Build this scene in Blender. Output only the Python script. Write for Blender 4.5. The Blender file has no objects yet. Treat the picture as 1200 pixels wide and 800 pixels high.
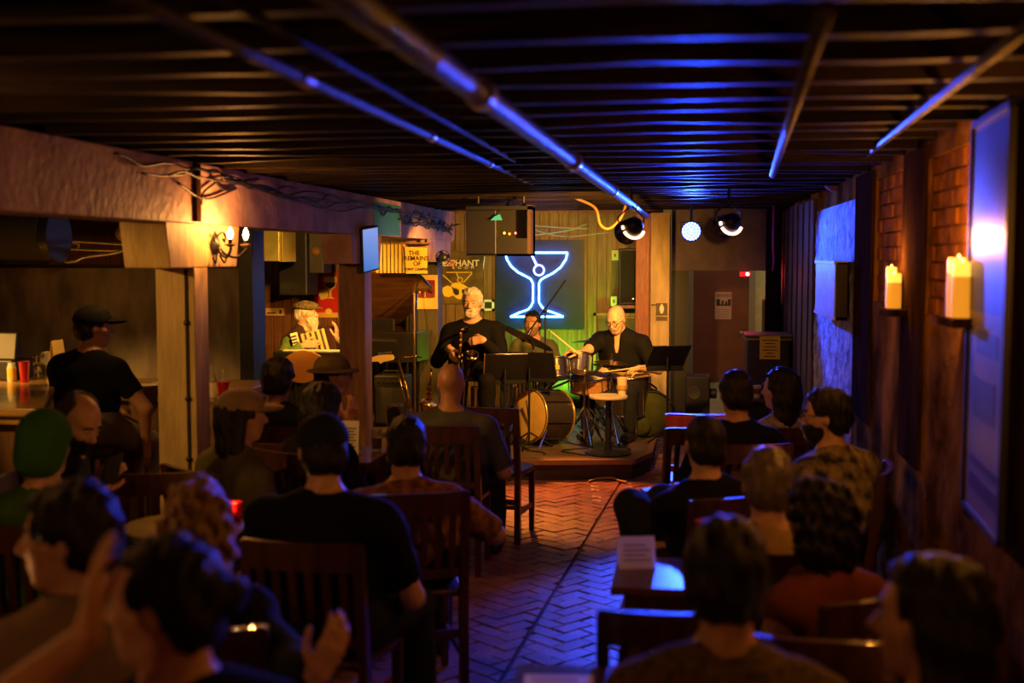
import bpy, math, random
import numpy as np
from mathutils import Vector, Matrix

SC = bpy.context.scene
COL = SC.collection
PI = math.pi
random.seed(7)
rng = np.random.default_rng(5)

# ------------------------------------------------------------------ camera
CAM_H = 1.85
FPX = 1400.0                      # focal length in pixels of a 1200 px wide frame
YAW = math.atan(200 / 1400.0)     # camera looks left of the room axis (+Y)
PITCH = math.atan(100 / 1400.0)
cam_data = bpy.data.cameras.new('camera')
cam_data.sensor_width = 36.0
cam_data.lens = 36.0 * FPX / 1200.0
cam_data.clip_start = 0.05
cam_data.dof.use_dof = True
cam_data.dof.focus_distance = 10.6
cam_data.dof.aperture_fstop = 1.7
cam = bpy.data.objects.new('camera', cam_data)
COL.objects.link(cam)
cam.location = (0, 0, CAM_H)
cam.rotation_euler = (PI / 2 - PITCH, 0, YAW)
SC.camera = cam
FW = Vector((-math.sin(YAW) * math.cos(PITCH), math.cos(YAW) * math.cos(PITCH), -math.sin(PITCH)))
RT = Vector((math.cos(YAW), math.sin(YAW), 0))
UP = RT.cross(FW)

def P(px, py, Y):
    """world point on the sight line of a photo pixel at room depth Y (used to survey positions)"""
    d = FW + RT * ((px - 600) / FPX) - UP * ((py - 400) / FPX)
    return Vector((0, 0, CAM_H)) + d * (Y / d.y)

def PX(px, py, X):
    d = FW + RT * ((px - 600) / FPX) - UP * ((py - 400) / FPX)
    return Vector((0, 0, CAM_H)) + d * (X / d.x)

# ------------------------------------------------------------------ world, exposure
w = bpy.data.worlds.new('world')
SC.world = w
w.use_nodes = True
w.node_tree.nodes['Background'].inputs['Color'].default_value = (0.30, 0.16, 0.10, 1)
w.node_tree.nodes['Background'].inputs['Strength'].default_value = 0.004
SC.view_settings.view_transform = 'Standard'
SC.view_settings.look = 'None'
SC.view_settings.gamma = 1.0
SC.view_settings.use_curve_mapping = False
SC.view_settings.exposure = 0.0
try:
    SC.cycles.use_denoising = True
    SC.cycles.max_bounces = 6
    SC.cycles.caustics_reflective = False
    SC.cycles.caustics_refractive = False
except Exception:
    pass

def lamp(name, kind, loc, color, power, parent=None, aim=None, size=0.04, cone=50, blend=0.4, label=None):
    d = bpy.data.lights.new(name, kind)
    d.color = color
    d.energy = power
    if kind in ('POINT', 'SPOT'):
        d.shadow_soft_size = size
    if kind == 'SPOT':
        d.spot_size = math.radians(cone)
        d.spot_blend = blend
    o = bpy.data.objects.new(name, d)
    COL.objects.link(o)
    loc = Vector(loc)
    base = Vector((0, 0, 0))
    if parent is not None:
        o.parent = parent
        base = wloc(parent)
    o.location = loc - base
    if aim is not None:
        o.rotation_euler = (Vector(aim) - loc).to_track_quat('-Z', 'Y').to_euler()
    return o

# ------------------------------------------------------------------ materials
MATS = {}
def mat(name, color, rough=0.6, metal=0.0, var=0.0, vscale=8.0, vcol=None, bump=0.0, bscale=30.0,
        emit=None, estr=0.0, stretch=None, spec=0.5, trans=0.0, coat=0.0, alpha=1.0, detail=4.0):
    if name in MATS:
        return MATS[name]
    m = bpy.data.materials.new(name)
    MATS[name] = m
    m.use_nodes = True
    nt = m.node_tree
    b = nt.nodes['Principled BSDF']
    b.inputs['Base Color'].default_value = (*color, 1)
    b.inputs['Roughness'].default_value = rough
    b.inputs['Metallic'].default_value = metal
    b.inputs['Specular IOR Level'].default_value = spec
    b.inputs['Transmission Weight'].default_value = trans
    b.inputs['Coat Weight'].default_value = coat
    b.inputs['Alpha'].default_value = alpha
    if emit:
        b.inputs['Emission Color'].default_value = (*emit, 1)
        b.inputs['Emission Strength'].default_value = estr
    if var or bump:
        tc = nt.nodes.new('ShaderNodeTexCoord')
        mp = nt.nodes.new('ShaderNodeMapping')
        if stretch:
            mp.inputs['Scale'].default_value = stretch
        nt.links.new(tc.outputs['Object'], mp.inputs['Vector'])
    if var:
        n = nt.nodes.new('ShaderNodeTexNoise')
        n.inputs['Scale'].default_value = vscale
        n.inputs['Detail'].default_value = detail
        nt.links.new(mp.outputs['Vector'], n.inputs['Vector'])
        r = nt.nodes.new('ShaderNodeValToRGB')
        r.color_ramp.elements[0].position = 0.35
        r.color_ramp.elements[1].position = 0.65
        c2 = vcol or tuple(c * (1 - var) for c in color)
        r.color_ramp.elements[0].color = (*c2, 1)
        r.color_ramp.elements[1].color = (*color, 1)
        nt.links.new(n.outputs['Fac'], r.inputs['Fac'])
        nt.links.new(r.outputs['Color'], b.inputs['Base Color'])
    if bump:
        n2 = nt.nodes.new('ShaderNodeTexNoise')
        n2.inputs['Scale'].default_value = bscale
        n2.inputs['Detail'].default_value = 5
        nt.links.new(mp.outputs['Vector'], n2.inputs['Vector'])
        bp = nt.nodes.new('ShaderNodeBump')
        bp.inputs['Strength'].default_value = min(1.0, bump)
        bp.inputs['Distance'].default_value = 0.01 if bump <= 1 else 0.01 * bump
        nt.links.new(n2.outputs['Fac'], bp.inputs['Height'])
        nt.links.new(bp.outputs['Normal'], b.inputs['Normal'])
    return m

def stripe_mat(name, c1, c2, scale, axis='X', rough=0.8, width=0.5):
    """two-colour woven stripe"""
    m = mat(name, c1, rough)
    nt = m.node_tree
    b = nt.nodes['Principled BSDF']
    tc = nt.nodes.new('ShaderNodeTexCoord')
    wv = nt.nodes.new('ShaderNodeTexWave')
    wv.bands_direction = axis
    wv.inputs['Scale'].default_value = scale
    wv.inputs['Distortion'].default_value = 0.6
    nt.links.new(tc.outputs['Object'], wv.inputs['Vector'])
    r = nt.nodes.new('ShaderNodeValToRGB')
    r.color_ramp.elements[0].position = width - 0.08
    r.color_ramp.elements[1].position = width + 0.08
    r.color_ramp.elements[0].color = (*c1, 1)
    r.color_ramp.elements[1].color = (*c2, 1)
    nt.links.new(wv.outputs['Fac'], r.inputs['Fac'])
    nt.links.new(r.outputs['Color'], b.inputs['Base Color'])
    return m

# ------------------------------------------------------------------ objects
def wloc(o):
    v = Vector((0, 0, 0))
    while o is not None:
        v = v + o.location
        o = o.parent
    return v

def tag(o, label=None, cat=None, group=None, kind=None):
    if label: o['label'] = label
    if cat: o['category'] = cat
    if group: o['group'] = group
    if kind: o['kind'] = kind
    return o

def thing(name, label, cat, loc=(0, 0, 0), rz=0.0, group=None):
    o = bpy.data.objects.new(name, None)
    o.empty_display_size = 0.1
    COL.objects.link(o)
    o.location = loc
    o.rotation_euler = (0, 0, rz)
    return tag(o, label, cat, group)

def children(o):
    return [c for c in bpy.data.objects if c.parent == o]

def dup(o, loc=None, rz=None, label=None, group=None, parent=None):
    c = o.copy()
    COL.objects.link(c)
    if parent is not None:
        c.parent = parent
    if loc is not None: c.location = loc
    if rz is not None: c.rotation_euler = (0, 0, rz)
    if label: c['label'] = label
    if group: c['group'] = group
    for ch in list(o.children):
        dup(ch, parent=c)
    return c

class MB:
    """collects simple solids; build() links them as one mesh object"""
    def __init__(s):
        s.v = []; s.f = []
    def add(s, vs, fs):
        n = len(s.v)
        s.v += [tuple(v) for v in vs]
        s.f += [tuple(i + n for i in f) for f in fs]
        return s
    def hexa(s, p):   # 8 points: bottom 4 ccw, top 4 ccw
        return s.add(p, [(3, 2, 1, 0), (4, 5, 6, 7), (0, 1, 5, 4), (1, 2, 6, 5), (2, 3, 7, 6), (3, 0, 4, 7)])
    def box(s, x0, x1, y0, y1, z0, z1):
        if x0 > x1: x0, x1 = x1, x0
        if y0 > y1: y0, y1 = y1, y0
        if z0 > z1: z0, z1 = z1, z0
        return s.hexa([(x0, y0, z0), (x1, y0, z0), (x1, y1, z0), (x0, y1, z0), (x0, y0, z1), (x1, y0, z1), (x1, y1, z1), (x0, y1, z1)])
    def obox(s, c, ax, ay, az, hx, hy, hz):
        c = Vector(c); ax = Vector(ax).normalized() * hx; ay = Vector(ay).normalized() * hy; az = Vector(az).normalized() * hz
        return s.hexa([c - ax - ay - az, c + ax - ay - az, c + ax + ay - az, c - ax + ay - az, c - ax - ay + az, c + ax - ay + az, c + ax + ay + az, c - ax + ay + az])
    def bar(s, a, b, w, t, up=(0, 0, 1)):
        a = Vector(a); b = Vector(b); d = b - a
        az = d.normalized(); upv = Vector(up)
        if abs(az.dot(upv)) > 0.95: upv = Vector((0, 1, 0))
        ax = az.cross(upv).normalized(); ay = az.cross(ax)
        return s.obox((a + b) / 2, ax, ay, az, w / 2, t / 2, d.length / 2)
    def cone(s, a, b, ra, rb, n=12, caps=True):
        a = Vector(a); b = Vector(b); az = (b - a).normalized()
        ax = az.orthogonal().normalized(); ay = az.cross(ax)
        vs = []
        for c, r in ((a, ra), (b, rb)):
            for i in range(n):
                t = 2 * PI * i / n
                vs.append(c + ax * math.cos(t) * r + ay * math.sin(t) * r)
        fs = [(i, (i + 1) % n, n + (i + 1) % n, n + i) for i in range(n)]
        if caps:
            fs.append(tuple(range(n - 1, -1, -1))); fs.append(tuple(range(n, 2 * n)))
        return s.add(vs, fs)
    def tube(s, pts, r, n=8, closed=False):
        pts = [Vector(p) for p in pts]
        rs = r if isinstance(r, (list, tuple)) else [r] * len(pts)
        vs = []; prev = None; m = len(pts)
        for i, p in enumerate(pts):
            if closed:
                t = (pts[(i + 1) % m] - pts[i - 1]).normalized()
            else:
                t = (pts[min(i + 1, m - 1)] - pts[max(i - 1, 0)]).normalized()
            if prev is None:
                ax = t.orthogonal().normalized()
            else:
                ax = (prev - t * prev.dot(t))
                ax = ax.normalized() if ax.length > 1e-6 else t.orthogonal().normalized()
            prev = ax; ay = t.cross(ax)
            for k in range(n):
                a = 2 * PI * k / n
                vs.append(p + (ax * math.cos(a) + ay * math.sin(a)) * rs[i])
        fs = []
        for i in range(m if closed else m - 1):
            j = (i + 1) % m
            for k in range(n):
                fs.append((i * n + k, i * n + (k + 1) % n, j * n + (k + 1) % n, j * n + k))
        if not closed:
            fs.append(tuple(range(n - 1, -1, -1))); fs.append(tuple(range((m - 1) * n, m * n)))
        return s.add(vs, fs)
    def lathe(s, prof, c=(0, 0, 0), axis=(0, 0, 1), n=24):
        c = Vector(c); az = Vector(axis).normalized(); ax = az.orthogonal().normalized(); ay = az.cross(ax)
        vs = []
        for r, h in prof:
            r = max(r, 1e-4)
            for k in range(n):
                a = 2 * PI * k / n
                vs.append(c + az * h + (ax * math.cos(a) + ay * math.sin(a)) * r)
        fs = []
        m = len(prof)
        for i in range(m - 1):
            for k in range(n):
                fs.append((i * n + k, i * n + (k + 1) % n, (i + 1) * n + (k + 1) % n, (i + 1) * n + k))
        fs.append(tuple(range(n - 1, -1, -1))); fs.append(tuple(range((m - 1) * n, m * n)))
        return s.add(vs, fs)
    def prism(s, poly, o, ax, ay, az, depth):
        """2-D polygon (u,v) on axes ax, ay from o, pushed depth along az"""
        o = Vector(o); ax = Vector(ax).normalized(); ay = Vector(ay).normalized(); az = Vector(az).normalized()
        n = len(poly)
        a = [o + ax * u + ay * v for u, v in poly]
        vs = a + [p + az * depth for p in a]
        fs = [tuple(range(n - 1, -1, -1)), tuple(range(n, 2 * n))]
        fs += [(i, (i + 1) % n, n + (i + 1) % n, n + i) for i in range(n)]
        return s.add(vs, fs)
    def ball(s, c, r, n=12, m=8, sc=(1, 1, 1)):
        c = Vector(c); vs = []
        for i in range(m + 1):
            th = PI * i / m
            for k in range(n):
                ph = 2 * PI * k / n
                vs.append((c.x + r * sc[0] * math.sin(th) * math.cos(ph), c.y + r * sc[1] * math.sin(th) * math.sin(ph), c.z + r * sc[2] * math.cos(th)))
        fs = []
        for i in range(m):
            for k in range(n):
                fs.append((i * n + k, (i + 1) * n + k, (i + 1) * n + (k + 1) % n, i * n + (k + 1) % n))
        return s.add(vs, fs)
    def build(s, name, material, parent=None, smooth=False, bevel=0.0, label=None, origin=None, local=False):
        off = Vector((0, 0, 0))
        if parent is not None and not local:
            off = wloc(parent)
        if origin is not None:
            off = Vector(origin)
        me = bpy.data.meshes.new(name)
        me.from_pydata([(v[0] - off.x, v[1] - off.y, v[2] - off.z) for v in s.v], [], s.f)
        import bmesh
        bm = bmesh.new(); bm.from_mesh(me)
        bmesh.ops.recalc_face_normals(bm, faces=bm.faces)
        bm.to_mesh(me); bm.free()
        if smooth:
            me.polygons.foreach_set('use_smooth', [True] * len(me.polygons))
            if smooth == 'auto':
                try: me.set_sharp_from_angle(angle=math.radians(40))
                except Exception: pass
        me.materials.append(material)
        o = bpy.data.objects.new(name, me)
        COL.objects.link(o)
        if parent is not None: o.parent = parent
        if origin is not None: o.location = origin
        if bevel:
            bv = o.modifiers.new('bevel', 'BEVEL'); bv.width = bevel; bv.segments = 2; bv.limit_method = 'ANGLE'
        if label: o['label'] = label
        return o

def text_part(name, txt, size, origin, ax, ay, material, parent, extrude=0.001, spacing=1.0, shear=0.0, bold=0.0):
    cu = bpy.data.curves.new('txt', 'FONT')
    cu.body = txt; cu.size = size; cu.extrude = extrude; cu.align_x = 'CENTER'; cu.align_y = 'CENTER'
    cu.space_character = spacing; cu.shear = shear; cu.resolution_u = 3; cu.offset = bold; cu.space_line = 0.85
    ob = bpy.data.objects.new('txt', cu); COL.objects.link(ob)
    dg = bpy.context.evaluated_depsgraph_get(); dg.update()
    me = bpy.data.meshes.new_from_object(ob.evaluated_get(dg))
    bpy.data.objects.remove(ob)
    ax = Vector(ax).normalized(); ay = Vector(ay).normalized(); az = ax.cross(ay)
    M = Matrix((ax, ay, az)).transposed().to_4x4()
    M.translation = Vector(origin) - wloc(parent)
    me.transform(M)
    me.materials.clear(); me.materials.append(material)
    o = bpy.data.objects.new(name, me); COL.objects.link(o); o.parent = parent
    return o

def arc(c, r, a0, a1, n, ax, ay):
    c = Vector(c); ax = Vector(ax); ay = Vector(ay)
    return [c + ax * math.cos(a0 + (a1 - a0) * i / n) * r + ay * math.sin(a0 + (a1 - a0) * i / n) * r for i in range(n + 1)]

def spline(pts, n=8):
    """Catmull-Rom through pts"""
    pts = [Vector(p) for p in pts]
    q = [pts[0] * 2 - pts[1]] + pts + [pts[-1] * 2 - pts[-2]]
    out = []
    for i in range(1, len(q) - 2):
        for k in range(n):
            t = k / n
            out.append(0.5 * ((2 * q[i]) + (q[i + 1] - q[i - 1]) * t + (2 * q[i - 1] - 5 * q[i] + 4 * q[i + 1] - q[i + 2]) * t * t + (3 * q[i] - q[i - 1] - 3 * q[i + 1] + q[i + 2]) * t ** 3))
    out.append(pts[-1])
    return out

# ================================================================== THE ROOM
M_brickfloor = mat('floor_brick', (0.34, 0.14, 0.14), 0.38, var=0.5, vscale=5, bump=0.5, bscale=60)
M_mortar = mat('floor_mortar', (0.10, 0.05, 0.04), 0.9)
M_joist = mat('joist_wood', (0.030, 0.017, 0.010), 0.5, var=0.7, vscale=3, stretch=(1, 12, 12), bump=0.55, bscale=18, spec=.13)
M_deck = mat('ceiling_deck', (0.02, 0.013, 0.012), 0.6, var=0.5)
M_stucco = mat('wall_stucco', (0.40, 0.19, 0.035), 0.9, var=0.75, vscale=2.2, vcol=(0.07, 0.033, 0.008), bump=3.0, bscale=7, detail=6, spec=0.0)
M_whitewash = mat('whitewashed_plaster', (0.62, 0.60, 0.58), 0.7, var=0.6, vscale=9, vcol=(0.16, 0.12, 0.11), bump=2.5, bscale=16, detail=7)
M_redbrick = mat('wall_brick', (0.45, 0.17, 0.035), 0.85, var=0.5, vscale=9, bump=1.0, bscale=40, spec=0.0)
M_brickjoint = mat('wall_mortar', (0.10, 0.06, 0.04), 0.95)
M_darkpost = mat('dark_stained_post', (0.065, 0.032, 0.020), 0.85, var=0.6, vscale=3, stretch=(10, 10, 1), bump=0.8, bscale=14, spec=0.0)
M_paint = mat('old_cream_paint', (0.50, 0.30, 0.28), 0.62, var=0.35, vscale=4, bump=0.8, bscale=22, vcol=(0.28, 0.14, 0.14))
M_paint2 = mat('ochre_paint', (0.60, 0.42, 0.19), 0.6, var=0.3, vscale=5, stretch=(3, 3, 0.6), bump=0.6, bscale=25)
M_brownpost = mat('brown_post_wood', (0.30, 0.13, 0.06), 0.5, var=0.4, vscale=4, stretch=(8, 8, 1), bump=0.4)
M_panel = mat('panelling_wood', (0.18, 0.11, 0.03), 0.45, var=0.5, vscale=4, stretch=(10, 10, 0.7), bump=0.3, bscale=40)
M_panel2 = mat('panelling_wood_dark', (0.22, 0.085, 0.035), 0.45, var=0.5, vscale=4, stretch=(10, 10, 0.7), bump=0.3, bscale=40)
M_black = mat('black_paint', (0.012, 0.011, 0.012), 0.5)
M_steelwall = mat('weathered_sheet', (0.30, 0.235, 0.17), 0.6, metal=0.1, var=0.5, vscale=2.2, stretch=(2.2, 2.2, 0.8), vcol=(0.11, 0.08, 0.06), bump=0.5, bscale=10)
M_stagewood = mat('stage_boards', (0.16, 0.10, 0.055), 0.42, var=0.5, vscale=3, stretch=(1, 8, 8), bump=0.3)
M_stageface = mat('stage_riser', (0.035, 0.017, 0.009), 0.6, var=0.4)
M_concrete = mat('hall_floor', (0.42, 0.38, 0.33), 0.7, var=0.3, vscale=3)
M_hallwall = mat('hall_dark_wall', (0.055, 0.03, 0.05), 0.6, var=0.3)
M_chrome = mat('chrome', (0.75, 0.73, 0.70), 0.16, metal=1.0)
M_blackmetal = mat('black_metal', (0.02, 0.02, 0.022), 0.38, metal=0.5)
M_pipe = mat('ceiling_pipe_paint', (0.04, 0.03, 0.034), 0.42, metal=0.3, var=0.7, vscale=14, bump=1.2, bscale=30)

XW = 1.05      # right wall
XG = -2.53     # aisle face of the left girder
ZJ = 2.34      # underside of the joists
YB = 13.2      # stage back wall

# ---- floor
floor = MB().box(-7.5, 2.2, -1.5, 18.5, -0.12, -0.012).build('floor', M_mortar)
tag(floor, kind='structure')

def clip(poly, a, n):
    out = []
    for i in range(len(poly)):
        p, q = poly[i], poly[(i + 1) % len(poly)]
        dp = (p[0] - a[0]) * n[0] + (p[1] - a[1]) * n[1]
        dq = (q[0] - a[0]) * n[0] + (q[1] - a[1]) * n[1]
        if dp >= 0: out.append(p)
        if (dp >= 0) != (dq >= 0):
            t = dp / (dp - dq)
            out.append((p[0] + (q[0] - p[0]) * t, p[1] + (q[1] - p[1]) * t))
    return out

def floor_pt(px, py):
    d = FW + RT * ((px - 600) / FPX) - UP * ((py - 400) / FPX)
    return Vector((0, 0, CAM_H)) + d * (-CAM_H / d.z)

sa, sb = floor_pt(703, 605), floor_pt(600, 775)
sd = (sb - sa); sd.z = 0; sd.normalize(); sn = Vector((-sd.y, sd.x, 0))
if sn.x < 0: sn = -sn
seams = [(sa.x, sa.y), (sa.x - sn.x * 0.92, sa.y - sn.y * 0.92)]
WB, GAP = 0.098, 0.005
bricks = []
ca, sa_ = math.cos(PI / 4 + 0.10), math.sin(PI / 4 + 0.10)
for a in range(-110, 111):
    for b in range(-40, 41):
        ox, oy = a + 4 * b, a
        for kind in (0, 1):
            if kind == 0: x0, y0, x1, y1 = ox, oy, ox + 2, oy + 1
            else: x0, y0, x1, y1 = ox, oy + 1, ox + 1, oy + 3
            g = GAP / WB / 2
            r = [(x0 + g, y0 + g), (x1 - g, y0 + g), (x1 - g, y1 - g), (x0 + g, y1 - g)]
            q = [(-0.9 + (u * ca - v * sa_) * WB, 6.4 + (u * sa_ + v * ca) * WB) for u, v in r]
            cx = sum(p[0] for p in q) / 4; cy = sum(p[1] for p in q) / 4
            if not (-7.0 < cx < 1.0 and 0.0 < cy < 12.1) or (cx < -3.4 and cy > 9.8): continue
            sides = [(cx - s[0]) * sn.x + (cy - s[1]) * sn.y for s in seams]
            # pieces either side of a straight seam
            parts = [q]
            for s in seams:
                nxt = []
                for pl in parts:
                    for sg in (1, -1):
                        c = clip(pl, (s[0] + sg * sn.x * 0.009, s[1] + sg * sn.y * 0.009), (sg * sn.x, sg * sn.y))
                        if len(c) >= 3: nxt.append(c)
                parts = nxt
            for pl in parts:
                ar = 0.5 * abs(sum(pl[i][0] * pl[(i + 1) % len(pl)][1] - pl[(i + 1) % len(pl)][0] * pl[i][1] for i in range(len(pl))))
                if ar > 0.0012: bricks.append(pl)

def visible_rank(pl):
    cx = sum(p[0] for p in pl) / len(pl); cy = sum(p[1] for p in pl) / len(pl)
    d = Vector((cx, cy, -CAM_H)); D = d.dot(FW)
    px = 600 + FPX * d.dot(RT) / D; py = 400 - FPX * d.dot(UP) / D
    inside = 515 < px < 745 and 560 < py < 810
    return (0 if inside else 1, D)
bricks.sort(key=visible_rank)
rest = MB()
def brick_solid(mb, pl):
    n = len(pl); zt = random.uniform(-0.003, 0.003); tx = random.uniform(-0.02, 0.02); ty = random.uniform(-0.02, 0.02)
    cx = sum(p[0] for p in pl) / n; cy = sum(p[1] for p in pl) / n
    e = 0.94
    bot = [(x, y, -0.03) for x, y in pl]
    mid = [(x, y, zt - 0.004 + tx * (x - cx) + ty * (y - cy)) for x, y in pl]
    top = [(cx + (x - cx) * e, cy + (y - cy) * e, zt + tx * (x - cx) + ty * (y - cy)) for x, y in pl]
    fs = [tuple(range(2 * n, 3 * n))]
    for i in range(n):
        j = (i + 1) % n
        fs.append((i, j, n + j, n + i)); fs.append((n + i, n + j, 2 * n + j, 2 * n + i))
    mb.add(bot + mid + top, fs)
for i, pl in enumerate(bricks):
    if i < 300:
        m = MB(); brick_solid(m, pl); m.build('brick', M_brickfloor, floor)
    else:
        brick_solid(rest, pl)
ro = rest.build('brick_paving', M_brickfloor, floor); ro['kind'] = 'stuff'

# ---- ceiling
ceiling = MB().box(-7.5, 2.2, -1.5, 13.35, 2.50, 2.62).build('ceiling', M_deck)
tag(ceiling, kind='structure')
y = 0.6
jm = None
while y < 13.1:
    j = MB()
    n = 14; xs = [-7.0 + i * (8.05) / n for i in range(n + 1)]
    wob = [random.uniform(-0.012, 0.012) for _ in xs]
    for i in range(n):
        a, b = xs[i], xs[i + 1]
        z0, z1 = ZJ + wob[i], ZJ + wob[i + 1]
        j.hexa([(a, y - .025, z0), (b, y - .025, z1), (b, y + .025, z1), (a, y + .025, z0), (a, y - .025, 2.5), (b, y - .025, 2.5), (b, y + .025, 2.5), (a, y + .025, 2.5)])
    j.build('joist', M_joist, ceiling)
    y += 0.36

# ---- left girder on posts
gird = MB().box(XG - 0.26, XG, 0.0, YB, 2.02, ZJ).build('trim_1', M_paint, bevel=0.006)
tag(gird, kind='structure')
POSTY = {}
def post(name, px_corner, px_side, front_mat, side, corb0, corb1, zc=1.79):
    """post under the girder; px_corner/px_side survey where its aisle face starts and ends"""
    y0 = PX(px_corner, 400, XG).y; y1 = PX(px_side, 400, XG).y
    POSTY[name] = (y0, y1)
    o = MB().box(XG - 0.215, XG, y0, y1, 0, zc).build(name, front_mat, bevel=0.006)
    tag(o, kind='structure')
    cy0 = PX(corb0, 300, XG).y; cy1 = PX(corb1, 300, XG).y
    MB().prism([(cy0 - .02, 2.02), (cy1 + .02, 2.02), (cy1 - .03, zc), (cy0 + .03, zc)], (XG - 0.24, 0, 0), (0, 1, 0), (0, 0, 1), (1, 0, 0), 0.243).build('bolster', side, o, bevel=0.005)
    return o, y0, y1
post1, y10, y11 = post('trim_2', 229, 245, M_paint2, M_paint2, 196, 279)
post2, y20, y21 = post('trim_3', 428, 436, M_brownpost, M_paint, 412, 446)
post3, y30, y31 = post('trim_4', 513, 519, mat('olive_post_wood', (0.055, 0.04, 0.013), 0.6, var=0.4, stretch=(8, 8, 1)), M_paint, 503, 528)
# the post standing out of frame on the left, same row
p0 = MB().box(XG - 0.215, XG, 2.75, 2.97, 0, 1.79); p0 = p0.build('trim_5', M_paint2); tag(p0, kind='structure')
MB().prism([(2.3, 2.02), (3.4, 2.02), (3.35, 1.79), (2.35, 1.79)], (XG - 0.24, 0, 0), (0, 1, 0), (0, 0, 1), (1, 0, 0), 0.243).build('bolster', M_paint, p0)
# post 1: bolts and the cover strip
for zz in (1.50, 1.10, 0.78):
    c = Vector((XG - 0.10 + 0.055, y10 - 0.004, zz))
    MB().lathe([(0.016, 0), (0.016, 0.006), (0.011, 0.010), (0, 0.011)], c, (0, -1, 0), 10).build('bolt', M_blackmetal, post1, smooth='auto')
MB().box(XG - 0.052, XG - 0.036, y10 - 0.006, y10, 0.0, 1.78).build('groove_strip', mat('dark_gap', (0.02, 0.012, 0.008), .9), post1)
# white splashed card fixed on post 3 with its red box
bo = thing('notice_box', 'ochre board with a small dark red glass-fronted case on the narrow olive post', 'notice box', P(500, 330, y30 - 0.02))
a = P(484, 322, y30 - 0.012); b = P(513, 362, y30 - 0.012)
MB().box(a.x, b.x, y30 - 0.022, y30 - 0.002, b.z, a.z).build('board', mat('ochre_board', (0.62, 0.42, 0.10), .6, var=.3), bo)
a2 = P(488, 328, y30 - 0.02); b2 = P(510, 348, y30 - 0.02)
fr = MB().box(a2.x, b2.x, y30 - 0.05, y30 - 0.022, b2.z, a2.z).build('case', mat('dark_red_case', (0.16, 0.012, 0.012), .35), bo)
MB().box((a2.x + b2.x) / 2 - .006, (a2.x + b2.x) / 2 + .006, y30 - 0.056, y30 - 0.05, b2.z, a2.z).build('mullion', mat('brass_strip', (.5, .35, .1), .4, metal=.6), fr)
MB().ball(P(492, 341, y30 - 0.054), 0.012, sc=(1, .4, 2.0)).build('ornament', mat('cream_ornament', (.8, .65, .4), .5), fr, smooth=True)

# ---- right wall
wall_r = MB()
yW0, yW1 = -1.5, 13.2
niches = []
def niche(px_far, px_near):
    ya = PX(px_near, 300, XW).y; yb = PX(px_far, 300, XW).y
    niches.append((ya, yb)); return ya, yb
n1 = niche(1025, 1059); n2 = niche(1086, 1139); n3 = (2.7, 3.45); n4 = (1.0, 1.75)
NZ0, NZ1 = 1.60, 2.27
segs = sorted([n4, n3, n2, n1])
wall_r.box(XW, XW + 0.3, yW0, yW1, 0, NZ0)
wall_r.box(XW, XW + 0.3, yW0, yW1, NZ1, 2.55)
cur = yW0
for a, b in segs:
    wall_r.box(XW, XW + 0.3, cur, a, NZ0, NZ1); cur = b
wall_r.box(XW, XW + 0.3, cur, yW1, NZ0, NZ1)
wall_r.box(XW + 0.03, XW + 0.3, 0.9, 7.0, NZ0, NZ1)
wr = wall_r.build('wall_right', M_stucco); tag(wr, kind='structure')
for (a, b) in (n1, n2, n3):
    rows = 9; rh = (NZ1 - NZ0) / rows
    for r in range(rows):
        yy = a - (0.1 if r % 2 else 0.0)
        while yy < b:
            s, e = max(yy, a), min(yy + 0.205, b)
            if e - s > 0.03:
                dx = random.uniform(-0.006, 0.004)
                MB().box(XW + 0.015 + dx, XW + 0.04, s + .005, e - .005, NZ0 + r * rh + .005, NZ0 + (r + 1) * rh - .005).build('brick', M_redbrick, wr)
            yy += 0.215
# dark uprights between the niches
def upright(ya, yb, name):
    o = MB().box(XW - 0.016, XW - 0.001, ya, yb, 0.9, 2.33).build(name, M_darkpost, bevel=.004); tag(o, kind='structure')
upright(PX(1085, 300, XW).y, PX(1060, 300, XW).y, 'trim_6')
upright(PX(1024, 300, XW).y, PX(1004, 300, XW).y, 'trim_7')
upright(3.52, 4.0 + 0.0, 'trim_8')
upright(PX(1150, 300, XW).y - 0.0, PX(1141, 300, XW).y, 'trim_9')
# whitewashed stretch that the blue lamp rakes
ya, yb = PX(1001, 400, XW).y, PX(957, 300, XW).y
pan = MB()
ny, nz = 26, 30
gv = []
for i in range(ny + 1):
    for k in range(nz + 1):
        ed = 0.0 if i in (0, ny) or k in (0, nz) else 0.010 + 0.012 * math.sin(i * 1.7 + k * 0.9) * math.sin(k * 1.3) + random.uniform(-.004, .004)
        gv.append((XW - 0.006 - ed, ya + (yb - ya) * i / ny, 0.55 + (2.20 - 0.55) * k / nz))
pan.add(gv, [(i * (nz + 1) + k, (i + 1) * (nz + 1) + k, (i + 1) * (nz + 1) + k + 1, i * (nz + 1) + k + 1) for i in range(ny) for k in range(nz)])
pan.build('plaster_patch', M_whitewash, wr, smooth=True)
# planks beyond it up to the back corner
yy = yb + 0.02; k = 0
while yy < 13.1:
    MB().box(XW - 0.03 - 0.012 * (k % 2), XW - 0.001, yy, min(yy + 0.235, 13.15), 0, 2.30).build('plank', mat('wall_plank_wood', (0.15, 0.085, 0.055), .55, var=.6, vscale=3, stretch=(10, 10, .8)), wr)
    yy += 0.245; k += 1

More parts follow.
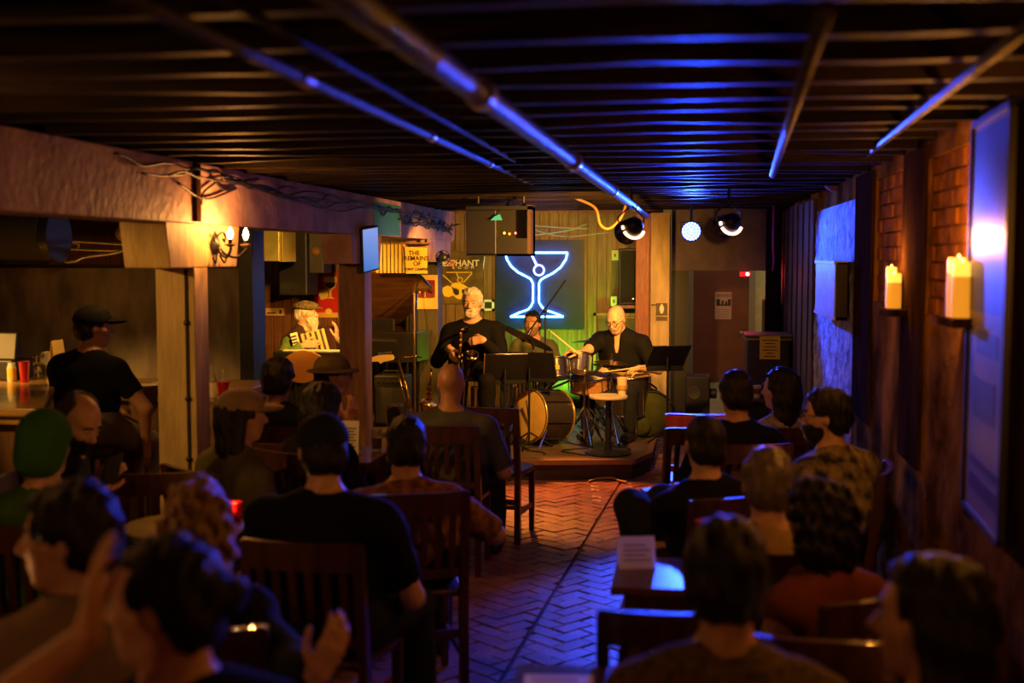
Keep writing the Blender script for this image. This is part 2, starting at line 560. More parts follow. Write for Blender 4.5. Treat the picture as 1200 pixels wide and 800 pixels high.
# ---- stage back wall of vertical boards
wb = MB().box(-7.5, -0.22, YB, YB + 0.15, 0, 2.55).build('wall_back', M_panel2); tag(wb, kind='structure')
x = -5.6; k = 0
while x < -0.42:
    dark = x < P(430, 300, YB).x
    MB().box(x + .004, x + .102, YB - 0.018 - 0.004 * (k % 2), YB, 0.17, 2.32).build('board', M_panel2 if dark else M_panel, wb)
    x += 0.106; k += 1
wl = MB().box(-7.6, -7.4, -1.5, YB, 0, 2.55).build('wall_left', M_stageface); tag(wl, kind='structure')
wbk = MB().box(-7.5, 2.2, -1.65, -1.5, 0, 2.62).build('wall_behind', M_stucco); tag(wbk, kind='structure')
# corner pillar right of the stage: red wood strip and ochre face
pa, pb = P(750, 300, 12.6), P(783, 300, 12.6)
rp = MB().box(P(745, 300, 12.6).x, P(763, 300, 12.6).x, 12.62, YB, 0.17, 2.3).build('trim_10', mat('red_brown_board', (0.34, 0.09, 0.05), .5, var=.4, stretch=(8, 8, 1)), bevel=.004); tag(rp, kind='structure')
yp = MB().box(P(763, 300, 12.6).x, P(785, 300, 12.6).x, 12.5, YB + .15, 0.0, 2.3).build('trim_11', M_paint2, bevel=.004); tag(yp, kind='structure')

# ---- opening to the back hall
xo0 = P(786, 400, YB).x
hd = MB().box(xo0, 1.4, YB, YB + 0.12, P(850, 317, YB).z, 2.55).build('trim_12', mat('purple_header', (0.20, 0.13, 0.24), .5, var=.3)); tag(hd, kind='structure')
jb = MB().box(xo0, P(806, 400, YB).x, YB + 0.0, YB + .12, 0, P(850, 317, YB).z).build('trim_13', M_black); tag(jb, kind='structure')
jr = MB().box(P(897, 400, YB).x, 1.4, YB, YB + .12, 0, P(850, 317, YB).z).build('trim_14', M_hallwall); tag(jr, kind='structure')
YD = 17.2
hallf = MB().box(-1.0, 2.4, YB + .12, YD + .2, -0.02, 0.06).build('hall_floor', M_concrete); hallf.name = 'floor_hall'; tag(hallf, kind='structure')
hb = MB().box(-1.2, 3.0, YD, YD + .15, 0, 2.6).build('wall_hall_back', mat('hall_back_tile', (0.60, 0.54, 0.36), .5)); tag(hb, kind='structure')
# light tiles showing right of the door
tx = P(878, 400, YD).x
for r in range(24):
    for c in range(5):
        xx = tx + 0.02 + c * 0.105 + (0.05 if r % 2 else 0)
        MB().box(xx, xx + 0.1, YD - 0.012, YD, 0.15 + r * 0.09, 0.15 + r * 0.09 + 0.084).build('tile', mat('cream_tile', (0.66, 0.60, 0.40), .3, var=.15), hb)
hl = MB().box(-0.75, -0.6, YB + .12, YD, 0, 2.6).build('wall_hall_left', mat('hall_white', (0.6, 0.58, 0.5), .7, var=.3)); tag(hl, kind='structure')
hr = MB().box(2.2, 2.35, YB + .12, YD, 0, 2.6).build('wall_hall_right', M_hallwall); tag(hr, kind='structure')
hc = MB().box(-1.2, 3.0, YB, YD + .1, 2.6, 2.7).build('ceiling_hall', M_deck); tag(hc, kind='structure')
da, db = P(813, 318, YD - .06), P(876, 447, YD - .06)
DZ0 = db.z
door = MB().box(da.x, db.x, YD - 0.06, YD - 0.015, 0.07, 2.12).build('door_1', mat('maroon_door', (0.22, 0.06, 0.045), .45, var=.3, vscale=3), bevel=.004); tag(door, kind='structure')
MB().lathe([(0.012, 0), (0.012, .03), (0.028, .04), (0.03, .06), (0.018, .075), (0, .077)], P(868, 389, YD - .06), (0, -1, 0), 12).build('door_knob', M_chrome, door, smooth=True)
for sx in (da.x - 0.09, db.x):
    MB().box(sx, sx + 0.09, YD - 0.08, YD - .0, 0.06, 2.2).build('door_frame', mat('door_frame_paint', (0.30, 0.24, 0.20), .5), door)

# ---- partition behind the bar
pt = MB().box(-7.4, P(295, 400, 8.9).x, 8.9, 8.98, 0, P(100, 312, 8.9).z).build('wall_bar', M_steelwall); tag(pt, kind='structure')
MB().box(-7.4, P(295, 400, 8.9).x, 8.88, 9.0, P(100, 314, 8.9).z, P(100, 310, 8.9).z).build('cap_rail', M_black, pt)

# ---- stage
st = thing('stage', 'low wooden stage platform with an angled front edge under the band', 'stage', (-2, 10.5, 0))
SZ = 0.17
poly = [(-5.6, 9.95), (-1.9, 9.62), (-1.25, 9.70), (-0.40, 9.86), (-0.27, 10.25), (-0.24, 11.45), (-0.24, 13.15), (-5.6, 13.15)]
MB().prism(poly, (0, 0, 0), (1, 0, 0), (0, 1, 0), (0, 0, 1), SZ - 0.035).build('riser', M_stageface, st)
cx = sum(p[0] for p in poly) / len(poly); cy = sum(p[1] for p in poly) / len(poly)
# deck boards run across the stage
yy = 9.50
while yy < 13.14:
    pl = [(-5.6, yy + .003), (0.2, yy + .003), (0.2, yy + .137), (-5.6, yy + .137)]
    for i in range(len(poly)):
        p, q = poly[i], poly[(i + 1) % len(poly)]
        n = (-(q[1] - p[1]), q[0] - p[0])
        pl = clip(pl, p, n) if pl else pl
    if len(pl) >= 3:
        MB().prism(pl, (0, 0, SZ - 0.035), (1, 0, 0), (0, 1, 0), (0, 0, 1), 0.033).build('deck_board', M_stagewood, st)
    yy += 0.14
for i in range(5):
    p, q = Vector((*poly[i], SZ - .02)), Vector((*poly[i + 1], SZ - .02))
    MB().bar(p, q, 0.05, 0.04, up=(0, 0, 1)).build('edge_trim', mat('stage_edge_wood', (0.26, 0.13, 0.06), .4, var=.3), st)

# ================================================================== PEOPLE: one continuous surface per body
def V3(v): return np.array([v[0], v[1], v[2]], dtype=np.float32)

def f_cone(a, b, ra, rb):
    a = V3(a); b = V3(b)
    ba = b - a; l2 = float(ba @ ba) + 1e-9
    def f(p):
        q = p - a
        t = np.clip((q @ ba) / l2, 0, 1)
        d = q - t[:, None] * ba
        return np.sqrt((d * d).sum(1)) - (ra + (rb - ra) * t)
    return f
def f_ell(c, axes, r):
    c = V3(c); A = np.array([V3(x) for x in axes]).T; r = np.array(r, dtype=np.float32)
    def f(p):
        q = (p - c) @ A
        k0 = np.sqrt(((q / r) ** 2).sum(1)) + 1e-6
        k1 = np.sqrt(((q / (r * r)) ** 2).sum(1)) + 1e-6
        return np.where(k0 < 0.3, (k0 - 1) * r.min(), k0 * (k0 - 1) / k1)
    return f
def f_plane(o, n):
    o = V3(o); n = V3(Vector(n).normalized())
    return lambda p: (p - o) @ n
def f_grow(f, g):
    return lambda p: f(p) - g
def f_max(*fs):
    def f(p):
        d = fs[0](p)
        for g in fs[1:]: d = np.maximum(d, g(p))
        return d
    return f
def f_box(c, axes, h, r=0.0):
    c = V3(c); A = np.array([V3(x) for x in axes]).T; h = np.array(h, dtype=np.float32) - r
    def f(p):
        q = np.abs((p - c) @ A) - h
        return np.sqrt((np.maximum(q, 0) ** 2).sum(1)) + np.minimum(q.max(1), 0) - r
    return f
def smin(a, b, k):
    if k <= 0: return np.minimum(a, b)
    h = np.maximum(k - np.abs(a - b), 0) / k
    return np.minimum(a, b) - h * h * k * 0.25
def smax(a, b, k): return -smin(-a, -b, k)

def sdf_mesh(ops, h, lo, hi, noise=None):
    """ops: ('u', f, k) union | ('s', f, k) cut | ('i', f, k) intersect -> verts, quads"""
    B = 8
    lo = np.array(lo, dtype=np.float32); hi = np.array(hi, dtype=np.float32)
    nb = np.ceil((hi - lo) / (B * h)).astype(int) + 1
    bi = np.stack(np.meshgrid(*[np.arange(n) for n in nb], indexing='ij'), -1).reshape(-1, 3)
    cen = lo + (bi * B + (B - 1) / 2.0).astype(np.float32) * h
    hd = B * h * 0.87
    dc = np.full(len(cen), 9.0, np.float32); pd = []
    for op, f, k in ops:
        d = f(cen); pd.append(d)
        if op == 'u': dc = smin(dc, d, k)
        elif op == 's': dc = smax(dc, -d, k)
        else: dc = smax(dc, d, k)
    keep = np.where(np.abs(dc) < hd * 1.25 + 2 * h)[0]
    g = np.arange(B, dtype=np.float32) * h
    loc = np.stack(np.meshgrid(g, g, g, indexing='ij'), -1).reshape(-1, 3)
    base = lo + (bi[keep] * B).astype(np.float32) * h
    D = np.full((len(keep), B ** 3), 9.0, np.float32)
    for (op, f, k), d0 in zip(ops, pd):
        if op == 'u':
            s = np.where(d0[keep] < 2.6 * hd + k)[0]
        else:
            s = np.arange(len(keep))
        if not len(s): continue
        pts = (base[s][:, None, :] + loc[None]).reshape(-1, 3)
        d = f(pts).reshape(len(s), -1)
        if op == 'u': D[s] = smin(D[s], d, k)
        elif op == 's': D[s] = smax(D[s], -d, k)
        else: D[s] = smax(D[s], d, k)
    if noise is not None:
        pts = (base[:, None, :] + loc[None]).reshape(-1, 3)
        D = D + noise(pts).reshape(D.shape)
    full = np.where(dc < 0, -1.0, 1.0).astype(np.float32)
    A = np.repeat(full[:, None], B ** 3, 1); A[keep] = D
    A = A.reshape(nb[0], nb[1], nb[2], B, B, B).transpose(0, 3, 1, 4, 2, 5).reshape(nb * B)
    A[0] = A[-1] = 1; A[:, 0] = A[:, -1] = 1; A[:, :, 0] = A[:, :, -1] = 1
    ins = (A < 0)
    c = ins.astype(np.uint8)
    s8 = (c[:-1, :-1, :-1] + c[1:, :-1, :-1] + c[:-1, 1:, :-1] + c[1:, 1:, :-1] + c[:-1, :-1, 1:] + c[1:, :-1, 1:] + c[:-1, 1:, 1:] + c[1:, 1:, 1:])
    act = np.argwhere((s8 > 0) & (s8 < 8))
    idx = np.full(s8.shape, -1, np.int32)
    idx[act[:, 0], act[:, 1], act[:, 2]] = np.arange(len(act))
    acc = np.zeros((len(act), 3), np.float32); cnt = np.zeros(len(act), np.float32)
    cor = [(0, 0, 0), (1, 0, 0), (0, 1, 0), (1, 1, 0), (0, 0, 1), (1, 0, 1), (0, 1, 1), (1, 1, 1)]
    val = [A[act[:, 0] + o[0], act[:, 1] + o[1], act[:, 2] + o[2]] for o in cor]
    for i, j in ((0, 1), (2, 3), (4, 5), (6, 7), (0, 2), (1, 3), (4, 6), (5, 7), (0, 4), (1, 5), (2, 6), (3, 7)):
        m = (val[i] < 0) != (val[j] < 0)
        t = np.where(m, val[i] / np.where(m, val[i] - val[j], 1), 0)
        p = np.array(cor[i], np.float32) + t[:, None] * (np.array(cor[j], np.float32) - np.array(cor[i], np.float32))
        acc += p * m[:, None]; cnt += m
    verts = lo + (act + acc / cnt[:, None]) * h
    quads = []
    for ax in range(3):
        sl0 = [slice(1, -1)] * 3; sl1 = [slice(1, -1)] * 3
        sl0[ax] = slice(0, -1); sl1[ax] = slice(1, None)
        a = ins[tuple(sl0)]; b = ins[tuple(sl1)]
        e = np.argwhere(a != b)
        if not len(e): continue
        flip = a[e[:, 0], e[:, 1], e[:, 2]]
        e = e + 1; e[:, ax] -= 1
        u, v = [(1, 2), (2, 0), (0, 1)][ax]
        def cell(du, dv):
            q = e.copy(); q[:, u] -= du; q[:, v] -= dv
            return idx[q[:, 0], q[:, 1], q[:, 2]]
        q = np.stack([cell(1, 1), cell(0, 1), cell(0, 0), cell(1, 0)], 1)
        q[~flip] = q[~flip][:, ::-1]
        quads.append(q)
    quads = np.concatenate(quads)
    quads = quads[(quads >= 0).all(1)]
    return verts, quads

def np_mesh(name, verts, quads, material, parent, label=None):
    me = bpy.data.meshes.new(name)
    n = len(verts); m = len(quads)
    off = np.array(wloc(parent), np.float32)
    me.vertices.add(n); me.vertices.foreach_set('co', (verts - off).astype(np.float32).ravel())
    me.loops.add(m * 4); me.loops.foreach_set('vertex_index', quads.astype(np.int32).ravel())
    me.polygons.add(m); me.polygons.foreach_set('loop_start', np.arange(0, m * 4, 4, dtype=np.int32))
    me.polygons.foreach_set('use_smooth', np.ones(m, dtype=bool))
    me.update(calc_edges=True)
    me.materials.append(material)
    o = bpy.data.objects.new(name, me); COL.objects.link(o); o.parent = parent
    if label: o['label'] = label
    return o

def hand_ops(W, d, pn, thumb, curl=0.5, spread=0.0, sc=1.0, pinch=False):
    """W wrist, d finger direction, pn direction the palm faces, thumb = side the thumb is on"""
    d = Vector(d).normalized(); pn = Vector(pn); pn = (pn - d * pn.dot(d)).normalized()
    sd = d.cross(pn); sd = sd if sd.dot(Vector(thumb)) > 0 else -sd
    ops = []
    L = [0.95, 1.05, 1.0, 0.8]
    for i in range(4):
        off = (1.5 - i) * 0.0195 * sc
        K = W + d * (0.088 - 0.004 * abs(i - 1)) * sc + sd * off
        ops.append(('u', f_cone(W + sd * off * 0.55 + d * .01, K, 0.0165 * sc, 0.0125 * sc), 0.014))
    for i in range(4):
        off = (1.5 - i) * 0.0195 * sc
        p = W + d * (0.088 - 0.004 * abs(i - 1)) * sc + sd * off
        dd = (d + sd * (1.5 - i) * spread).normalized(); r = 0.0098 * sc; ang = 0.0
        for seg, ln in enumerate((0.043, 0.027, 0.021)):
            ang += curl * (0.7, 1.0, 0.8)[seg] * (1 + 0.08 * i)
            v = dd * math.cos(ang) + pn * math.sin(ang)
            q = p + v * ln * L[i] * sc
            ops.append(('u', f_cone(p, q, r, r * 0.9), 0.004)); p = q; r *= 0.9
    T0 = W + d * 0.022 * sc + sd * 0.024 * sc
    T1 = T0 + (d * 0.6 + sd * 0.65 + pn * 0.35).normalized() * 0.045 * sc
    T2 = T1 + (d * 0.8 + sd * (0.2 if not pinch else -.1) + pn * (0.35 + curl * .4)).normalized() * 0.034 * sc
    T3 = T2 + (d * 0.8 - sd * 0.1 + pn * (0.4 + curl * .5)).normalized() * 0.026 * sc
    ops += [('u', f_cone(W + d * .01, T0, 0.016 * sc, 0.017 * sc), 0.012), ('u', f_cone(T0, T1, 0.0165 * sc, 0.012 * sc), 0.010), ('u', f_cone(T1, T2, 0.012 * sc, 0.0105 * sc), 0.005), ('u', f_cone(T2, T3, 0.0105 * sc, 0.009 * sc), 0.004)]
    return ops

def elbow_of(S, W, la, lb, hint):
    d = W - S; L = d.length
    if L > (la + lb) * 0.985:
        W = S + d * ((la + lb) * 0.985 / L); d = W - S; L = d.length
    x = (la * la - lb * lb + L * L) / (2 * L)
    hgt = math.sqrt(max(la * la - x * x, 0.0004))
    dn = d / L
    hv = Vector(hint); hv = (hv - dn * hv.dot(dn)).normalized()
    return S + dn * x + hv * hgt, W

def wav(seed, amp, scale):
    r = np.random.default_rng(seed)
    ks = r.normal(size=(5, 3)).astype(np.float32) * scale; ph = r.uniform(0, 6.28, 5).astype(np.float32)
    def f(p):
        return sum(np.sin(p @ ks[i] + ph[i]) for i in range(5)) * (amp / 2.5)
    return f

SKIN = {
    'fair': mat('skin_fair', (0.62, 0.34, 0.22), 0.5, var=0.15, vscale=30),
    'tan': mat('skin_tan', (0.46, 0.23, 0.13), 0.5, var=0.15, vscale=30),
    'brown': mat('skin_brown', (0.26, 0.125, 0.075), 0.5, var=0.15, vscale=30),
}
M_eye = mat('eyeball', (0.5, 0.47, 0.44), 0.25)
M_iris = mat('iris', (0.03, 0.02, 0.015), 0.2)
M_lens = mat('spectacle_rim', (0.02, 0.018, 0.018), 0.3)

def person(label, head, face, group=None, scale=1.0, wide=1.0, seat=0.45, pelvis=None, lean=0.08, body_dir=None, head_pitch=0.0,
           head_roll=0.0, skin='fair', shirt=None, sleeve=0.55, pants=None, hair=None, hair_mat=None, beard=None, beard_mat=None,
           cap=None, cap_mat=None, brim_mat=None, glasses=False, wrists=None, hands=None, h=0.011, hs=0.013, belly=0.0,
           eyes=False, knee_spread=0.10, legs=None, feet_z=0.0, collar=False, vest=None, elbows=None, brow_mat=None, shoes=True, knees=None, ears=True,
           face_h=None):
    """head = centre of the skull (world); face = heading in degrees (0 = towards the stage, 90 = left)"""
    H = Vector(head); S_ = scale
    def dirv(a): a = math.radians(a); return Vector((-math.sin(a), math.cos(a), 0))
    bf = dirv(body_dir if body_dir is not None else face); bl = Vector((-bf.y, bf.x, 0))
    hf0 = dirv(face); hl = Vector((-hf0.y, hf0.x, 0)); hu = Vector((0, 0, 1))
    hp = math.radians(head_pitch)
    hf = hf0 * math.cos(hp) + hu * math.sin(hp); hu = hu * math.cos(hp) - hf0 * math.sin(hp)
    if head_roll:
        rr = math.radians(head_roll); hl, hu = hl * math.cos(rr) + hu * math.sin(rr), hu * math.cos(rr) - hl * math.sin(rr)
    HX = lambda f, l, u: H + (hf * f + hl * l + hu * u) * S_
    hax = (hf, hl, hu)
    N = H - hu * 0.135 * S_ - hf * 0.035 * S_ - Vector((0, 0, 0.05)) * S_
    if pelvis is None:
        pelvis = Vector((N.x, N.y, seat + 0.10)) - bf * lean
    pelvis = Vector(pelvis)
    up = (N - pelvis).normalized(); td = (bf - up * bf.dot(up)).normalized(); tl = up.cross(td) * 1.0
    tl = tl if tl.dot(bl) > 0 else -tl
    tax = (td, tl, up); TL = (N - pelvis).length; w = wide * S_
    sh = [N - up * 0.075 * S_ + tl * s * 0.170 * w for s in (1, -1)]
    root = thing('person', label, 'person', (pelvis.x, pelvis.y, feet_z), 0, group)
    sm = SKIN[skin]

    torso = [
        ('u', f_ell(N - up * 0.17 * S_ + td * 0.005, tax, (0.112 * w, 0.172 * w, 0.20 * S_)), 0.05),
        ('u', f_cone(sh[0], sh[1], 0.062 * S_, 0.062 * S_), 0.06),
        ('u', f_cone(N + up * 0.005, sh[0], 0.052 * S_, 0.055 * S_), 0.05), ('u', f_cone(N + up * 0.005, sh[1], 0.052 * S_, 0.055 * S_), 0.05),
        ('u', f_ell(pelvis + up * TL * 0.36 + td * (0.01 + belly * 0.5), tax, ((0.112 + belly) * w, 0.158 * w, TL * 0.34)), 0.07),
        ('u', f_ell(pelvis + up * 0.02, tax, (0.125 * w, 0.170 * w, 0.13 * S_)), 0.06),
    ]
    hips = [pelvis + tl * s * 0.092 * w for s in (1, -1)]
    lims = []
    for i, s in enumerate((1, -1)):
        if knees: K = Vector(knees[i])
        else: K = hips[i] + bf * 0.43 * S_ + bl * s * knee_spread; K.z = max(seat + 0.055, 0.5 * S_) if seat < 0.6 else pelvis.z - 0.16
        if legs: A = Vector(legs[i])
        else: A = Vector((K.x, K.y, feet_z + 0.085)) + bf * 0.02
        lims.append((hips[i], K, A))
    legp = []
    for hp_, K, A in lims:
        legp += [('u', f_cone(hp_, K, 0.088 * w, 0.060 * S_), 0.05), ('u', f_cone(K, A, 0.058 * S_, 0.040 * S_), 0.02)]
    footp = []
    for hp_, K, A in lims:
        footp += [('u', f_cone(A - Vector((0, 0, .03)) - bf * .03, A + bf * 0.15 * S_ - Vector((0, 0, .045)), 0.042, 0.036), 0.02)]
    arms = []; hops = []
    if wrists is None: wrists = [None, None]
    if hands is None: hands = [None, None]
    if elbows is None: elbows = [None, None]
    for i, s in enumerate((1, -1)):
        W = wrists[i]
        if W is None:
            W = lims[i][1] - bf * 0.10 + Vector((0, 0, 0.085)) - bl * s * 0.03
        W = Vector(W)
        hint = elbows[i] if elbows[i] is not None else (bl * s * 0.7 - bf * 0.4 - Vector((0, 0, 0.9)))
        E, W = elbow_of(sh[i], W, 0.29 * S_, 0.26 * S_, hint)
        arms.append((sh[i], E, W))
        hd = hands[i]
        if hd is None:
            dd = (W - E).normalized()
            hd = dict(d=(dd * 0.5 + bf * 0.5 - Vector((0, 0, .25))), pn=(0, 0, -1), curl=0.35)
        hops += hand_ops(W, hd['d'], hd['pn'], hd.get('thumb', -bl * s), hd.get('curl', 0.4), hd.get('spread', 0.0), S_)
    armp = []
    for a, E, W in arms:
        armp += [('u', f_cone(a, E, 0.056 * w, 0.043 * S_), 0.03), ('u', f_cone(E, W, 0.044 * S_, 0.027 * S_), 0.02)]
    headp = [
        ('u', f_ell(HX(-0.012, 0, 0.030), hax, (0.100 * S_, 0.077 * S_, 0.090 * S_)), 0.03),
        ('u', f_ell(HX(0.026, 0, -0.035), hax, (0.068 * S_, 0.060 * S_, 0.082 * S_)), 0.035),
        ('u', f_cone(HX(0.055, .018, -0.098), HX(0.055, -.018, -0.098), 0.021 * S_, 0.021 * S_), 0.03),
        ('u', f_cone(HX(0.035, .05, -0.015), HX(0.06, .038, -0.02), 0.020 * S_, 0.018 * S_), 0.025), ('u', f_cone(HX(0.035, -.05, -0.015), HX(0.06, -.038, -0.02), 0.020 * S_, 0.018 * S_), 0.025),
        ('u', f_cone(HX(0.076, .032, 0.024), HX(0.076, -.032, 0.024), 0.012 * S_, 0.012 * S_), 0.018),
        ('s', f_cone(HX(0.104, .031, 0.003), HX(0.098, .034, 0.003), 0.015 * S_, 0.012 * S_), 0.014), ('s', f_cone(HX(0.104, -.031, 0.003), HX(0.098, -.034, 0.003), 0.015 * S_, 0.012 * S_), 0.014),
        ('u', f_cone(HX(0.088, 0, 0.010), HX(0.112, 0, -0.030), 0.0085 * S_, 0.0125 * S_), 0.010),
        ('u', f_cone(HX(0.098, .012, -0.036), HX(0.098, -.012, -0.036), 0.0085 * S_, 0.0085 * S_), 0.008),
        ('u', f_cone(HX(0.084, .018, -0.062), HX(0.084, -.018, -0.062), 0.0085 * S_, 0.0085 * S_), 0.006),
        ('u', f_cone(HX(0.080, .014, -0.074), HX(0.080, -.014, -0.074), 0.0095 * S_, 0.0095 * S_), 0.006),
        ('s', f_cone(HX(0.096, .022, -0.068), HX(0.096, -.022, -0.068), 0.003 * S_, 0.003 * S_), 0.004),
    ]
    if ears:
        headp += [('u', f_ell(HX(-0.008, s * 0.078, -0.008), (hf, hl, hu), (0.019 * S_, 0.009 * S_, 0.031 * S_)), 0.006) for s in (1, -1)]
    neck = [('u', f_cone(HX(-0.03, 0, -0.05), N, 0.054 * S_, 0.060 * S_), 0.03)]

    allp = [N, pelvis, H] + [q for a in arms for q in a] + [q for l in lims for q in l]
    lo = np.min([V3(q) for q in allp], 0) - 0.24; hi = np.max([V3(q) for q in allp], 0) + 0.24
    lo[2] = max(lo[2], feet_z - 0.02)
    body_ops = torso + legp + armp + headp[:0] + neck
    # head cuts only touch the head, so the head comes first
    bodyall = headp + neck + torso + legp + footp + armp + hops
    v, q = sdf_mesh(bodyall, h, lo, hi)
    np_mesh('body', v, q, sm, root)

    g = 0.013
    folds = wav(hash(label) % 1000, 0.006, 22)
    # ---- shirt
    shirt_ops = [(o, f_grow(f, g), k) for o, f, k in torso]
    for (a, E, W) in arms:
        if sleeve <= 0: continue
        if sleeve < 1:
            e1 = a + (E - a) * sleeve
            shirt_ops.append(('u', f_max(f_cone(a, e1, 0.056 * w + g + .004, 0.045 * S_ + g + .006), f_plane(e1, E - a)), 0.03))
        else:
            shirt_ops.append(('u', f_cone(a, E, 0.056 * w + g, 0.044 * S_ + g), 0.03))
            e1 = E + (W - E) * min(0.97, sleeve - 1)
            shirt_ops.append(('u', f_max(f_cone(E, e1, 0.045 * S_ + g, 0.034 * S_ + g), f_plane(e1, W - E)), 0.02))
    if collar:
        shirt_ops.append(('u', f_max(f_cone(N - up * .01, N + up * 0.055, 0.076 * S_, 0.066 * S_), f_plane(N + up * 0.05 - td * 0.02, up + td * 0.3)), 0.01))
        shirt_ops.append(('s', f_cone(N + td * 0.09 + up * .10, N + td * 0.13 - up * 0.10, 0.05, 0.012), 0.008))
    else:
        shirt_ops.append(('s', f_ell(N + up * 0.055 + td * 0.02, tax, (0.085 * S_, 0.078 * S_, 0.075 * S_)), 0.01))
    shirt_ops.append(('i', f_plane(pelvis - up * 0.04, -up), 0.0))
    slo = np.min([V3(x) for x in [N, pelvis] + [q_ for a in arms for q_ in a]], 0) - 0.25; shi = np.max([V3(x) for x in [N, pelvis] + [q_ for a in arms for q_ in a]], 0) + 0.25
    v, q = sdf_mesh(shirt_ops, hs, slo, shi, folds)
    np_mesh('shirt', v, q, shirt, root)
    if vest is not None:
        vo = [(o, f_grow(f, g + 0.013), k) for o, f, k in torso]
        for i, s in enumerate((1, -1)):
            vo.append(('s', f_cone(sh[i] + tl * s * 0.03, sh[i] + tl * s * 0.05 - up * 0.14, 0.085, 0.06), 0.01))
        vo.append(('s', f_cone(N + td * 0.10 + up * .12, N + td * 0.16 - up * 0.22, 0.085, 0.02), 0.008))
        vo.append(('i', f_plane(pelvis - up * 0.02, -up), 0.0))
        v, q = sdf_mesh(vo, hs, slo, shi, folds)
        np_mesh('waistcoat', v, q, vest, root)
    # ---- trousers
    tr = [(o, f_grow(f, g), k) for o, f, k in torso[4:]]
    for hp_, K, A in lims:
        tr += [('u', f_cone(hp_, K, 0.088 * w + g, 0.062 * S_ + g), 0.05), ('u', f_max(f_cone(K, A, 0.060 * S_ + g, 0.048 * S_ + g), f_plane(A + Vector((0, 0, 0.0)), A - K)), 0.02)]
    tr.append(('s', f_max(f_plane(pelvis + up * 0.10, -up), f_plane(pelvis + td * 0.21, td)), 0.0))
    tlo = np.min([V3(x) for l in lims for x in l], 0) - 0.25; thi = np.max([V3(x) for l in lims for x in l], 0) + 0.3
    v, q = sdf_mesh(tr, 0.016, tlo, thi, folds)
    np_mesh('trousers', v, q, pants or M_denim, root)
    if shoes:
        for hp_, K, A in lims:
            so = [('u', f_cone(A - Vector((0, 0, .035)) - bf * .035, A + bf * 0.16 * S_ - Vector((0, 0, .043)), 0.052, 0.044), 0.02), ('i', f_plane((0, 0, feet_z + 0.002), (0, 0, -1)), 0)]
            v, q = sdf_mesh(so, 0.012, V3(A) - 0.3, V3(A) + 0.3)
            np_mesh('shoe', v, q, M_shoe, root)
    # ---- hair
    if hair:
        hv = []
        tk = {'short': 0.010, 'crop': 0.005, 'receding': 0.009, 'long': 0.013, 'bun': 0.010, 'curly': 0.022, 'thick': 0.015, 'fringe': 0.006}[hair]
        hv.append(('u', f_ell(HX(-0.014, 0, 0.032), hax, ((0.100 + tk) * S_, (0.078 + tk) * S_, (0.092 + tk) * S_)), 0.03))
        hv.append(('u', f_cone(HX(-0.06, 0.02, -0.03), HX(-0.06, -0.02, -0.03), 0.055 * S_ + tk * .4, 0.055 * S_ + tk * .4), 0.03))
        # open the face: cut in front of a hairline surface
        fy = {'short': 0.045, 'crop': 0.04, 'receding': 0.0, 'long': 0.05, 'bun': 0.045, 'curly': 0.055, 'thick': 0.06, 'fringe': -0.01}[hair]
        hv.append(('s', f_max(f_plane(HX(fy, 0, 0), -hf * 1.0 - hu * 0.25 * 0), f_plane(HX(0, 0, 0.062 if hair not in ('receding', 'fringe') else 0.12), hu * 1.0 - hf * 0.15)), 0.012))
        hv.append(('s', f_max(f_plane(HX(-0.012, 0, 0), -hf), f_plane(HX(0, 0, 0.0), hu)), 0.012))
        hv.append(('i', f_plane(HX(-0.06, 0, -0.088), -hu * 1.0 - hf * 0.3), 0.006))
        if hair in ('receding', 'fringe'):
            hv.append(('s', f_ell(HX(0.04, 0, 0.13), hax, (0.10, 0.055, 0.08) if hair == 'receding' else (0.15, 0.068, 0.105)), 0.01))
        if cap and cap != 'beanie':
            hv.append(('s', f_plane(HX(0, 0, 0.035), -hu), 0.004))
        if hair == 'long':
            for s in (1, -1):
                hv.append(('u', f_cone(HX(-0.02, s * 0.075, 0.0), HX(-0.045, s * 0.085, -0.23), 0.03, 0.035), 0.04))
            hv.append(('u', f_ell(HX(-0.085, 0, -0.12), hax, (0.045, 0.09, 0.20)), 0.05))
        if hair == 'curly':
            hv.append(('u', f_ell(HX(-0.06, 0, -0.06), hax, (0.075, 0.105, 0.12)), 0.04))
        if hair == 'bun':
            hv.append(('u', f_ell(HX(-0.13, 0, 0.02), hax, (0.035, 0.04, 0.04)), 0.015))
        nz = wav(3, 0.006 if hair in ('long', 'bun', 'thick') else (0.014 if hair == 'curly' else 0.004), 60 if hair != 'curly' else 90)
        v, q = sdf_mesh(hv, min(0.008, h), V3(H) - 0.38, V3(H) + 0.2, nz)
        np_mesh('hair', v, q, hair_mat or M_hair_dark, root)
    if beard:
        ln = {'short': 0.0, 'long': 0.05, 'stubble': -0.006}[beard]
        bo = [('u', f_ell(HX(0.03, 0, -0.050), hax, (0.073 + ln * .1, 0.066, 0.080 + ln * .3)), 0.02),
              ('u', f_cone(HX(0.058, .016, -0.098), HX(0.058, -.016, -0.098), 0.030 + ln * .2, 0.030 + ln * .2), 0.03),
              ('u', f_cone(HX(0.096, .024, -0.056), HX(0.096, -.024, -0.056), 0.009, 0.009), 0.012)]
        if ln > 0.02:
            bo.append(('u', f_cone(HX(0.055, 0, -0.08), HX(0.075, 0, -0.19), 0.056, 0.034), 0.03))
        bo += [('s', f_ell(HX(0.10, 0, 0.0), hax, (0.08, 0.048, 0.048)), 0.012), ('s', f_ell(HX(0.108, 0, -0.069), hax, (0.03, 0.022, 0.007)), 0.004),
               ('i', f_plane(HX(0.015, 0, 0), -hf + hu * 0.15), 0.01), ('i', f_plane(HX(0, 0, -0.022), hu - hf * 0.05), 0.01)]
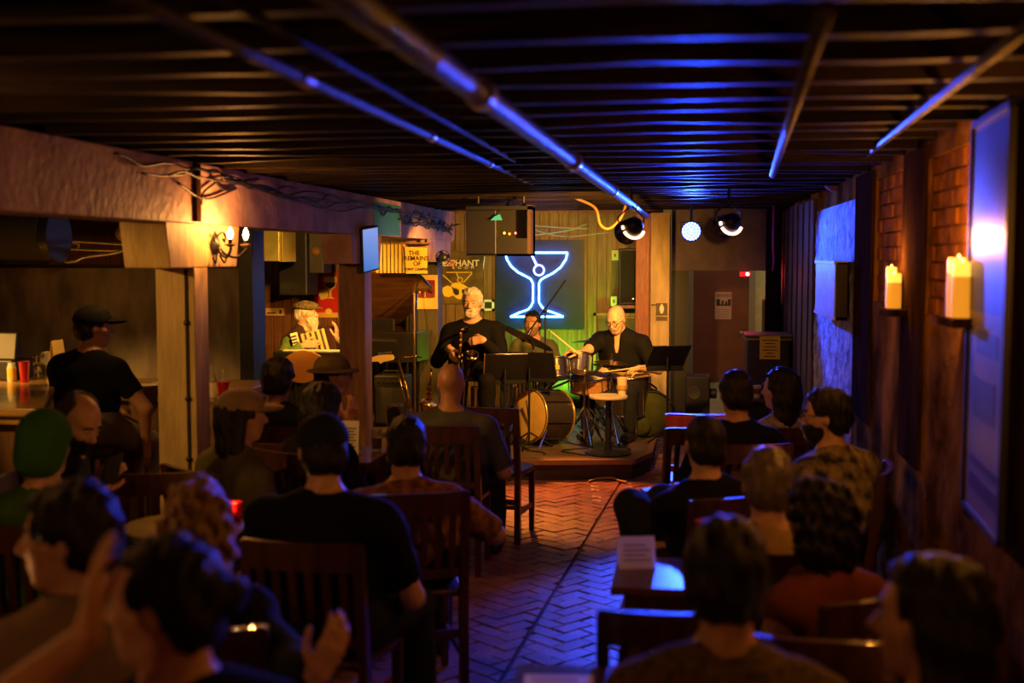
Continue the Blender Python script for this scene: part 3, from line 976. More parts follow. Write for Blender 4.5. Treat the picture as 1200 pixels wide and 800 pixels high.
        v, q = sdf_mesh(bo, 0.007, V3(H) - 0.26, V3(H) + 0.2, wav(8, 0.004, 80))
        np_mesh('beard', v, q, beard_mat or hair_mat or M_hair_dark, root)
    if cap:
        if cap in ('ball', 'ball_back'):
            sg = 1 if cap == 'ball' else -1
            co = [('u', f_ell(HX(-0.012, 0, 0.036), hax, (0.118 * S_, 0.095 * S_, 0.100 * S_)), 0.02), ('i', f_plane(HX(0, 0, 0.028), -hu - hf * 0.05), 0.004)]
            bro = [('u', f_max(f_ell(HX(0.10 * sg, 0, 0.034), hax, (0.095 * S_, 0.080 * S_, 0.02 * S_)), f_plane(HX(0.06 * sg, 0, 0), -hf * sg)), 0.0)]
        elif cap == 'bucket':
            co = [('u', f_ell(HX(-0.012, 0, 0.045), hax, (0.115, 0.095, 0.095)), 0.02), ('i', f_plane(HX(0, 0, 0.025), -hu), 0.004), ('i', f_plane(HX(0, 0, 0.125), hu), 0.02)]
            bro = [('u', f_ell(HX(-0.005, 0, 0.028), hax, (0.165, 0.145, 0.018)), 0.0), ('s', f_ell(HX(-0.012, 0, 0.028), hax, (0.10, 0.08, 0.05)), 0)]
        elif cap == 'flat':
            co = [('u', f_ell(HX(-0.005, 0, 0.062), hax, (0.130, 0.105, 0.055)), 0.02), ('i', f_plane(HX(0, 0, 0.03), -hu - hf * 0.12), 0.006)]
            bro = [('u', f_max(f_ell(HX(0.11, 0, 0.045), hax, (0.055, 0.07, 0.012)), f_plane(HX(0.06, 0, 0), -hf)), 0.0)]
        elif cap == 'beanie':
            co = [('u', f_ell(HX(-0.016, 0, 0.036), hax, (0.122 * S_, 0.100 * S_, 0.112 * S_)), 0.02), ('u', f_cone(HX(-0.07, .02, -.04), HX(-0.07, -.02, -.04), .07, .07), .04), ('s', f_max(f_plane(HX(0.0, 0, 0), -hf), f_plane(HX(0, 0, 0.02), hu)), 0.01)]
            bro = None
        v, q = sdf_mesh(co, 0.008, V3(H) - 0.25, V3(H) + 0.25)
        np_mesh('cap_crown' if cap != 'beanie' else 'knit_cap', v, q, cap_mat, root)
        if bro:
            v, q = sdf_mesh(bro, 0.006, V3(H) - 0.25, V3(H) + 0.25)
            np_mesh('cap_brim', v, q, brim_mat or cap_mat, root)
    if eyes:
        for s in (1, -1):
            e = MB().ball(HX(0.080, s * 0.031, 0.003), 0.0115 * S_, 10, 8).build('eye', M_eye, root, smooth=True)
            MB().ball(HX(0.0885, s * 0.031, 0.002), 0.0055 * S_, 8, 6).build('iris', M_iris, e, smooth=True)
            MB().tube([HX(0.096, s * 0.014, 0.026), HX(0.097, s * 0.032, 0.031), HX(0.084, s * 0.052, 0.024)], 0.0045 * S_, 6).build('eyebrow', brow_mat or beard_mat or hair_mat or M_hair_dark, root, smooth=True)
    if glasses:
        for s in (1, -1):
            c = HX(0.108, s * 0.033, 0.002)
            MB().tube(arc(c, 0.023 * S_, 0, 2 * PI * 15 / 16, 15, hl, hu), 0.0028, 6, closed=True).build('spectacles', M_lens, root, smooth=True)
            MB().tube([HX(0.106, s * 0.056, 0.006), HX(0.05, s * 0.083, 0.008), HX(-0.015, s * 0.085, 0.004)], 0.0025, 6).build('spectacle_arm', M_lens, root, smooth=True)
    root['_arms'] = 0
    del root['_arms']
    return root, dict(H=H, N=N, pelvis=pelvis, arms=arms, lims=lims, bf=bf, bl=bl, td=td, tl=tl, up=up)

def cloth(name, c, var=0.3, vs=9.0, vcol=None, rough=0.85):
    return mat(name, c, rough, var=var, vscale=vs, vcol=vcol, bump=0.3, bscale=120, spec=0.12)
M_denim = cloth('dark_trousers', (0.02, 0.022, 0.03))
M_shoe = mat('dark_leather_shoe', (0.02, 0.015, 0.012), 0.4)
M_hair_dark = mat('hair_dark', (0.010, 0.006, 0.005), 0.5, var=0.4, vscale=40, stretch=(1, 1, .2), bump=0.7, bscale=150, spec=.3)
M_hair_brown = mat('hair_brown', (0.07, 0.035, 0.018), 0.45, var=0.4, vscale=40, bump=1.0, bscale=150)
M_hair_grey = mat('hair_grey', (0.36, 0.32, 0.29), 0.5, var=0.4, vscale=40, bump=1.0, bscale=150)
M_hair_white = mat('hair_white', (0.72, 0.66, 0.58), 0.5, var=0.25, vscale=40, bump=1.0, bscale=150)
M_hair_blond = mat('hair_blond', (0.42, 0.25, 0.11), 0.45, var=0.4, vscale=40, bump=1.0, bscale=150)
C_black = cloth('cloth_black', (0.006, 0.0055, 0.007))
C_navy = cloth('cloth_navy', (0.016, 0.02, 0.045))
C_grey = cloth('cloth_grey', (0.085, 0.085, 0.09))
C_tan = cloth('cloth_tan', (0.30, 0.22, 0.14))
C_green = cloth('cloth_green', (0.06, 0.14, 0.025))
C_olive = cloth('cloth_olive', (0.12, 0.105, 0.05))

# ================================================================== FURNITURE
M_chair = mat('chair_wood', (0.075, 0.023, 0.012), 0.36, var=0.45, vscale=4, stretch=(6, 6, 1), bump=0.15, coat=0.2)
M_chair_red_lit = mat('chair_wood_red_lit', (0.75, 0.10, 0.03), 0.34, var=0.3, vscale=4, stretch=(6, 6, 1), bump=0.15, coat=0.2)  # red light on this one chair is put into the wood colour
M_table = mat('table_wood', (0.10, 0.04, 0.022), 0.3, var=0.4, vscale=4, stretch=(8, 1, 1), coat=0.2)

def make_chair(mt):
    root = thing('dining_chair', 'x', 'chair')
    B = lambda: MB()
    def b(m, name, bev=0.006): return m.build(name, mt, root, local=True, bevel=bev)
    m = MB().prism([(-.20, -.20), (.20, -.20), (.225, .06), (.21, .20), (.14, .225), (-.14, .225), (-.21, .20), (-.225, .06)], (0, 0, .425), (1, 0, 0), (0, 1, 0), (0, 0, 1), .03)
    b(m, 'seat', .008)
    for s in (-1, 1):
        m = MB()
        pts = [(-.20, 0.0), (-.195, .44), (-.215, .60), (-.247, .88)]
        for i in range(3):
            (y0, z0), (y1, z1) = pts[i], pts[i + 1]
            x0, x1 = s * .205 - .018, s * .205 + .018
            m.hexa([(x0, y0 - .02, z0), (x1, y0 - .02, z0), (x1, y0 + .02, z0), (x0, y0 + .02, z0), (x0, y1 - .018, z1), (x1, y1 - .018, z1), (x1, y1 + .018, z1), (x0, y1 + .018, z1)])
        b(m, 'leg', 0)
        b(MB().hexa([(s * .195 - .016, .17, 0), (s * .195 + .016, .17, 0), (s * .195 + .016, .20, 0), (s * .195 - .016, .20, 0), (s * .195 - .02, .165, .425), (s * .195 + .02, .165, .425), (s * .195 + .02, .205, .425), (s * .195 - .02, .205, .425)]), 'leg')
        b(MB().box(s * .197 - .010, s * .197 + .010, -.19, .18, .17, .20), 'stretcher', 0)
    b(MB().box(-.19, .19, -.005, .017, .175, .20), 'stretcher', 0)
    b(MB().box(-.19, .19, .178, .196, .37, .425), 'apron', 0)
    b(MB().box(-.19, .19, -.205, -.187, .25, .285), 'stretcher', 0)
    # curved top rail and lower rail
    def rail(z0, z1, t, name, yoff):
        m = MB(); n = 8
        for i in range(n):
            xa, xb = -.215 + .43 * i / n, -.215 + .43 * (i + 1) / n
            ca = -.028 * (1 - (xa / .215) ** 2); cb = -.028 * (1 - (xb / .215) ** 2)
            yb0 = lambda z: -.215 - (z - .60) / .35 * .04 + yoff
            m.hexa([(xa, yb0(z0) + ca - t, z0), (xb, yb0(z0) + cb - t, z0), (xb, yb0(z0) + cb + t, z0), (xa, yb0(z0) + ca + t, z0), (xa, yb0(z1) + ca - t, z1), (xb, yb0(z1) + cb - t, z1), (xb, yb0(z1) + cb + t, z1), (xa, yb0(z1) + ca + t, z1)])
        b(m, name, 0)
    rail(.785, .885, .012, 'top_rail', 0)
    rail(.515, .555, .010, 'lower_rail', .006)
    for i in range(6):
        x = -.15 + .06 * i; c = -.028 * (1 - (x / .215) ** 2)
        b(MB().hexa([(x - .014, -.203 + c, .55), (x + .014, -.203 + c, .55), (x + .014, -.191 + c, .55), (x - .014, -.191 + c, .55), (x - .014, -.243 + c, .79), (x + .014, -.243 + c, .79), (x + .014, -.231 + c, .79), (x - .014, -.231 + c, .79)]), 'slat', 0)
    return root
proto_chair = make_chair(M_chair); proto_red = make_chair(M_chair_red_lit)
USED = {'d': False, 'r': False}
def chair(x, y, face, label, red=False, group=None):
    key = 'r' if red else 'd'; pr = proto_red if red else proto_chair
    if not USED[key]:
        USED[key] = True; o = pr
        o.location = (x, y, 0); o.rotation_euler = (0, 0, math.radians(face))
    else:
        o = dup(pr, (x, y, 0), math.radians(face))
    o['label'] = label
    if group: o['group'] = group
    return o
def seat_for(info, face, label, back=0.0):
    p = info['pelvis']; a = math.radians(face); f = Vector((-math.sin(a), math.cos(a), 0))
    q = p + f * (0.075 + back)
    return chair(q.x, q.y, face, label, group='wooden slat-back chairs of the audience')

def table(x, y, wx, wy, label, z=0.745, rz=0.0):
    t = thing('table', label, 'table', (x, y, 0), rz, 'dark wooden tables')
    MB().box(-wx / 2, wx / 2, -wy / 2, wy / 2, z - .03, z).build('tabletop', M_table, t, local=True, bevel=.006)
    MB().box(-wx / 2 + .06, wx / 2 - .06, -wy / 2 + .06, wy / 2 - .06, z - .09, z - .03).build('apron', M_table, t, local=True)
    for sx in (-1, 1):
        for sy in (-1, 1):
            cx, cy = sx * (wx / 2 - .07), sy * (wy / 2 - .07)
            MB().hexa([(cx - .02, cy - .02, 0), (cx + .02, cy - .02, 0), (cx + .02, cy + .02, 0), (cx - .02, cy + .02, 0), (cx - .027, cy - .027, z - .03), (cx + .027, cy - .027, z - .03), (cx + .027, cy + .027, z - .03), (cx - .027, cy + .027, z - .03)]).build('leg', M_table, t, local=True)
    return t
def round_table(x, y, r, z, label, mt, h0=0.0):
    t = thing('round_table', label, 'table', (x, y, h0))
    MB().lathe([(r - .012, z - .028), (r, z - .02), (r, z - .005), (r - .005, z), (0, z)], (x, y, h0), n=36).build('tabletop', mt, t, smooth='auto')
    MB().lathe([(.032, .03), (.024, .08), (.022, z - .03), (.07, z - .028)], (x, y, h0), n=16).build('column', M_blackmetal, t, smooth='auto')
    MB().lathe([(.20, 0), (.20, .012), (.12, .022), (.03, .04)], (x, y, h0), n=28).build('base', M_blackmetal, t, smooth='auto')
    return t

TZ = 0.745
t_l1 = table(-1.93, 6.45, .56, .56, 'dark square table with a standing menu card and red tumblers')
rt = P(215, 617, 4.62)
round_table(rt.x, rt.y, .25, TZ, 'small round table catching yellow light with candle glasses on it', mat('pale_table_laminate', (0.55, 0.44, 0.18), .35, var=.2))
t_r1 = table(-.05, 4.15, .36, .42, 'small dark table with a blue-lit folded menu card by the brick aisle')
t_r2 = table(.50, 6.05, .50, .46, 'dark table in front of the man in spectacles and floral shirt')
t_r0 = table(-.12, 2.95, .62, .42, 'dark table with a pale paper sheet, between aisle and seated man in olive shirt')
t_r3 = table(.72, 2.85, .46, .5, 'dark table against the stucco wall beside the long dark hair')
t_l4 = table(-2.0, 2.75, .5, .5, 'dark table in front of the man in a taupe tee')

# table tops: candle glasses, cups, cards
M_redglass = mat('red_glass', (0.55, 0.012, 0.012), .12, trans=.55, spec=.5)
M_flame = mat('candle_flame', (1, .5, .15), .5, emit=(1.0, .36, .09), estr=14)
M_wax = mat('candle_wax', (0.8, 0.7, 0.5), .5)
def red_candle(loc, label, lit=True, power=0.5, h=.085, r=.032):
    t = thing('candle_glass', label, 'candle', loc, 0, 'red candle glasses')
    MB().lathe([(r * .8, 0), (r * .92, .01), (r, h), (r * .9, h), (r * .8, .012), (0, .012)], loc, n=18).build('glass', M_redglass, t, smooth='auto')
    MB().lathe([(r * .7, .013), (r * .7, .035), (0, .036)], loc, n=14).build('wax', M_wax, t, smooth='auto')
    if lit:
        f = Vector(loc) + Vector((0, 0, .055))
        MB().lathe([(.001, -.014), (.006, -.006), (.0075, 0), (.005, .012), (.001, .024)], f, n=10).build('flame', M_flame, t, smooth=True)
        lamp('candle_light', 'POINT', f + Vector((0, 0, .045)), (1.0, .42, .12), power, t, size=.015)
    return t
def red_cup(loc, label, h=.15, r=.042):
    t = thing('tumbler', label, 'tumbler', loc, 0, 'red plastic tumblers')
    MB().lathe([(r * .72, 0), (r, h), (r * 1.03, h), (r * .93, h - .004), (r * .66, .008), (0, .008)], loc, n=18).build('cup', mat('red_plastic', (0.42, 0.010, 0.012), .25, trans=.2), t, smooth='auto')
    MB().tube(arc(Vector(loc) + Vector((0, 0, h)), r * 1.02, 0, 2 * PI * 17 / 18, 17, (1, 0, 0), (0, 1, 0)), .0025, 6, closed=True).build('rim', mat('red_plastic', (0, 0, 0)), t, smooth=True)
    return t
def on_table(px, py, z):
    d = FW + RT * ((px - 600) / FPX) - UP * ((py - 400) / FPX)
    return Vector((0, 0, CAM_H)) + d * ((z - CAM_H) / d.z)
def tent_card(loc, rz, w_, h_, label, mt, lines=5):
    t = thing('menu_card', label, 'menu card', loc, rz, 'folded menu cards')
    n = h_ * .28
    for s in (1, -1):
        MB().hexa([(-w_ / 2, s * n - .001, 0), (w_ / 2, s * n - .001, 0), (w_ / 2, s * n + .001, 0), (-w_ / 2, s * n + .001, 0), (-w_ / 2, -.001, h_), (w_ / 2, -.001, h_), (w_ / 2, .001, h_), (-w_ / 2, .001, h_)]).build('leaf', mt, t, local=True)
    for i in range(lines):
        zz = h_ * (.25 + .6 * i / lines); yy = -n * (1 - zz / h_)
        MB().box(-w_ * .36, w_ * (.36 - .12 * (i % 2)), yy - .0022, yy - .001, zz, zz + h_ * .035).build('printed_line', mat('menu_ink', (.12, .10, .12), .8), t, local=True)
    return t
M_translucent_card = mat('menu_paper_thin', (0.85, 0.83, 0.85), .5)
_nt = M_translucent_card.node_tree; _tr = _nt.nodes.new('ShaderNodeBsdfTranslucent'); _mx = _nt.nodes.new('ShaderNodeMixShader'); _mx.inputs[0].default_value = .6
_tr.inputs['Color'].default_value = (.9, .88, .9, 1)
_nt.links.new(_nt.nodes['Principled BSDF'].outputs[0], _mx.inputs[1]); _nt.links.new(_tr.outputs[0], _mx.inputs[2]); _nt.links.new(_mx.outputs[0], _nt.nodes['Material Output'].inputs['Surface'])
M_card = mat('menu_paper', (0.62, 0.58, 0.56), .7, var=.1)
tent_card(Vector((-1.83, 6.42, TZ)), math.radians(6), .105, .19, 'tall folded menu card standing between red tumblers on dark table', M_card, 7)
tent_card(Vector((-.155, 4.22, TZ)), math.radians(12), .13, .11, 'low folded menu card catching blue light beside the aisle', M_translucent_card, 4)
red_cup(Vector((-1.99, 6.40, TZ)), 'red tumbler left of the tall menu card on the audience table', .14, .036)
red_cup(Vector((-2.08, 6.52, TZ)), 'red tumbler behind another red tumbler on the table with the tall menu card', .15, .036)
red_cup(Vector((0.09, 4.32, TZ)), 'red tumbler beside the low blue-lit menu card', .15, .036)
red_candle(Vector((rt.x + .17, rt.y - .02, TZ)), 'bright candle glass on the rim of the small yellow-lit round table', power=.7)
red_candle(Vector((rt.x + .19, rt.y + .08, TZ)), 'dimmer red candle glass behind the bright one on the round table', power=.25)
red_candle(Vector((.44, 6.2, TZ)), 'candle glass in front of the man in spectacles', power=1.2)
red_candle(Vector((-2.12, 2.80, TZ)), 'red candle glass on the table by the man in taupe', power=3)
red_candle(Vector((.66, 2.80, TZ)), 'candle glass by the long dark hair against stucco wall', power=.5)
# sheet of paper at the aisle table, phone / tablet, drinks
pa = thing('paper_sheet', 'pale paper sheet lying on the dark aisle table', 'paper', (-.30, 2.93, TZ))
MB().obox((-.30, 2.93, TZ + .002), (1, .1, 0), (-.1, 1, 0), (0, 0, 1), .09, .14, .001).build('sheet', mat('menu_paper_white', (0.85, 0.83, 0.85), .5), pa)
for i in range(6):
    MB().obox((-.30 - .004 * i, 2.83 + .04 * i, TZ + .0036), (1, .1, 0), (-.1, 1, 0), (0, 0, 1), .06, .004, .0005).build('printed_line', mat('menu_ink', (0, 0, 0)), pa)
def phone(c, ax, ay, label):
    t = thing('phone', label, 'phone', c)
    az = Vector(ax).cross(Vector(ay)).normalized()
    MB().obox(c, ax, ay, az, .037, .075, .004).build('body', M_black, t, bevel=.003)
    MB().obox(Vector(c) + az * .0045, ax, ay, az, .033, .068, .0005).build('screen', mat('phone_glass', (.02, .02, .03), .08), t)
    return t
phone(Vector((.36, 6.08, TZ + .006)), (1, .3, 0), (-.3, 1, 0), 'dark phone lying on the table before the man in spectacles')
def tumbler(loc, label, h=.12, r=.034, fill=None):
    t = thing('drinking_glass', label, 'glass', loc)
    MB().lathe([(r * .8, 0), (r, h), (r * .94, h), (r * .74, .01), (0, .01)], loc, n=18).build('glass', mat('clear_glass', (.9, .9, .9), .05, trans=.95), t, smooth='auto')
    MB().lathe([(r * .72, .011), (r * .85, h * .6), (0, h * .6)], loc, n=16).build('drink', mat('amber_drink', (.5, .22, .03), .1, trans=.5) if fill is None else fill, t, smooth='auto')
    return t
tumbler(Vector((.60, 2.98, TZ)), 'glass of amber drink on the table by the stucco wall')
tumbler(Vector((-1.72, 6.58, TZ)), 'glass of amber drink beside the tall menu card')
tumbler(Vector((.62, 5.98, TZ)), 'glass of amber drink before the man in the floral shirt')

# ================================================================== AUDIENCE
def HP(px, ytop, Y, drop=.125):
    return P(px, ytop, Y) - Vector((0, 0, drop))
G_A = None
def aud(label, px, ytop, Y, face, chair_label=None, drop=.125, cdir=None, **kw):
    r, i = person(label, HP(px, ytop, Y, drop), face, **kw)
    bd = kw.get('body_dir'); bd = face if bd is None else bd
    if chair_label: seat_for(i, cdir if cdir is not None else bd, chair_label)
    return r, i

M_plaidish = cloth('shirt_pattern_rust', (0.34, 0.15, 0.08), .8, 26, (0.10, 0.04, 0.03))
M_floral = cloth('shirt_floral', (0.36, 0.28, 0.18), .9, 16, (0.03, 0.03, 0.025))
M_speckle = cloth('shirt_olive_speckle', (0.17, 0.115, 0.05), .7, 45, (0.05, 0.035, 0.02))
M_lav = cloth('shirt_lavender_print', (0.42, 0.36, 0.46), .8, 22, (0.12, 0.10, 0.16))
M_taupe = cloth('shirt_taupe', (0.26, 0.19, 0.135))
M_gold = cloth('shirt_mustard', (0.42, 0.27, 0.10))
M_captan = cloth('cap_tan', (0.32, 0.22, 0.14))
M_bluegrey = cloth('shirt_blue_grey', (0.15, 0.16, 0.19))

# bar customer on his stool
r, bar_i = person('man in black tee and black cap seated with his back turned at the bar', HP(110, 358, 6.85, .13), -55, body_dir=-8, seat=.72, wide=1.12, lean=.06, skin='tan', shirt=C_black, sleeve=.62,
    pants=cloth('grey_trousers', (.20, .17, .15)), hair='short', cap='ball', cap_mat=C_black, belly=.03,
    wrists=[None, P(171, 520, 6.95)], hands=[None, dict(d=(0, .3, -1), pn=(-1, 0, 0), curl=.3)], elbows=[None, (1, -.2, -.1)])
bp = bar_i['pelvis']
def stool(x, y, label, h=.70, z0=0.0, mt=None):
    t = thing('bar_stool', label, 'stool', (x, y, z0))
    MB().lathe([(.15, h - .05), (.17, h - .04), (.172, h - .012), (.15, h), (0, h)], (x, y, z0), n=28).build('seat', mt or mat('stool_vinyl', (.05, .03, .02), .4), t, smooth='auto')
    for k in range(4):
        a = PI / 4 + k * PI / 2
        MB().cone((x + .20 * math.cos(a), y + .20 * math.sin(a), z0), (x + .12 * math.cos(a), y + .12 * math.sin(a), z0 + h - .05), .014, .014, 10).build('leg', M_blackmetal, t, smooth='auto')
    MB().tube(arc((x, y, z0 + .25), .182, 0, 2 * PI * 23 / 24, 23, (1, 0, 0), (0, 1, 0)), .009, 8, closed=True).build('foot_ring', M_chrome, t, smooth=True)
    return t
stool(bp.x, bp.y + .02, 'round bar stool under the man in the black cap')

def mk(a): return a
aud('person in green knit cap and green jacket seen from behind beside the bar end', 53, 484, 4.2, 5, 'slat-back chair under the person in the green jacket', shirt=C_green, sleeve=1.95, skin='fair', cap='beanie', cap_mat=cloth('knit_green', (.045, .15, .022)), wide=1.0, lean=.04)
ph = P(131, 550, 4.6)
phone(ph, (0.75, .5, .25), (.3, -.25, .75), 'phone held up by the balding bearded man')
aud('balding bearded man in dark shirt looking down at his phone', 92, 461, 4.85, -110, 'slat-back chair under the balding man with the phone', head_pitch=-28, body_dir=-75, shirt=C_navy, sleeve=1.9, skin='fair', hair='receding', hair_mat=M_hair_brown, beard='short', beard_mat=M_hair_dark, eyes=True,
    wrists=[P(112, 575, 4.55), P(118, 566, 4.75)], hands=[dict(d=(.6, .2, .6), pn=(.3, .6, .3), curl=.55), dict(d=(.6, -.1, .6), pn=(.2, -.6, .2), curl=.55)], h=.008)
aud('dark haired man in taupe tee turned towards the bar, chin lifted', 78, 568, 2.62, 102, 'slat-back chair under the man in taupe', body_dir=45, skin='fair', shirt=M_taupe, hair='thick', eyes=True, h=.007, hs=.011, lean=.03)
aud('person with dark pulled-back hair holding a hand up to the cheek', 190, 628, 2.05, 90, 'slat-back chair under the person with a raised hand', body_dir=30, skin='fair', shirt=C_black, sleeve=.4, hair='bun', eyes=True, h=.0065, hs=.011, scale=.97, lean=.0,
    wrists=[P(103, 745, 1.86), None], hands=[dict(d=(.05, .1, 1), pn=(.9, .45, 0), curl=.22, spread=.06, thumb=(.3, .9, .2)), None], elbows=[(-.6, -.3, -.7), None])
aud('blond person with tousled hair in dark jacket by the round table', 232, 566, 3.15, 12, 'slat-back chair under the blond person', skin='fair', shirt=C_navy, sleeve=1.9, wrists=[None, P(372, 792, 2.75)], hands=[None, dict(d=(.45, .1, .9), pn=(-.5, .6, 0), curl=.3, thumb=(-.3, -.6, .6))], h=.008, hair='curly', hair_mat=M_hair_blond, lean=.05, wide=.92, scale=.93)
aud('person in tan cap and olive jacket turned to the right by the wooden post', 284, 456, 5.35, -62, 'slat-back chair under the person in the tan cap', body_dir=-35, skin='tan', shirt=C_olive, sleeve=1.95, hair='long', cap='ball', cap_mat=M_captan, lean=.08, eyes=True)
aud('broad man in black shirt and navy cap seen from behind', 377, 486, 4.1, 28, 'slat-back chair under the broad man in the navy cap', body_dir=-5, skin='fair', shirt=C_black, sleeve=.8, hair='crop', cap='ball', cap_mat=C_navy, wide=1.26, belly=.04, lean=.04)
aud('dark haired person in black sitting before the accordion player', 326, 420, 6.75, 0, 'slat-back chair under the dark haired person before the accordion player', skin='brown', shirt=C_black, sleeve=1.9, hair='thick', wide=.95)
aud('person with long dark hair in black coat next to the bucket hat', 379, 447, 5.9, -25, 'slat-back chair under the long haired person in black coat', skin='fair', shirt=C_black, sleeve=1.9, hair='long', scale=.97)
aud('man in bucket hat and spectacles with pale patterned shirt, facing right', 391, 416, 7.15, -78, 'slat-back chair under the man in the bucket hat', body_dir=-60, skin='tan', shirt=cloth('shirt_pale_print', (.40, .32, .27), .7, 40, (.1, .07, .06)), sleeve=.7, hair='short', cap='bucket', cap_mat=cloth('hat_olive', (.10, .07, .035)), glasses=True, eyes=True, h=.008,
    wrists=[P(409, 494, 6.95), None], hands=[dict(d=(.3, 0, 1), pn=(-.6, .6, 0), curl=.5), None])
aud('bald man in grey shirt seen from behind facing the saxophones', 529, 426, 6.95, -6, 'slat-back chair under the bald man in grey', body_dir=0, skin='tan', shirt=C_grey, sleeve=.9, wide=1.22, belly=.03, drop=.12)
aud('man in rust patterned shirt leaning one arm over his chair back', 476, 488, 5.02, 12, 'slat-back chair under the man in the rust patterned shirt', body_dir=22, skin='tan', shirt=M_plaidish, sleeve=.9, hair='short', wide=1.1, lean=.10, wrists=[None, P(520, 612, 5.27)], elbows=[None, (1, -.6, .1)])
# right side
aud('man in black shirt with short dark hair beside the reddish chair', 862, 434, 6.5, 15, 'slat-back chair under the man in black beside the reddish chair', skin='tan', shirt=C_black, sleeve=.9, hair='short', wide=1.05)
aud('woman with long dark hair in lavender print top turned to the left', 914, 431, 7.15, 62, 'slat-back chair under the woman in lavender print', body_dir=30, skin='fair', shirt=M_lav, sleeve=1.5, hair='long', scale=.96, eyes=True, wide=.9)
aud('bearded man in spectacles and floral shirt turned left against the wall', 968, 456, 5.72, 82, 'slat-back chair under the man in the floral shirt', cdir=78, body_dir=40, skin='fair', shirt=M_floral, sleeve=.9, hair='thick', beard='short', glasses=True, eyes=True, h=.009, wide=1.05)
w17 = P(826, 486, 5.1)
aud('man in black tee with crossed legs reaching into the aisle', 826, 486, 5.1, 14, 'slat-back chair under the man with crossed legs', body_dir=30, skin='fair', shirt=C_black, sleeve=.9, hair='crop', hair_mat=M_hair_dark, wide=1.05, seat=.45, wrists=[P(800, 575, 5.35), P(815, 580, 5.35)],
    knees=[P(738, 590, 5.45), P(775, 585, 5.5)], legs=[P(752, 668, 5.3), P(790, 690, 5.5)])
aud('grey haired man in mustard shirt with his back turned', 899, 525, 4.22, 8, 'slat-back chair under the man in the mustard shirt', skin='fair', shirt=M_gold, sleeve=.9, hair='short', hair_mat=mat('hair_salt_pepper', (.13, .10, .085), .5, var=.4, vscale=40), wide=1.15, belly=.02)
aud('woman with dark curly hair in rust red top behind the mustard shirt', 958, 563, 3.70, 35, 'slat-back chair under the woman in the rust red top', skin='tan', shirt=cloth('top_wine', (.16, .04, .03)), sleeve=0, hair='curly', scale=.93, wide=.92)
aud('man with thick black hair in speckled olive shirt seen from behind by the aisle', 852, 610, 2.62, 0, 'slat-back chair under the man in the speckled olive shirt', skin='tan', shirt=M_speckle, sleeve=.9, hair='thick', wide=1.05, h=.009, hs=.011)
aud('person with long straight dark hair beside the stucco wall, face turned left', 1090, 653, 2.48, 68, 'slat-back chair under the person with straight hair by the stucco wall', body_dir=25, skin='fair', shirt=C_black, sleeve=1.9, hair='long', eyes=True, h=.008, hs=.012)

# empty chairs
chair(P(606, 480, 7.9).x - .12, 7.75, -8, 'empty dark slat-back chair at the aisle beside the bald man in grey', group='wooden slat-back chairs of the audience')
chair(P(690, 490, 6.9).x + .56, 7.05, 22, 'empty slat-back chair turned towards the drum kit at the aisle', group='wooden slat-back chairs of the audience')
chair(P(823, 478, 7.3).x, 7.62, 0, 'reddish lit slat-back chair standing beyond the man in black', red=True)
chair(-.02, 3.48, 4, 'empty slat-back chair pulled up to the table with the blue-lit menu card', group='wooden slat-back chairs of the audience')
chair(.40, 3.30, 0, 'empty slat-back chair directly behind the woman in the rust red top', red=False, group='wooden slat-back chairs of the audience')
chair(P(200, 550, 5.3).x, 5.25, 20, 'empty slat-back chair beside the ochre post', group='wooden slat-back chairs of the audience')
chair(P(325, 520, 6.1).x, 6.15, -10, 'empty slat-back chair between tan cap and navy cap', group='wooden slat-back chairs of the audience')

# ================================================================== LAMPS AND FIXTURES
AMBER = (1.0, 0.43, 0.06)
M_bulb = mat('candle_bulb', (1, .8, .5), .3, emit=(1.0, .62, .28), estr=45)
M_iron = mat('wrought_iron', (0.025, 0.018, 0.014), 0.45, metal=.6)

def sconce(y, z, label, power):
    """two-armed iron candle sconce on the aisle face of the girder bolster"""
    t = thing('wall_sconce', label, 'sconce', (XG, y, z), 0, 'iron candle sconces')
    f = XG + .006
    MB().lathe([(.055, 0), (.055, .008), (.035, .016), (.012, .03), (0, .032)], (f, y, z), (1, 0, 0), 20).build('backplate', M_iron, t, smooth='auto')
    for s in (-1, 1):
        c = Vector((f, y, z))
        pts = spline([c + Vector((.02, 0, 0)), c + Vector((.05, s * .03, -.045)), c + Vector((.10, s * .075, -.06)), c + Vector((.135, s * .11, -.02)), c + Vector((.135, s * .115, .0))], 6)
        a = MB().tube(pts, .008, 8).build('arm', M_iron, t, smooth=True)
        curl = spline([c + Vector((.01, s * .01, .05)), c + Vector((.025, s * .05, .075)), c + Vector((.03, s * .085, .05)), c + Vector((.03, s * .07, .025)), c + Vector((.028, s * .05, .04))], 6)
        MB().tube(curl, .006, 8).build('scroll', M_iron, t, smooth=True)
        curl = spline([c + Vector((.02, s * .02, -.05)), c + Vector((.03, s * .06, -.09)), c + Vector((.03, s * .09, -.07)), c + Vector((.03, s * .075, -.05))], 6)
        MB().tube(curl, .006, 8).build('scroll', M_iron, t, smooth=True)
        e = c + Vector((.135, s * .115, .0))
        MB().lathe([(.004, -.01), (.030, .004), (.032, .010), (.010, .012)], e, n=16).build('drip_pan', mat('brass_pan', (.6, .4, .18), .35, metal=.8), t, smooth='auto')
        MB().lathe([(.011, .010), (.011, .035), (0, .036)], e, n=12).build('candle_tube', M_iron, t, smooth='auto')
        bl = e + Vector((0, 0, .062))
        MB().lathe([(.006, -.026), (.014, -.012), (.016, 0), (.012, .016), (.004, .032), (.001, .036)], bl, n=12).build('bulb', M_bulb, t, smooth=True)
        lamp('bulb_light', 'POINT', bl + Vector((.0, 0, .055)), (1.0, .38, .07), power, t, size=.02)
    return t
ys = PX(250, 283, XG).y
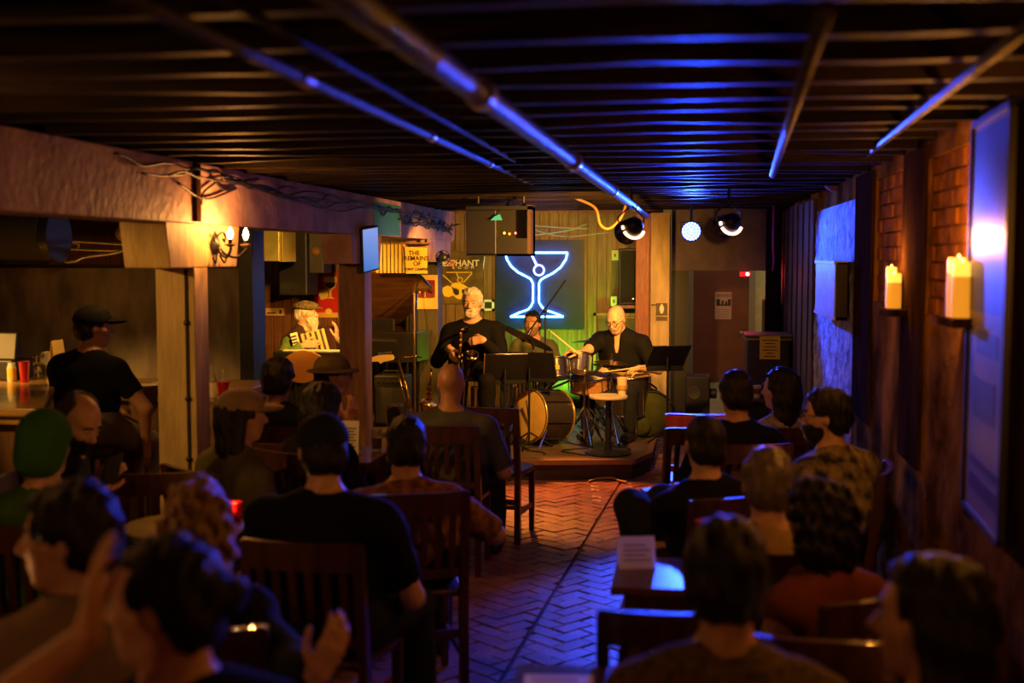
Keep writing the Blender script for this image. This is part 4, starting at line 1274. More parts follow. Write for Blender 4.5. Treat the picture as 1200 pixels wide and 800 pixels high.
sconce(ys, P(247, 288, ys).z, 'iron scroll sconce with glowing candle bulbs on the bolster of the ochre post', 11)
sconce(2.86, 1.92, 'iron scroll sconce with candle bulbs on the near post beside the bar', 4)
sconce(-.1, 1.92, 'iron scroll sconce with candle bulbs on the post behind the audience', 11)
MB().box(XG - 0.215, XG, -.2, .02, 0, 1.79).build('post_column', M_paint2, p0)
# ribbon-like dark conduit above the sconce
yc = PX(229, 240, XG).y
cd = MB().box(XG, XG + .02, yc - .03, yc + .03, 2.03, 2.335).build('conduit_box', M_darkpost, origin=None); tag(cd, 'short dark conduit strip running up the girder above the sconce', 'conduit')

def par_can(c, aim, label, lens_mat, r=.085, L=.20, group='stage lanterns', glow=None):
    c = Vector(c); d = (Vector(aim) - c).normalized()
    t = thing('stage_lantern', label, 'stage light', c, 0, group)
    MB().lathe([(r * .35, -L), (r * .75, -L * .8), (r * .95, -L * .3), (r, 0), (r * 1.06, .004), (r * 1.06, .018), (r * .97, .018), (r * .93, 0), (r * .6, -L * .4)], c, d, 24).build('can', M_blackmetal, t, smooth='auto')
    MB().lathe([(r * .92, .0), (r * .92, .006), (0, .010)], c, d, 24).build('lens', lens_mat, t, smooth='auto')
    side = d.cross(Vector((0, 0, 1))).normalized(); top = Vector((c.x, c.y, ZJ - .02))
    b = c - d * L * .4
    MB().tube([b + side * (r + .004), b + side * (r + .02) + Vector((0, 0, .08)), Vector((b.x, b.y, b.z + .17)), b - side * (r + .02) + Vector((0, 0, .08)), b - side * (r + .004)], .007, 6).build('yoke', M_blackmetal, t, smooth=True)
    MB().cone(Vector((b.x, b.y, b.z + .16)), (b.x, b.y, 2.505), .012, .012, 8).build('hanger', M_blackmetal, t, smooth='auto')
    if glow:
        # light spilling through the cooling slots in the back of the can
        k = c - d * L * .62; ax = side; ay = side.cross(d); ay = ay if ay.z > 0 else -ay
        MB().tube(arc(k, r * 1.0, math.radians(205), math.radians(335), 14, ax, ay), .011, 8).build('slot_glow', glow, t, smooth=True)
        MB().tube(arc(k, r * 1.0, math.radians(176), math.radians(193), 5, ax, ay), .010, 8).build('slot_glow', glow, t, smooth=True)
        MB().tube(arc(k, r * .62, math.radians(40), math.radians(60), 4, ax, ay), .010, 8).build('slot_glow', glow, t, smooth=True)
        MB().tube(arc(k, r * .62, math.radians(115), math.radians(135), 4, ax, ay), .010, 8).build('slot_glow', glow, t, smooth=True)
    return t, c, d
M_glowamber = mat('lantern_glow', (1, .7, .6), .5, emit=(1.0, .55, .42), estr=6)
M_glowdim = mat('lantern_glow_dim', (1, .7, .4), .5, emit=(1.0, .5, .2), estr=5)
M_warmlens = mat('amber_lens', (1, .6, .2), .3, emit=(1.0, .5, .12), estr=20)
t, c, d = par_can(P(734, 272, 8.8), (-1.9, 11.6, 1.05), 'black stage lantern with glowing back slots hanging above the drums', M_warmlens, glow=M_glowdim)
lamp('lantern_beam', 'SPOT', c + d * .04, AMBER, 480, t, (-1.9, 11.6, 1.05), .05, 100, .9)
t, c, d = par_can(P(848, 266, 9.0), (-1.35, 12.6, 1.1), 'black stage lantern with pinkish glowing slots right of the blue lamp', M_warmlens, glow=M_glowamber)
lamp('lantern_beam', 'SPOT', c + d * .04, (1.0, .50, .08), 460, t, (-1.35, 12.6, 1.1), .05, 46, .5)
t, c, d = par_can((-3.05, 9.75, 2.17), (-3.75, 11.7, 1.2), 'added black stage lantern hidden behind the girder facing the accordion player', M_warmlens)  # added out of sight to light the accordion player
lamp('lantern_beam', 'SPOT', c + d * .04, (1.0, .46, .07), 260, t, (-3.75, 11.7, 1.2), .05, 66, .5)
t, c, d = par_can((-1.60, 10.78, 2.14), (-2.8, 11.7, 1.15), 'added black stage lantern hidden behind the hung monitor cabinet', M_warmlens)  # added out of sight to light the slatted box, sign and saxophones
lamp('lantern_beam', 'SPOT', c + d * .04, (1.0, .46, .06), 200, t, (-2.75, 11.6, 1.05), .05, 92, .5)
# unseen lantern added to light the brick floor before the stage
t, c, d = par_can((-1.52, 10.45, 1.93), (-.85, 8.5, 0), 'added small black downlight under the hung cabinet washing the bricks', M_warmlens, r=.06, L=.14)
lamp('lantern_beam', 'SPOT', c + d * .04, (1.0, .26, .03), 480, t, (-.75, 9.0, 0), .05, 44, .6)

# blue LED lamp aimed down the room
BLUE = (0.02, 0.07, 1.0)
LC = P(810, 271, 11.6)
t = thing('led_lamp', 'round blue LED stage lamp shining down the room', 'stage light', LC)
MB().lathe([(.05, .16), (.085, .12), (.095, .0), (.10, -.01), (.092, -.012), (.088, .0)], LC, (0, 1, 0), 28).build('housing', M_blackmetal, t, smooth='auto')
M_led = mat('blue_led', (.3, .4, 1), .3, emit=(.20, .34, 1.0), estr=10)
leds = MB(); 
for rr, n in ((0, 1), (.028, 6), (.054, 12), (.078, 18)):
    for k in range(n):
        a = 2 * PI * k / n + rr
        leds.lathe([(.010, .0), (.008, .006), (0, .009)], LC + Vector((rr * math.cos(a), -.012, rr * math.sin(a))), (0, -1, 0), 8)
leds.build('led_cluster', M_led, t, smooth='auto')['kind'] = 'stuff'
MB().lathe([(.088, 0), (.088, .004), (0, .004)], LC + Vector((0, -.012, 0)), (0, 1, 0), 24).build('led_board', mat('led_board', (.02, .03, .2), .3, emit=(.03, .07, 1.0), estr=6), t)
MB().cone(LC + Vector((0, .08, .09)), (LC.x, LC.y + .08, 2.505), .012, .012, 8).build('hanger', M_blackmetal, t)
MB().tube([LC + Vector((-.10, .06, 0)), LC + Vector((-.10, .08, .09)), LC + Vector((.10, .08, .09)), LC + Vector((.10, .06, 0))], .006, 6).build('yoke', M_blackmetal, t)
lamp('led_beam', 'SPOT', LC + Vector((0, -.05, 0)), BLUE, 1300, t, LC + Vector((.55, -6, -.85)), .06, 44, .3)
lamp('led_spill', 'POINT', LC + Vector((0, -.16, .0)), (.08, .11, 1.0), 9, t, size=.06)

# bar lamps
M_barbulb = mat('bar_bulb', (1, .8, .4), .3, emit=(1.0, .62, .22), estr=14)
def bar_lamp(c, aim, label, power, cone=110):
    c = Vector(c); d = (Vector(aim) - c).normalized()
    t = thing('bar_spotlight', label, 'spotlight', c, 0, 'bar spotlights')
    MB().lathe([(.02, -.10), (.035, -.07), (.055, 0), (.052, 0), (.03, -.06)], c, d, 18).build('shade', mat('bar_shade', (.55, .45, .2), .4), t, smooth='auto')
    MB().lathe([(.015, -.06), (.040, -.02), (.045, .004), (.03, .02), (0, .026)], c, d, 16).build('bulb', M_barbulb, t, smooth=True)
    MB().cone(c - d * .09, (c.x, c.y, ZJ + .02), .009, .009, 8).build('stem', M_blackmetal, t)
    lamp('bar_light', 'SPOT', c + d * .05, (1.0, .48, .09), power, t, aim, .04, cone, .6)
bar_lamp(P(146, 274, 6.75), (-4.3, 8.4, .9), 'yellow spotlight above the bar behind the ochre post', 22, 140)
bar_lamp((-4.2, 3.9, 2.12), (-2.65, 6.1, 1.1), 'yellow bar spotlight shining on the ochre post', 120, 46)
bar_lamp((-5.2, 5.6, 2.12), (-4.75, 6.9, 1.0), 'yellow bar spotlight shining on the bar top', 420, 52)

# candles in the niches of the right wall
M_pillar = mat('glowing_wax', (0.5, 0.24, 0.05), .5, emit=(1.0, .34, .02), estr=.75)
M_pillartop = mat('glowing_wax_top', (.6, .3, .08), .5, emit=(1.0, .45, .05), estr=2.0)
def niche_candle(px, py, r, h, label, power, second=None, y=None, zb=None):
    X = XW - .055
    if y is None:
        y = PX(px, py, X).y; zb = P(px, py, y).z
    t = thing('pillar_candle', label, 'candle', (X, y, zb), 0, 'pillar candles on the wall ledges')
    def pil(yy, rr, hh):
        MB().lathe([(rr, 0), (rr * 1.02, hh * .5), (rr * .97, hh * .74)], (X, yy, zb), n=20).build('wax', M_pillar, t, smooth='auto')
        MB().lathe([(rr * .97, hh * .74), (rr * .98, hh * .92), (rr * .9, hh), (rr * .75, hh * .97), (0, hh * .9)], (X, yy, zb), n=20).build('glowing_top', M_pillartop, t, smooth='auto')
        MB().lathe([(.001, -.012), (.008, -.004), (.009, .004), (.002, .03)], (X, yy, zb + hh - .018), n=8).build('flame', M_flame, t, smooth=True)
    pil(y, r, h)
    if second: pil(y + second[0], second[1], second[2])
    lamp('candle_light', 'POINT', (X - .07, y, zb + h + .07), (1.0, .36, .04), power, t, size=.03)
    ld = MB().box(X - .045, XW, y - .14, y + .14, zb - .035, zb - .001).build('wall_ledge', M_darkpost, bevel=.004)
    tag(ld, 'small dark wooden ledge under ' + label.replace(' on the', ' at the').replace('glowing ', ''), 'ledge', 'candle ledges')
niche_candle(1047, 361, .034, .165, 'slim pair of pillar candles on the farther wall ledge', 8, (.075, .026, .195))
niche_candle(1122, 371, .040, .215, 'wide pair of glowing pillar candles on the nearer wall ledge', 13, (-.06, .036, .20))
niche_candle(0, 0, .04, .2, 'pillar candle on the ledge past the framed poster', 13.0, None, 3.1, 1.62)
niche_candle(0, 0, .04, .2, 'pillar candle on the last ledge behind the audience', 5, None, 1.4, 1.62)

# red exit lamp and hall light
ex = thing('exit_lamp', 'small red lamp at the top right of the hall opening', 'lamp', P(874, 321, YB - .03))
MB().obox(P(873, 321, YB - .03), (1, 0, 0), (0, 1, 0), (0, 0, 1), .055, .02, .025).build('housing', mat('red_lamp', (.4, 0, 0), .3, emit=(1, .01, .02), estr=1.2), ex)
MB().ball(P(876, 321, YB - .055), .02).build('bulb', mat('red_bulb', (1, .3, .3), .3, emit=(1, .16, .16), estr=14), ex, smooth=True)
lamp('exit_light', 'POINT', P(873, 324, YB + .25), (1, .03, .05), 4, ex, size=.05)
lh = thing('hall_ceiling_lamp', 'plain ceiling lamp of the back hall', 'lamp', (1.75, 15.9, 2.6))
MB().lathe([(.14, -.005), (.15, -.03), (.10, -.07), (0, -.085)], (1.75, 15.9, 2.6), n=24).build('dome', mat('opal_glass', (1, .9, .7), .4, emit=(1, .8, .4), estr=3), lh, smooth='auto')
lamp('hall_light', 'POINT', (1.75, 15.9, 2.42), (1, .78, .36), 26, lh, size=.1)
lh2 = thing('hall_side_lamp', 'plain ceiling lamp over the left side of the back hall', 'lamp', (-.3, 14.6, 2.6))
MB().lathe([(.14, -.005), (.15, -.03), (.10, -.07), (0, -.085)], (-.3, 14.6, 2.6), n=24).build('dome', mat('opal_glass', (0, 0, 0)), lh2, smooth='auto')
lamp('hall_light', 'POINT', (-.3, 14.6, 2.42), (1, .78, .42), 10, lh2, size=.1)
# pendant added behind the camera for faint warm ambient light
bl = thing('fill_pendant', 'added amber glass pendant giving faint ambient light behind the audience', 'lamp', (-.9, -.7, 2.1))
MB().lathe([(.03, .10), (.09, .05), (.12, -.06), (.11, -.06), (.08, .04)], (-.9, -.7, 2.1), n=24).build('shade', mat('amber_shade', (.6, .25, .05), .4, emit=(1, .4, .08), estr=1.5), bl, smooth='auto')
MB().cone((-.9, -.7, 2.2), (-.9, -.7, 2.5), .005, .005, 8).build('cord', M_black, bl)
lamp('pendant_light', 'POINT', (-.9, -.7, 2.04), (1, .36, .07), 2, bl, size=.06)

# neon sign
YN = YB - .10
nb = thing('neon_sign', 'glowing blue neon cocktail glass outline on a dark teal board', 'neon sign', P(632, 330, YN))
a, b = P(581, 281, YN + .06), P(684, 386, YN + .06)
MB().box(a.x, b.x, YN + .05, YN + .078, b.z, a.z).build('board', mat('teal_board', (0.005, 0.025, 0.05), .3, var=.3, vscale=6), nb)
M_neon = mat('neon_tube', (.2, .5, 1), .3, emit=(.045, .26, 1.0), estr=34)
def npt(l): return [P(x, y, YN) for x, y in l]
left = [(592, 296), (594, 304), (599, 312), (607, 319), (617, 324), (622, 327), (624.5, 332), (624.5, 354), (622.5, 358), (619, 362.5), (609, 366), (598, 371)]
right = [(665, 296), (663, 304), (657, 313), (648, 320), (638, 325), (633.5, 328), (631.5, 332), (631.5, 354), (634, 358), (638, 363), (648, 366), (660, 371)]
MB().tube(npt(left), .0095, 8).build('glass_tube', M_neon, nb, smooth=True)
MB().tube(npt(right), .0095, 8).build('glass_tube', M_neon, nb, smooth=True)
MB().tube(npt([(598, 371), (660, 371)]), .0095, 8).build('glass_tube', M_neon, nb, smooth=True)
MB().tube(npt([(592, 296), (618, 296)]), .0095, 8).build('glass_tube', M_neon, nb, smooth=True)
MB().tube(npt([(625, 296), (665, 296)]), .0095, 8).build('glass_tube', M_neon, nb, smooth=True)
M_neon2 = mat('neon_tube_violet', (.3, .4, 1), .3, emit=(.17, .24, 1.0), estr=14)
MB().tube(npt([(619.5, 291), (629, 311)]), .011, 8).build('pick_tube', M_neon2, nb, smooth=True)
oc = P(631.5, 316.5, YN)
MB().tube(arc(oc, .056, 0, 2 * PI * 19 / 20, 19, (1, 0, 0), (0, 0, 1)), .0085, 8, closed=True).build('olive_tube', M_neon2, nb, smooth=True)
for (x, y) in ((603, 318), (640, 345), (612, 364), (655, 306), (628, 345)):
    p = P(x, y, YN); MB().cone(p, p + Vector((0, .055, 0)), .008, .008, 8).build('standoff', M_blackmetal, nb)

# pipes and cables under the ceiling
def pipe(name, pts, r, label, mt=M_pipe, cat='pipe', n=10, couple=True):
    t = thing(name, label, cat, pts[0])
    MB().tube(pts, r, n).build('run', mt, t, smooth=True)
    if couple:
        pv = [Vector(p) for p in pts]
        for k in range(1, 5):
            f = k / 5; p = pv[0].lerp(pv[-1], f); dd = (pv[-1] - pv[0]).normalized()
            MB().cone(p - dd * .04, p + dd * .04, r * 1.3, r * 1.3, 12).build('coupling', mat('pipe_coupling', (.3, .22, .2), .3, metal=.6), t, smooth='auto')
    return t
M_pipedim = mat('dim_pipe_paint', (0.03, 0.02, 0.022), 0.55, var=.6, vscale=12, bump=1.0, bscale=30, spec=.25)  # darker paint stands in for the dimmer light on the thin pipes
def inter(a, b, n=2):
    return [Vector(a).lerp(Vector(b), i / n) for i in range(n + 1)]
za = 2.27
def at_z(px, py, z):
    return on_table(px, py, z)
a, b = at_z(515, 75, 2.25), P(758, 253, 11.2)
a2 = a + (a - b).normalized() * 1.6
pipe('ceiling_pipe', [a2, a, a.lerp(b, .5), b], .030, 'thick pipe under the joists catching blue light, running to the stage')
a, b = at_z(330, 80, 2.28), P(640, 222, 9.6)
pipe('ceiling_pipe', [a + (a - b).normalized() * 1.5, a, b], .016, 'thin pipe running under the joists left of the thick pipe', mt=M_pipedim)
pipe('ceiling_pipe', [a + (a - b).normalized() * 1.5 + Vector((.12, 0, .02)), a + Vector((.12, 0, .02)), b + Vector((.12, 0, .02))], .011, 'thinnest pipe alongside the thin pipe under the joists', mt=M_pipedim, couple=False)
a, b = at_z(1128, 92, 2.29), P(986, 205, 8.6)
pipe('ceiling_pipe', [a + (a - b).normalized() * 1.2, a, b], .014, 'slim conduit near the right wall ending at a round junction box', couple=False)
jb = MB().lathe([(.09, 0), (.095, .03), (.05, .06), (0, .065)], P(983, 214, 8.6), (0, 0, -1), 18).build('junction_box', mat('rusty_cap', (.35, .13, .06), .5), smooth='auto', origin=P(983, 214, 8.6)); tag(jb, 'round rusty junction box at the top of the right wall', 'junction box')
def beam(px0, py0, px1, Y1, py1, z, r, lab):
    pipe('ceiling_pipe', [at_z(px0, py0, z), P(px1, py1, Y1)], r, lab, couple=False)
beam(968, 10, 905, 7.0, 205, 2.30, .018, 'dusty conduit between the thick pipe and the right wall')
# cable tangle along the girder
wr_ = random.Random(4)
for k in range(7):
    y0 = PX(130 + 30 * k, 200, XG).y; y1 = PX(300 + 40 * k, 220, XG).y
    pts = []
    n = 14
    for i in range(n + 1):
        f = i / n; yy = y0 + (y1 - y0) * f
        sag = .03 * math.sin(f * PI * 3 + k) + .05 * wr_.random()
        pts.append(Vector((XG + .02 + .012 * k * .5, yy, 2.32 - abs(sag) - .012 * k)))
    c_ = MB().tube(spline(pts, 3), .006, 6).build('cable', M_black, smooth=True)
    tag(c_, 'black cable sagging along the top of the girder', 'cable', 'black cables along the girder')
for k in range(6):
    y0 = PX(440 + 12 * k, 220, XG).y; y1 = min(12.9, PX(500 + 9 * k, 220, XG).y)
    pts = []
    for i in range(12):
        f = i / 11; pts.append(Vector((XG + .02 + .01 * wr_.random(), y0 + (y1 - y0) * f, 2.28 - .13 * wr_.random() - .02 * k * f)))
    c_ = MB().tube(spline(pts, 3), .007, 6).build('cable', M_black, smooth=True)
    tag(c_, 'black cable tangled on the girder near the stage', 'cable', 'black cables tangled near the stage')
# loops near the sconce
for k, (pa_, pb_, pc_) in enumerate((((208, 214), (240, 233), (277, 221)), ((236, 240), (238, 226), (252, 214)), ((246, 206), (262, 222), (276, 220)))):
    f = lambda q: PX(q[0], q[1], XG + .015)
    c_ = MB().tube(spline([f(pa_), f(pb_), f(pc_)], 8), .006, 6).build('cable', M_black, smooth=True); tag(c_, 'thin black cable looping on the girder above the sconce', 'cable', 'cable loops above the sconce')
# orange cable loop by the thick pipe
pts = [P(x, y, 10.6) for x, y in ((672, 240), (697, 243), (703, 262), (712, 268), (722, 262), (730, 250), (736, 246))]
pts[0].z = 2.37; pts[-1].z = 2.37
c_ = MB().tube(spline(pts, 6), .012, 8).build('cable', mat('orange_cable', (.75, .30, .06), .5), smooth=True); tag(c_, 'orange cable loop hanging beside the lantern above the drums', 'cable')
for k, l in enumerate((((622, 268), (660, 277), (715, 272)), ((622, 276), (665, 270), (688, 262)), ((624, 264), (650, 266), (690, 268)))):
    c_ = MB().tube(spline([P(x, y, 13.165) for x, y in l], 6), .006, 6).build('cable', mat('grey_cable', (.3, .3, .3), .5), smooth=True); tag(c_, 'grey cable strung across the top of the stage wall', 'cable', 'grey cables above the neon')

# ================================================================== THE BAND
M_brass = mat('brass_lacquer', (0.80, 0.46, 0.13), .22, metal=1.0, var=.25, vscale=20)
M_brassdark = mat('dark_brass', (0.10, 0.07, 0.05), .25, metal=1.0)
M_stick = mat('maple_stick', (.75, .50, .25), .5)
M_drumshell = mat('drum_black_shell', (0.03, 0.025, 0.028), .2, coat=.5)
M_natural = mat('drum_maple_shell', (0.55, 0.27, 0.09), .25, coat=.4, var=.25, stretch=(1, 1, 6))
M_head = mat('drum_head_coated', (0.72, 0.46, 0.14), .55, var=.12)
M_cymbal = mat('cymbal_bronze', (0.42, 0.30, 0.12), .28, metal=1.0)
M_cymdark = mat('cymbal_dark', (0.10, 0.085, 0.07), .35, metal=.9)

def SP(px, py, Y): return P(px, py, Y)
def ground(v, z): return Vector((v.x, v.y, z))

# --- saxophonist on a stool
hs_ = HP(553, 338, 10.35, .122)
pel = Vector((hs_.x + .01, 10.42, SZ + .62 + .10))
stool(pel.x, pel.y + .02, 'tall black stool under the saxophone player', .63, SZ)
r, sx = person('white haired saxophonist with short beard in black jacket holding his horn', hs_, 178, pelvis=pel, seat=SZ + .62, feet_z=SZ, wide=1.16, scale=1.02, skin='fair', shirt=C_black, sleeve=1.95,
    hair='short', hair_mat=M_hair_white, beard='short', beard_mat=M_hair_white, eyes=True, brow_mat=M_hair_grey, h=.0065, hs=.011, belly=.03, head_pitch=-4, pants=C_black,
    knees=[pel + Vector((.17, -.36, -.12)), pel + Vector((-.17, -.36, -.12))], legs=[Vector((pel.x + .16, pel.y - .36, SZ + .09)), Vector((pel.x - .16, pel.y - .36, SZ + .09))],
    wrists=[P(566, 398, 10.12), P(527, 407, 10.12)], hands=[dict(d=(-1, .1, -.12), pn=(0, .8, -.4), curl=.6, thumb=(0, 0, 1)), dict(d=(.35, -.1, -1), pn=(.6, .7, 0), curl=.6, thumb=(.5, .5, 0))])
tt = thing('alto_saxophone', 'dark lacquered saxophone held by the white haired player', 'saxophone', P(541, 430, 10.1))
path = spline([P(549, 386, 10.22), P(546, 384, 10.14), P(541, 389, 10.08), P(540, 405, 10.06), P(538, 430, 10.05), P(540, 440, 10.03), P(546, 440, 10.0), P(549, 428, 9.98), P(552, 416, 9.94)], 6)
n = len(path)
MB().tube(path, [.009 + .05 * max(0, (i / n) - .12) ** 1.6 + (.03 * ((i / n) - .85) / .15 if i / n > .85 else 0) for i in range(n)], 14).build('body_tube', M_brassdark, tt, smooth=True)
MB().tube(arc(path[-1], .062, 0, 2 * PI * 19 / 20, 19, (1, 0, 0), (0, .8, .6)), .004, 6, closed=True).build('bell_rim', M_brass, tt, smooth=True)
for k in range(7):
    p = path[int(n * (.22 + .055 * k))]
    MB().lathe([(.014, 0), (.014, .006), (0, .008)], p + Vector((.004, -.026, 0)), (0, -1, 0), 10).build('key', M_brass, tt, smooth='auto')
MB().tube([path[0], path[0] + Vector((.004, .03, -.004))], .009, 8).build('mouthpiece', M_black, tt, smooth=True)

# --- drummer
hd_ = HP(722, 359, 11.05, .115)
pel = Vector((hd_.x + .06, 11.32, SZ + .50 + .10))
stool(pel.x, pel.y, 'round drum throne under the drummer', .50, SZ, mat('throne_vinyl', (.02, .02, .02), .5))
wr0 = P(749, 431, 10.85); wr1 = P(679, 414, 10.72)
r, dr = person('drummer with shaved head and spectacles in black polo, looking down at his kit', hd_, 158, body_dir=165, pelvis=pel, seat=SZ + .50, feet_z=SZ, wide=1.16, skin='fair', shirt=C_black, sleeve=.72, collar=True, head_pitch=-26,
    glasses=True, eyes=True, beard='stubble', beard_mat=mat('stubble_grey', (.40, .24, .17), .6), brow_mat=M_hair_grey, h=.0065, hs=.011, belly=.02,
    wrists=[wr0, wr1], hands=[dict(d=(-1, -.25, -.2), pn=(0, .1, -1), curl=.75, thumb=(0, -1, .3)), dict(d=(-.9, -.3, .3), pn=(.2, .2, -1), curl=.75, thumb=(0, -1, .4))], elbows=[(.8, .2, -.7), (-.7, .3, -.8)])
for (a, b, lab) in ((P(672, 410, 10.62), P(643, 386, 10.5), 'pale drumstick raised in the drummer\'s hand over the toms'), (P(744, 431, 10.72), P(706, 436, 10.55), 'pale drumstick resting low over the snare')):
    s_ = thing('drumstick', lab, 'drumstick', a)
    e = a + (a - b).normalized() * .10
    MB().tube([e, a, a.lerp(b, .75), b.lerp(a, .06)], [.007, .0075, .006, .004], 8).build('shaft', M_stick, s_, smooth=True)
    MB().ball(b, .0055, 8, 6).build('tip', M_stick, s_, smooth=True)

# --- percussionist half hidden by the cymbal
hp_ = HP(624, 365, 11.75, .118)
pel = Vector((hp_.x + .02, 11.95, SZ + .47 + .10))
stool(pel.x, pel.y, 'low black stool under the musician behind the big cymbal', .47, SZ)
r, pc = person('dark haired musician with moustache in olive shirt seated behind the big cymbal', hp_, 172, pelvis=pel, seat=SZ + .47, feet_z=SZ, skin='tan', shirt=cloth('shirt_olive_dark', (.10, .10, .05)), sleeve=1.9, hair='short', eyes=True, beard='stubble', beard_mat=mat('stubble_dark', (.20, .10, .06), .6), h=.007, scale=.97)

# --- accordionist on the far left of the stage
ha_ = HP(359, 351, 11.35, .128)
pel = Vector((ha_.x - .10, 11.45, SZ + .47 + .10))
stool(pel.x, pel.y, 'low black stool under the accordion player', .47, SZ)
ac = P(375, 397, 11.2)
r, ai = person('accordion player with long white beard, flat cap, green shirt and dark waistcoat', ha_, -92, body_dir=-110, pelvis=pel, seat=SZ + .47, feet_z=SZ, wide=1.1, skin='fair', shirt=cloth('shirt_leaf_green', (.16, .26, .06)), sleeve=1.93, collar=True, vest=cloth('waistcoat_brown', (.055, .03, .03), .5, 60),
    hair='crop', hair_mat=M_hair_white, beard='long', beard_mat=M_hair_white, cap='flat', cap_mat=cloth('cap_tweed', (.20, .15, .07), .6, 50, (.05, .045, .02)), eyes=True, brow_mat=M_hair_white, h=.0065, hs=.010, belly=.03,
    wrists=[P(394, 397, 11.22), P(356, 404, 11.0)], hands=[dict(d=(.1, -.1, 1), pn=(-1, 0, 0), curl=.35, thumb=(0, -1, 0)), dict(d=(1, .1, .1), pn=(.3, .9, 0), curl=.5, thumb=(0, 0, 1))], elbows=[(.4, .6, -.8), (-.4, -.7, -.6)])
at_ = thing('accordion', 'piano accordion with striped bellows strapped to the white bearded player', 'accordion', ac)
a0, a1 = P(352, 407, 11.12), P(393, 396, 11.22)
ad = (a1 - a0).normalized(); an = Vector((-ad.z * .2, -1, .1)).normalized(); au = an.cross(ad).normalized()
if au.z < 0: au = -au
MB().obox(a0.lerp(a1, .07), ad, au, an, .035, .125, .08).build('treble_side', mat('accordion_shell', (.035, .012, .012), .15, coat=.6), at_, bevel=.01)
MB().obox(a0.lerp(a1, .93), ad, au, an, .035, .12, .08).build('bass_side', mat('accordion_shell', (0, 0, 0)), at_, bevel=.01)
for k in range(9):
    f = .17 + .66 * (k + .5) / 9
    c_ = a0.lerp(a1, f)
    MB().obox(c_, ad, au, an, .013, .115 - .01 * (k % 2), .075 - .008 * (k % 2)).build('bellows_fold', mat('bellows_gold', (.62, .40, .12), .5) if k % 2 == 0 else mat('bellows_black', (.03, .02, .02), .6), at_)
kb = MB().obox(a0.lerp(a1, .02) + an * .10 + au * .02, ad, au, an, .030, .12, .012).build('keyboard', mat('accordion_white', (.75, .68, .5), .3), at_)
for k in range(7):
    MB().obox(a0.lerp(a1, .01) + an * .114 + au * (-.075 + .03 * k), ad, au, an, .026, .007, .004).build('black_key', M_black, kb)

# --- stage keyboard before him
kp = thing('stage_keyboard', 'black stage keyboard on a stand in front of the accordion player', 'keyboard', (P(362, 411, 10.85).x, 10.85, SZ))
k0 = P(325, 411, 10.85); k1 = P(425, 411, 10.85)
MB().box(k0.x, k1.x, 10.72, 11.0, k0.z - .11, k0.z).build('case', M_blackmetal, kp, bevel=.008)
MB().box(k0.x + .05, k1.x - .05, 10.86, 10.98, k0.z, k0.z + .008).build('keybed', mat('ivory_keys', (.75, .72, .65), .3), kp)
for s in (0, 1):
    xa = k0.x + .12; xb = k1.x - .12
    MB().bar((xa if s else xb, 10.86, SZ + .02), (xb if s else xa, 10.86, k0.z - .11), .03, .03, (0, 1, 0)).build('stand_leg', M_blackmetal, kp)
    MB().bar(((xa if s else xb), 10.68, SZ + .015), ((xa if s else xb), 11.05, SZ + .015), .03, .03).build('stand_foot', M_blackmetal, kp)
MB().box(k0.x + .04, k1.x - .02, 10.715, 10.722, SZ + .15, k0.z - .10).build('front_cloth', mat('black_cloth', (.012, .010, .010), .95), kp)

# --- grand piano with raised lid between the posts
pn = thing('grand_piano', 'grand piano with its brown lid raised behind the posts', 'piano', (-3.0, 12.2, SZ))
M_pianoblack = mat('piano_black', (.012, .010, .010), .12, coat=.6)
M_pianolid = mat('piano_lid_mahogany', (.36, .15, .05), .3, var=.45, vscale=3, stretch=(1, 5, 5), coat=.3)
xl_, xr_ = P(420, 350, 12.2).x, P(508, 350, 12.2).x
prof = [(xl_ + (x + 3.75) / 1.7 * (xr_ - xl_), y) for x, y in [(-3.75, 11.6), (-2.55, 11.6), (-2.18, 11.68), (-2.05, 11.95), (-2.12, 12.25), (-2.4, 12.5), (-2.75, 12.62), (-3.2, 12.95), (-3.75, 12.95)]]
MB().prism(prof, (0, 0, SZ + .62), (1, 0, 0), (0, 1, 0), (0, 0, 1), .30).build('case', M_pianoblack, pn, bevel=.008)
for (x, y) in ((xl_ + .1, 11.72), (xl_ + .1, 12.8), (xr_ - .15, 11.95)):
    MB().lathe([(.035, 0), (.03, .05), (.045, .10), (.06, .5), (.07, .62)], (x, y, SZ), n=14).build('leg', M_pianoblack, pn, smooth='auto')
hz = SZ + .93
def lidpt(x, y, t):  # lid hinged along the back edge, raised towards the camera side
    f = (12.95 - y)
    return Vector((x, 12.95 - f * math.cos(t), hz + f * math.sin(t)))
tl_ = math.radians(26)
lv = [lidpt(x, y, tl_) for x, y in prof]; nrm = Vector((0, math.sin(tl_), math.cos(tl_)))
nL = len(lv)
MB().add(lv + [v + nrm * .02 for v in lv], [tuple(range(nL - 1, -1, -1)), tuple(range(nL, 2 * nL))] + [(i, (i + 1) % nL, nL + (i + 1) % nL, nL + i) for i in range(nL)]).build('lid', M_pianolid, pn)
MB().tube([lidpt(*prof[i], tl_) for i in range(1, 7)], .016, 8).build('lid_edge', M_pianoblack, pn, smooth=True)
MB().cone((xr_ - .12, 11.85, hz), lidpt(xr_ - .14, 11.95, tl_), .012, .012, 8).build('prop_stick', M_pianoblack, pn)
MB().box(xl_ + .05, xr_ - .3, 11.66, 11.76, hz, hz + .12).build('music_desk', M_pianoblack, pn)

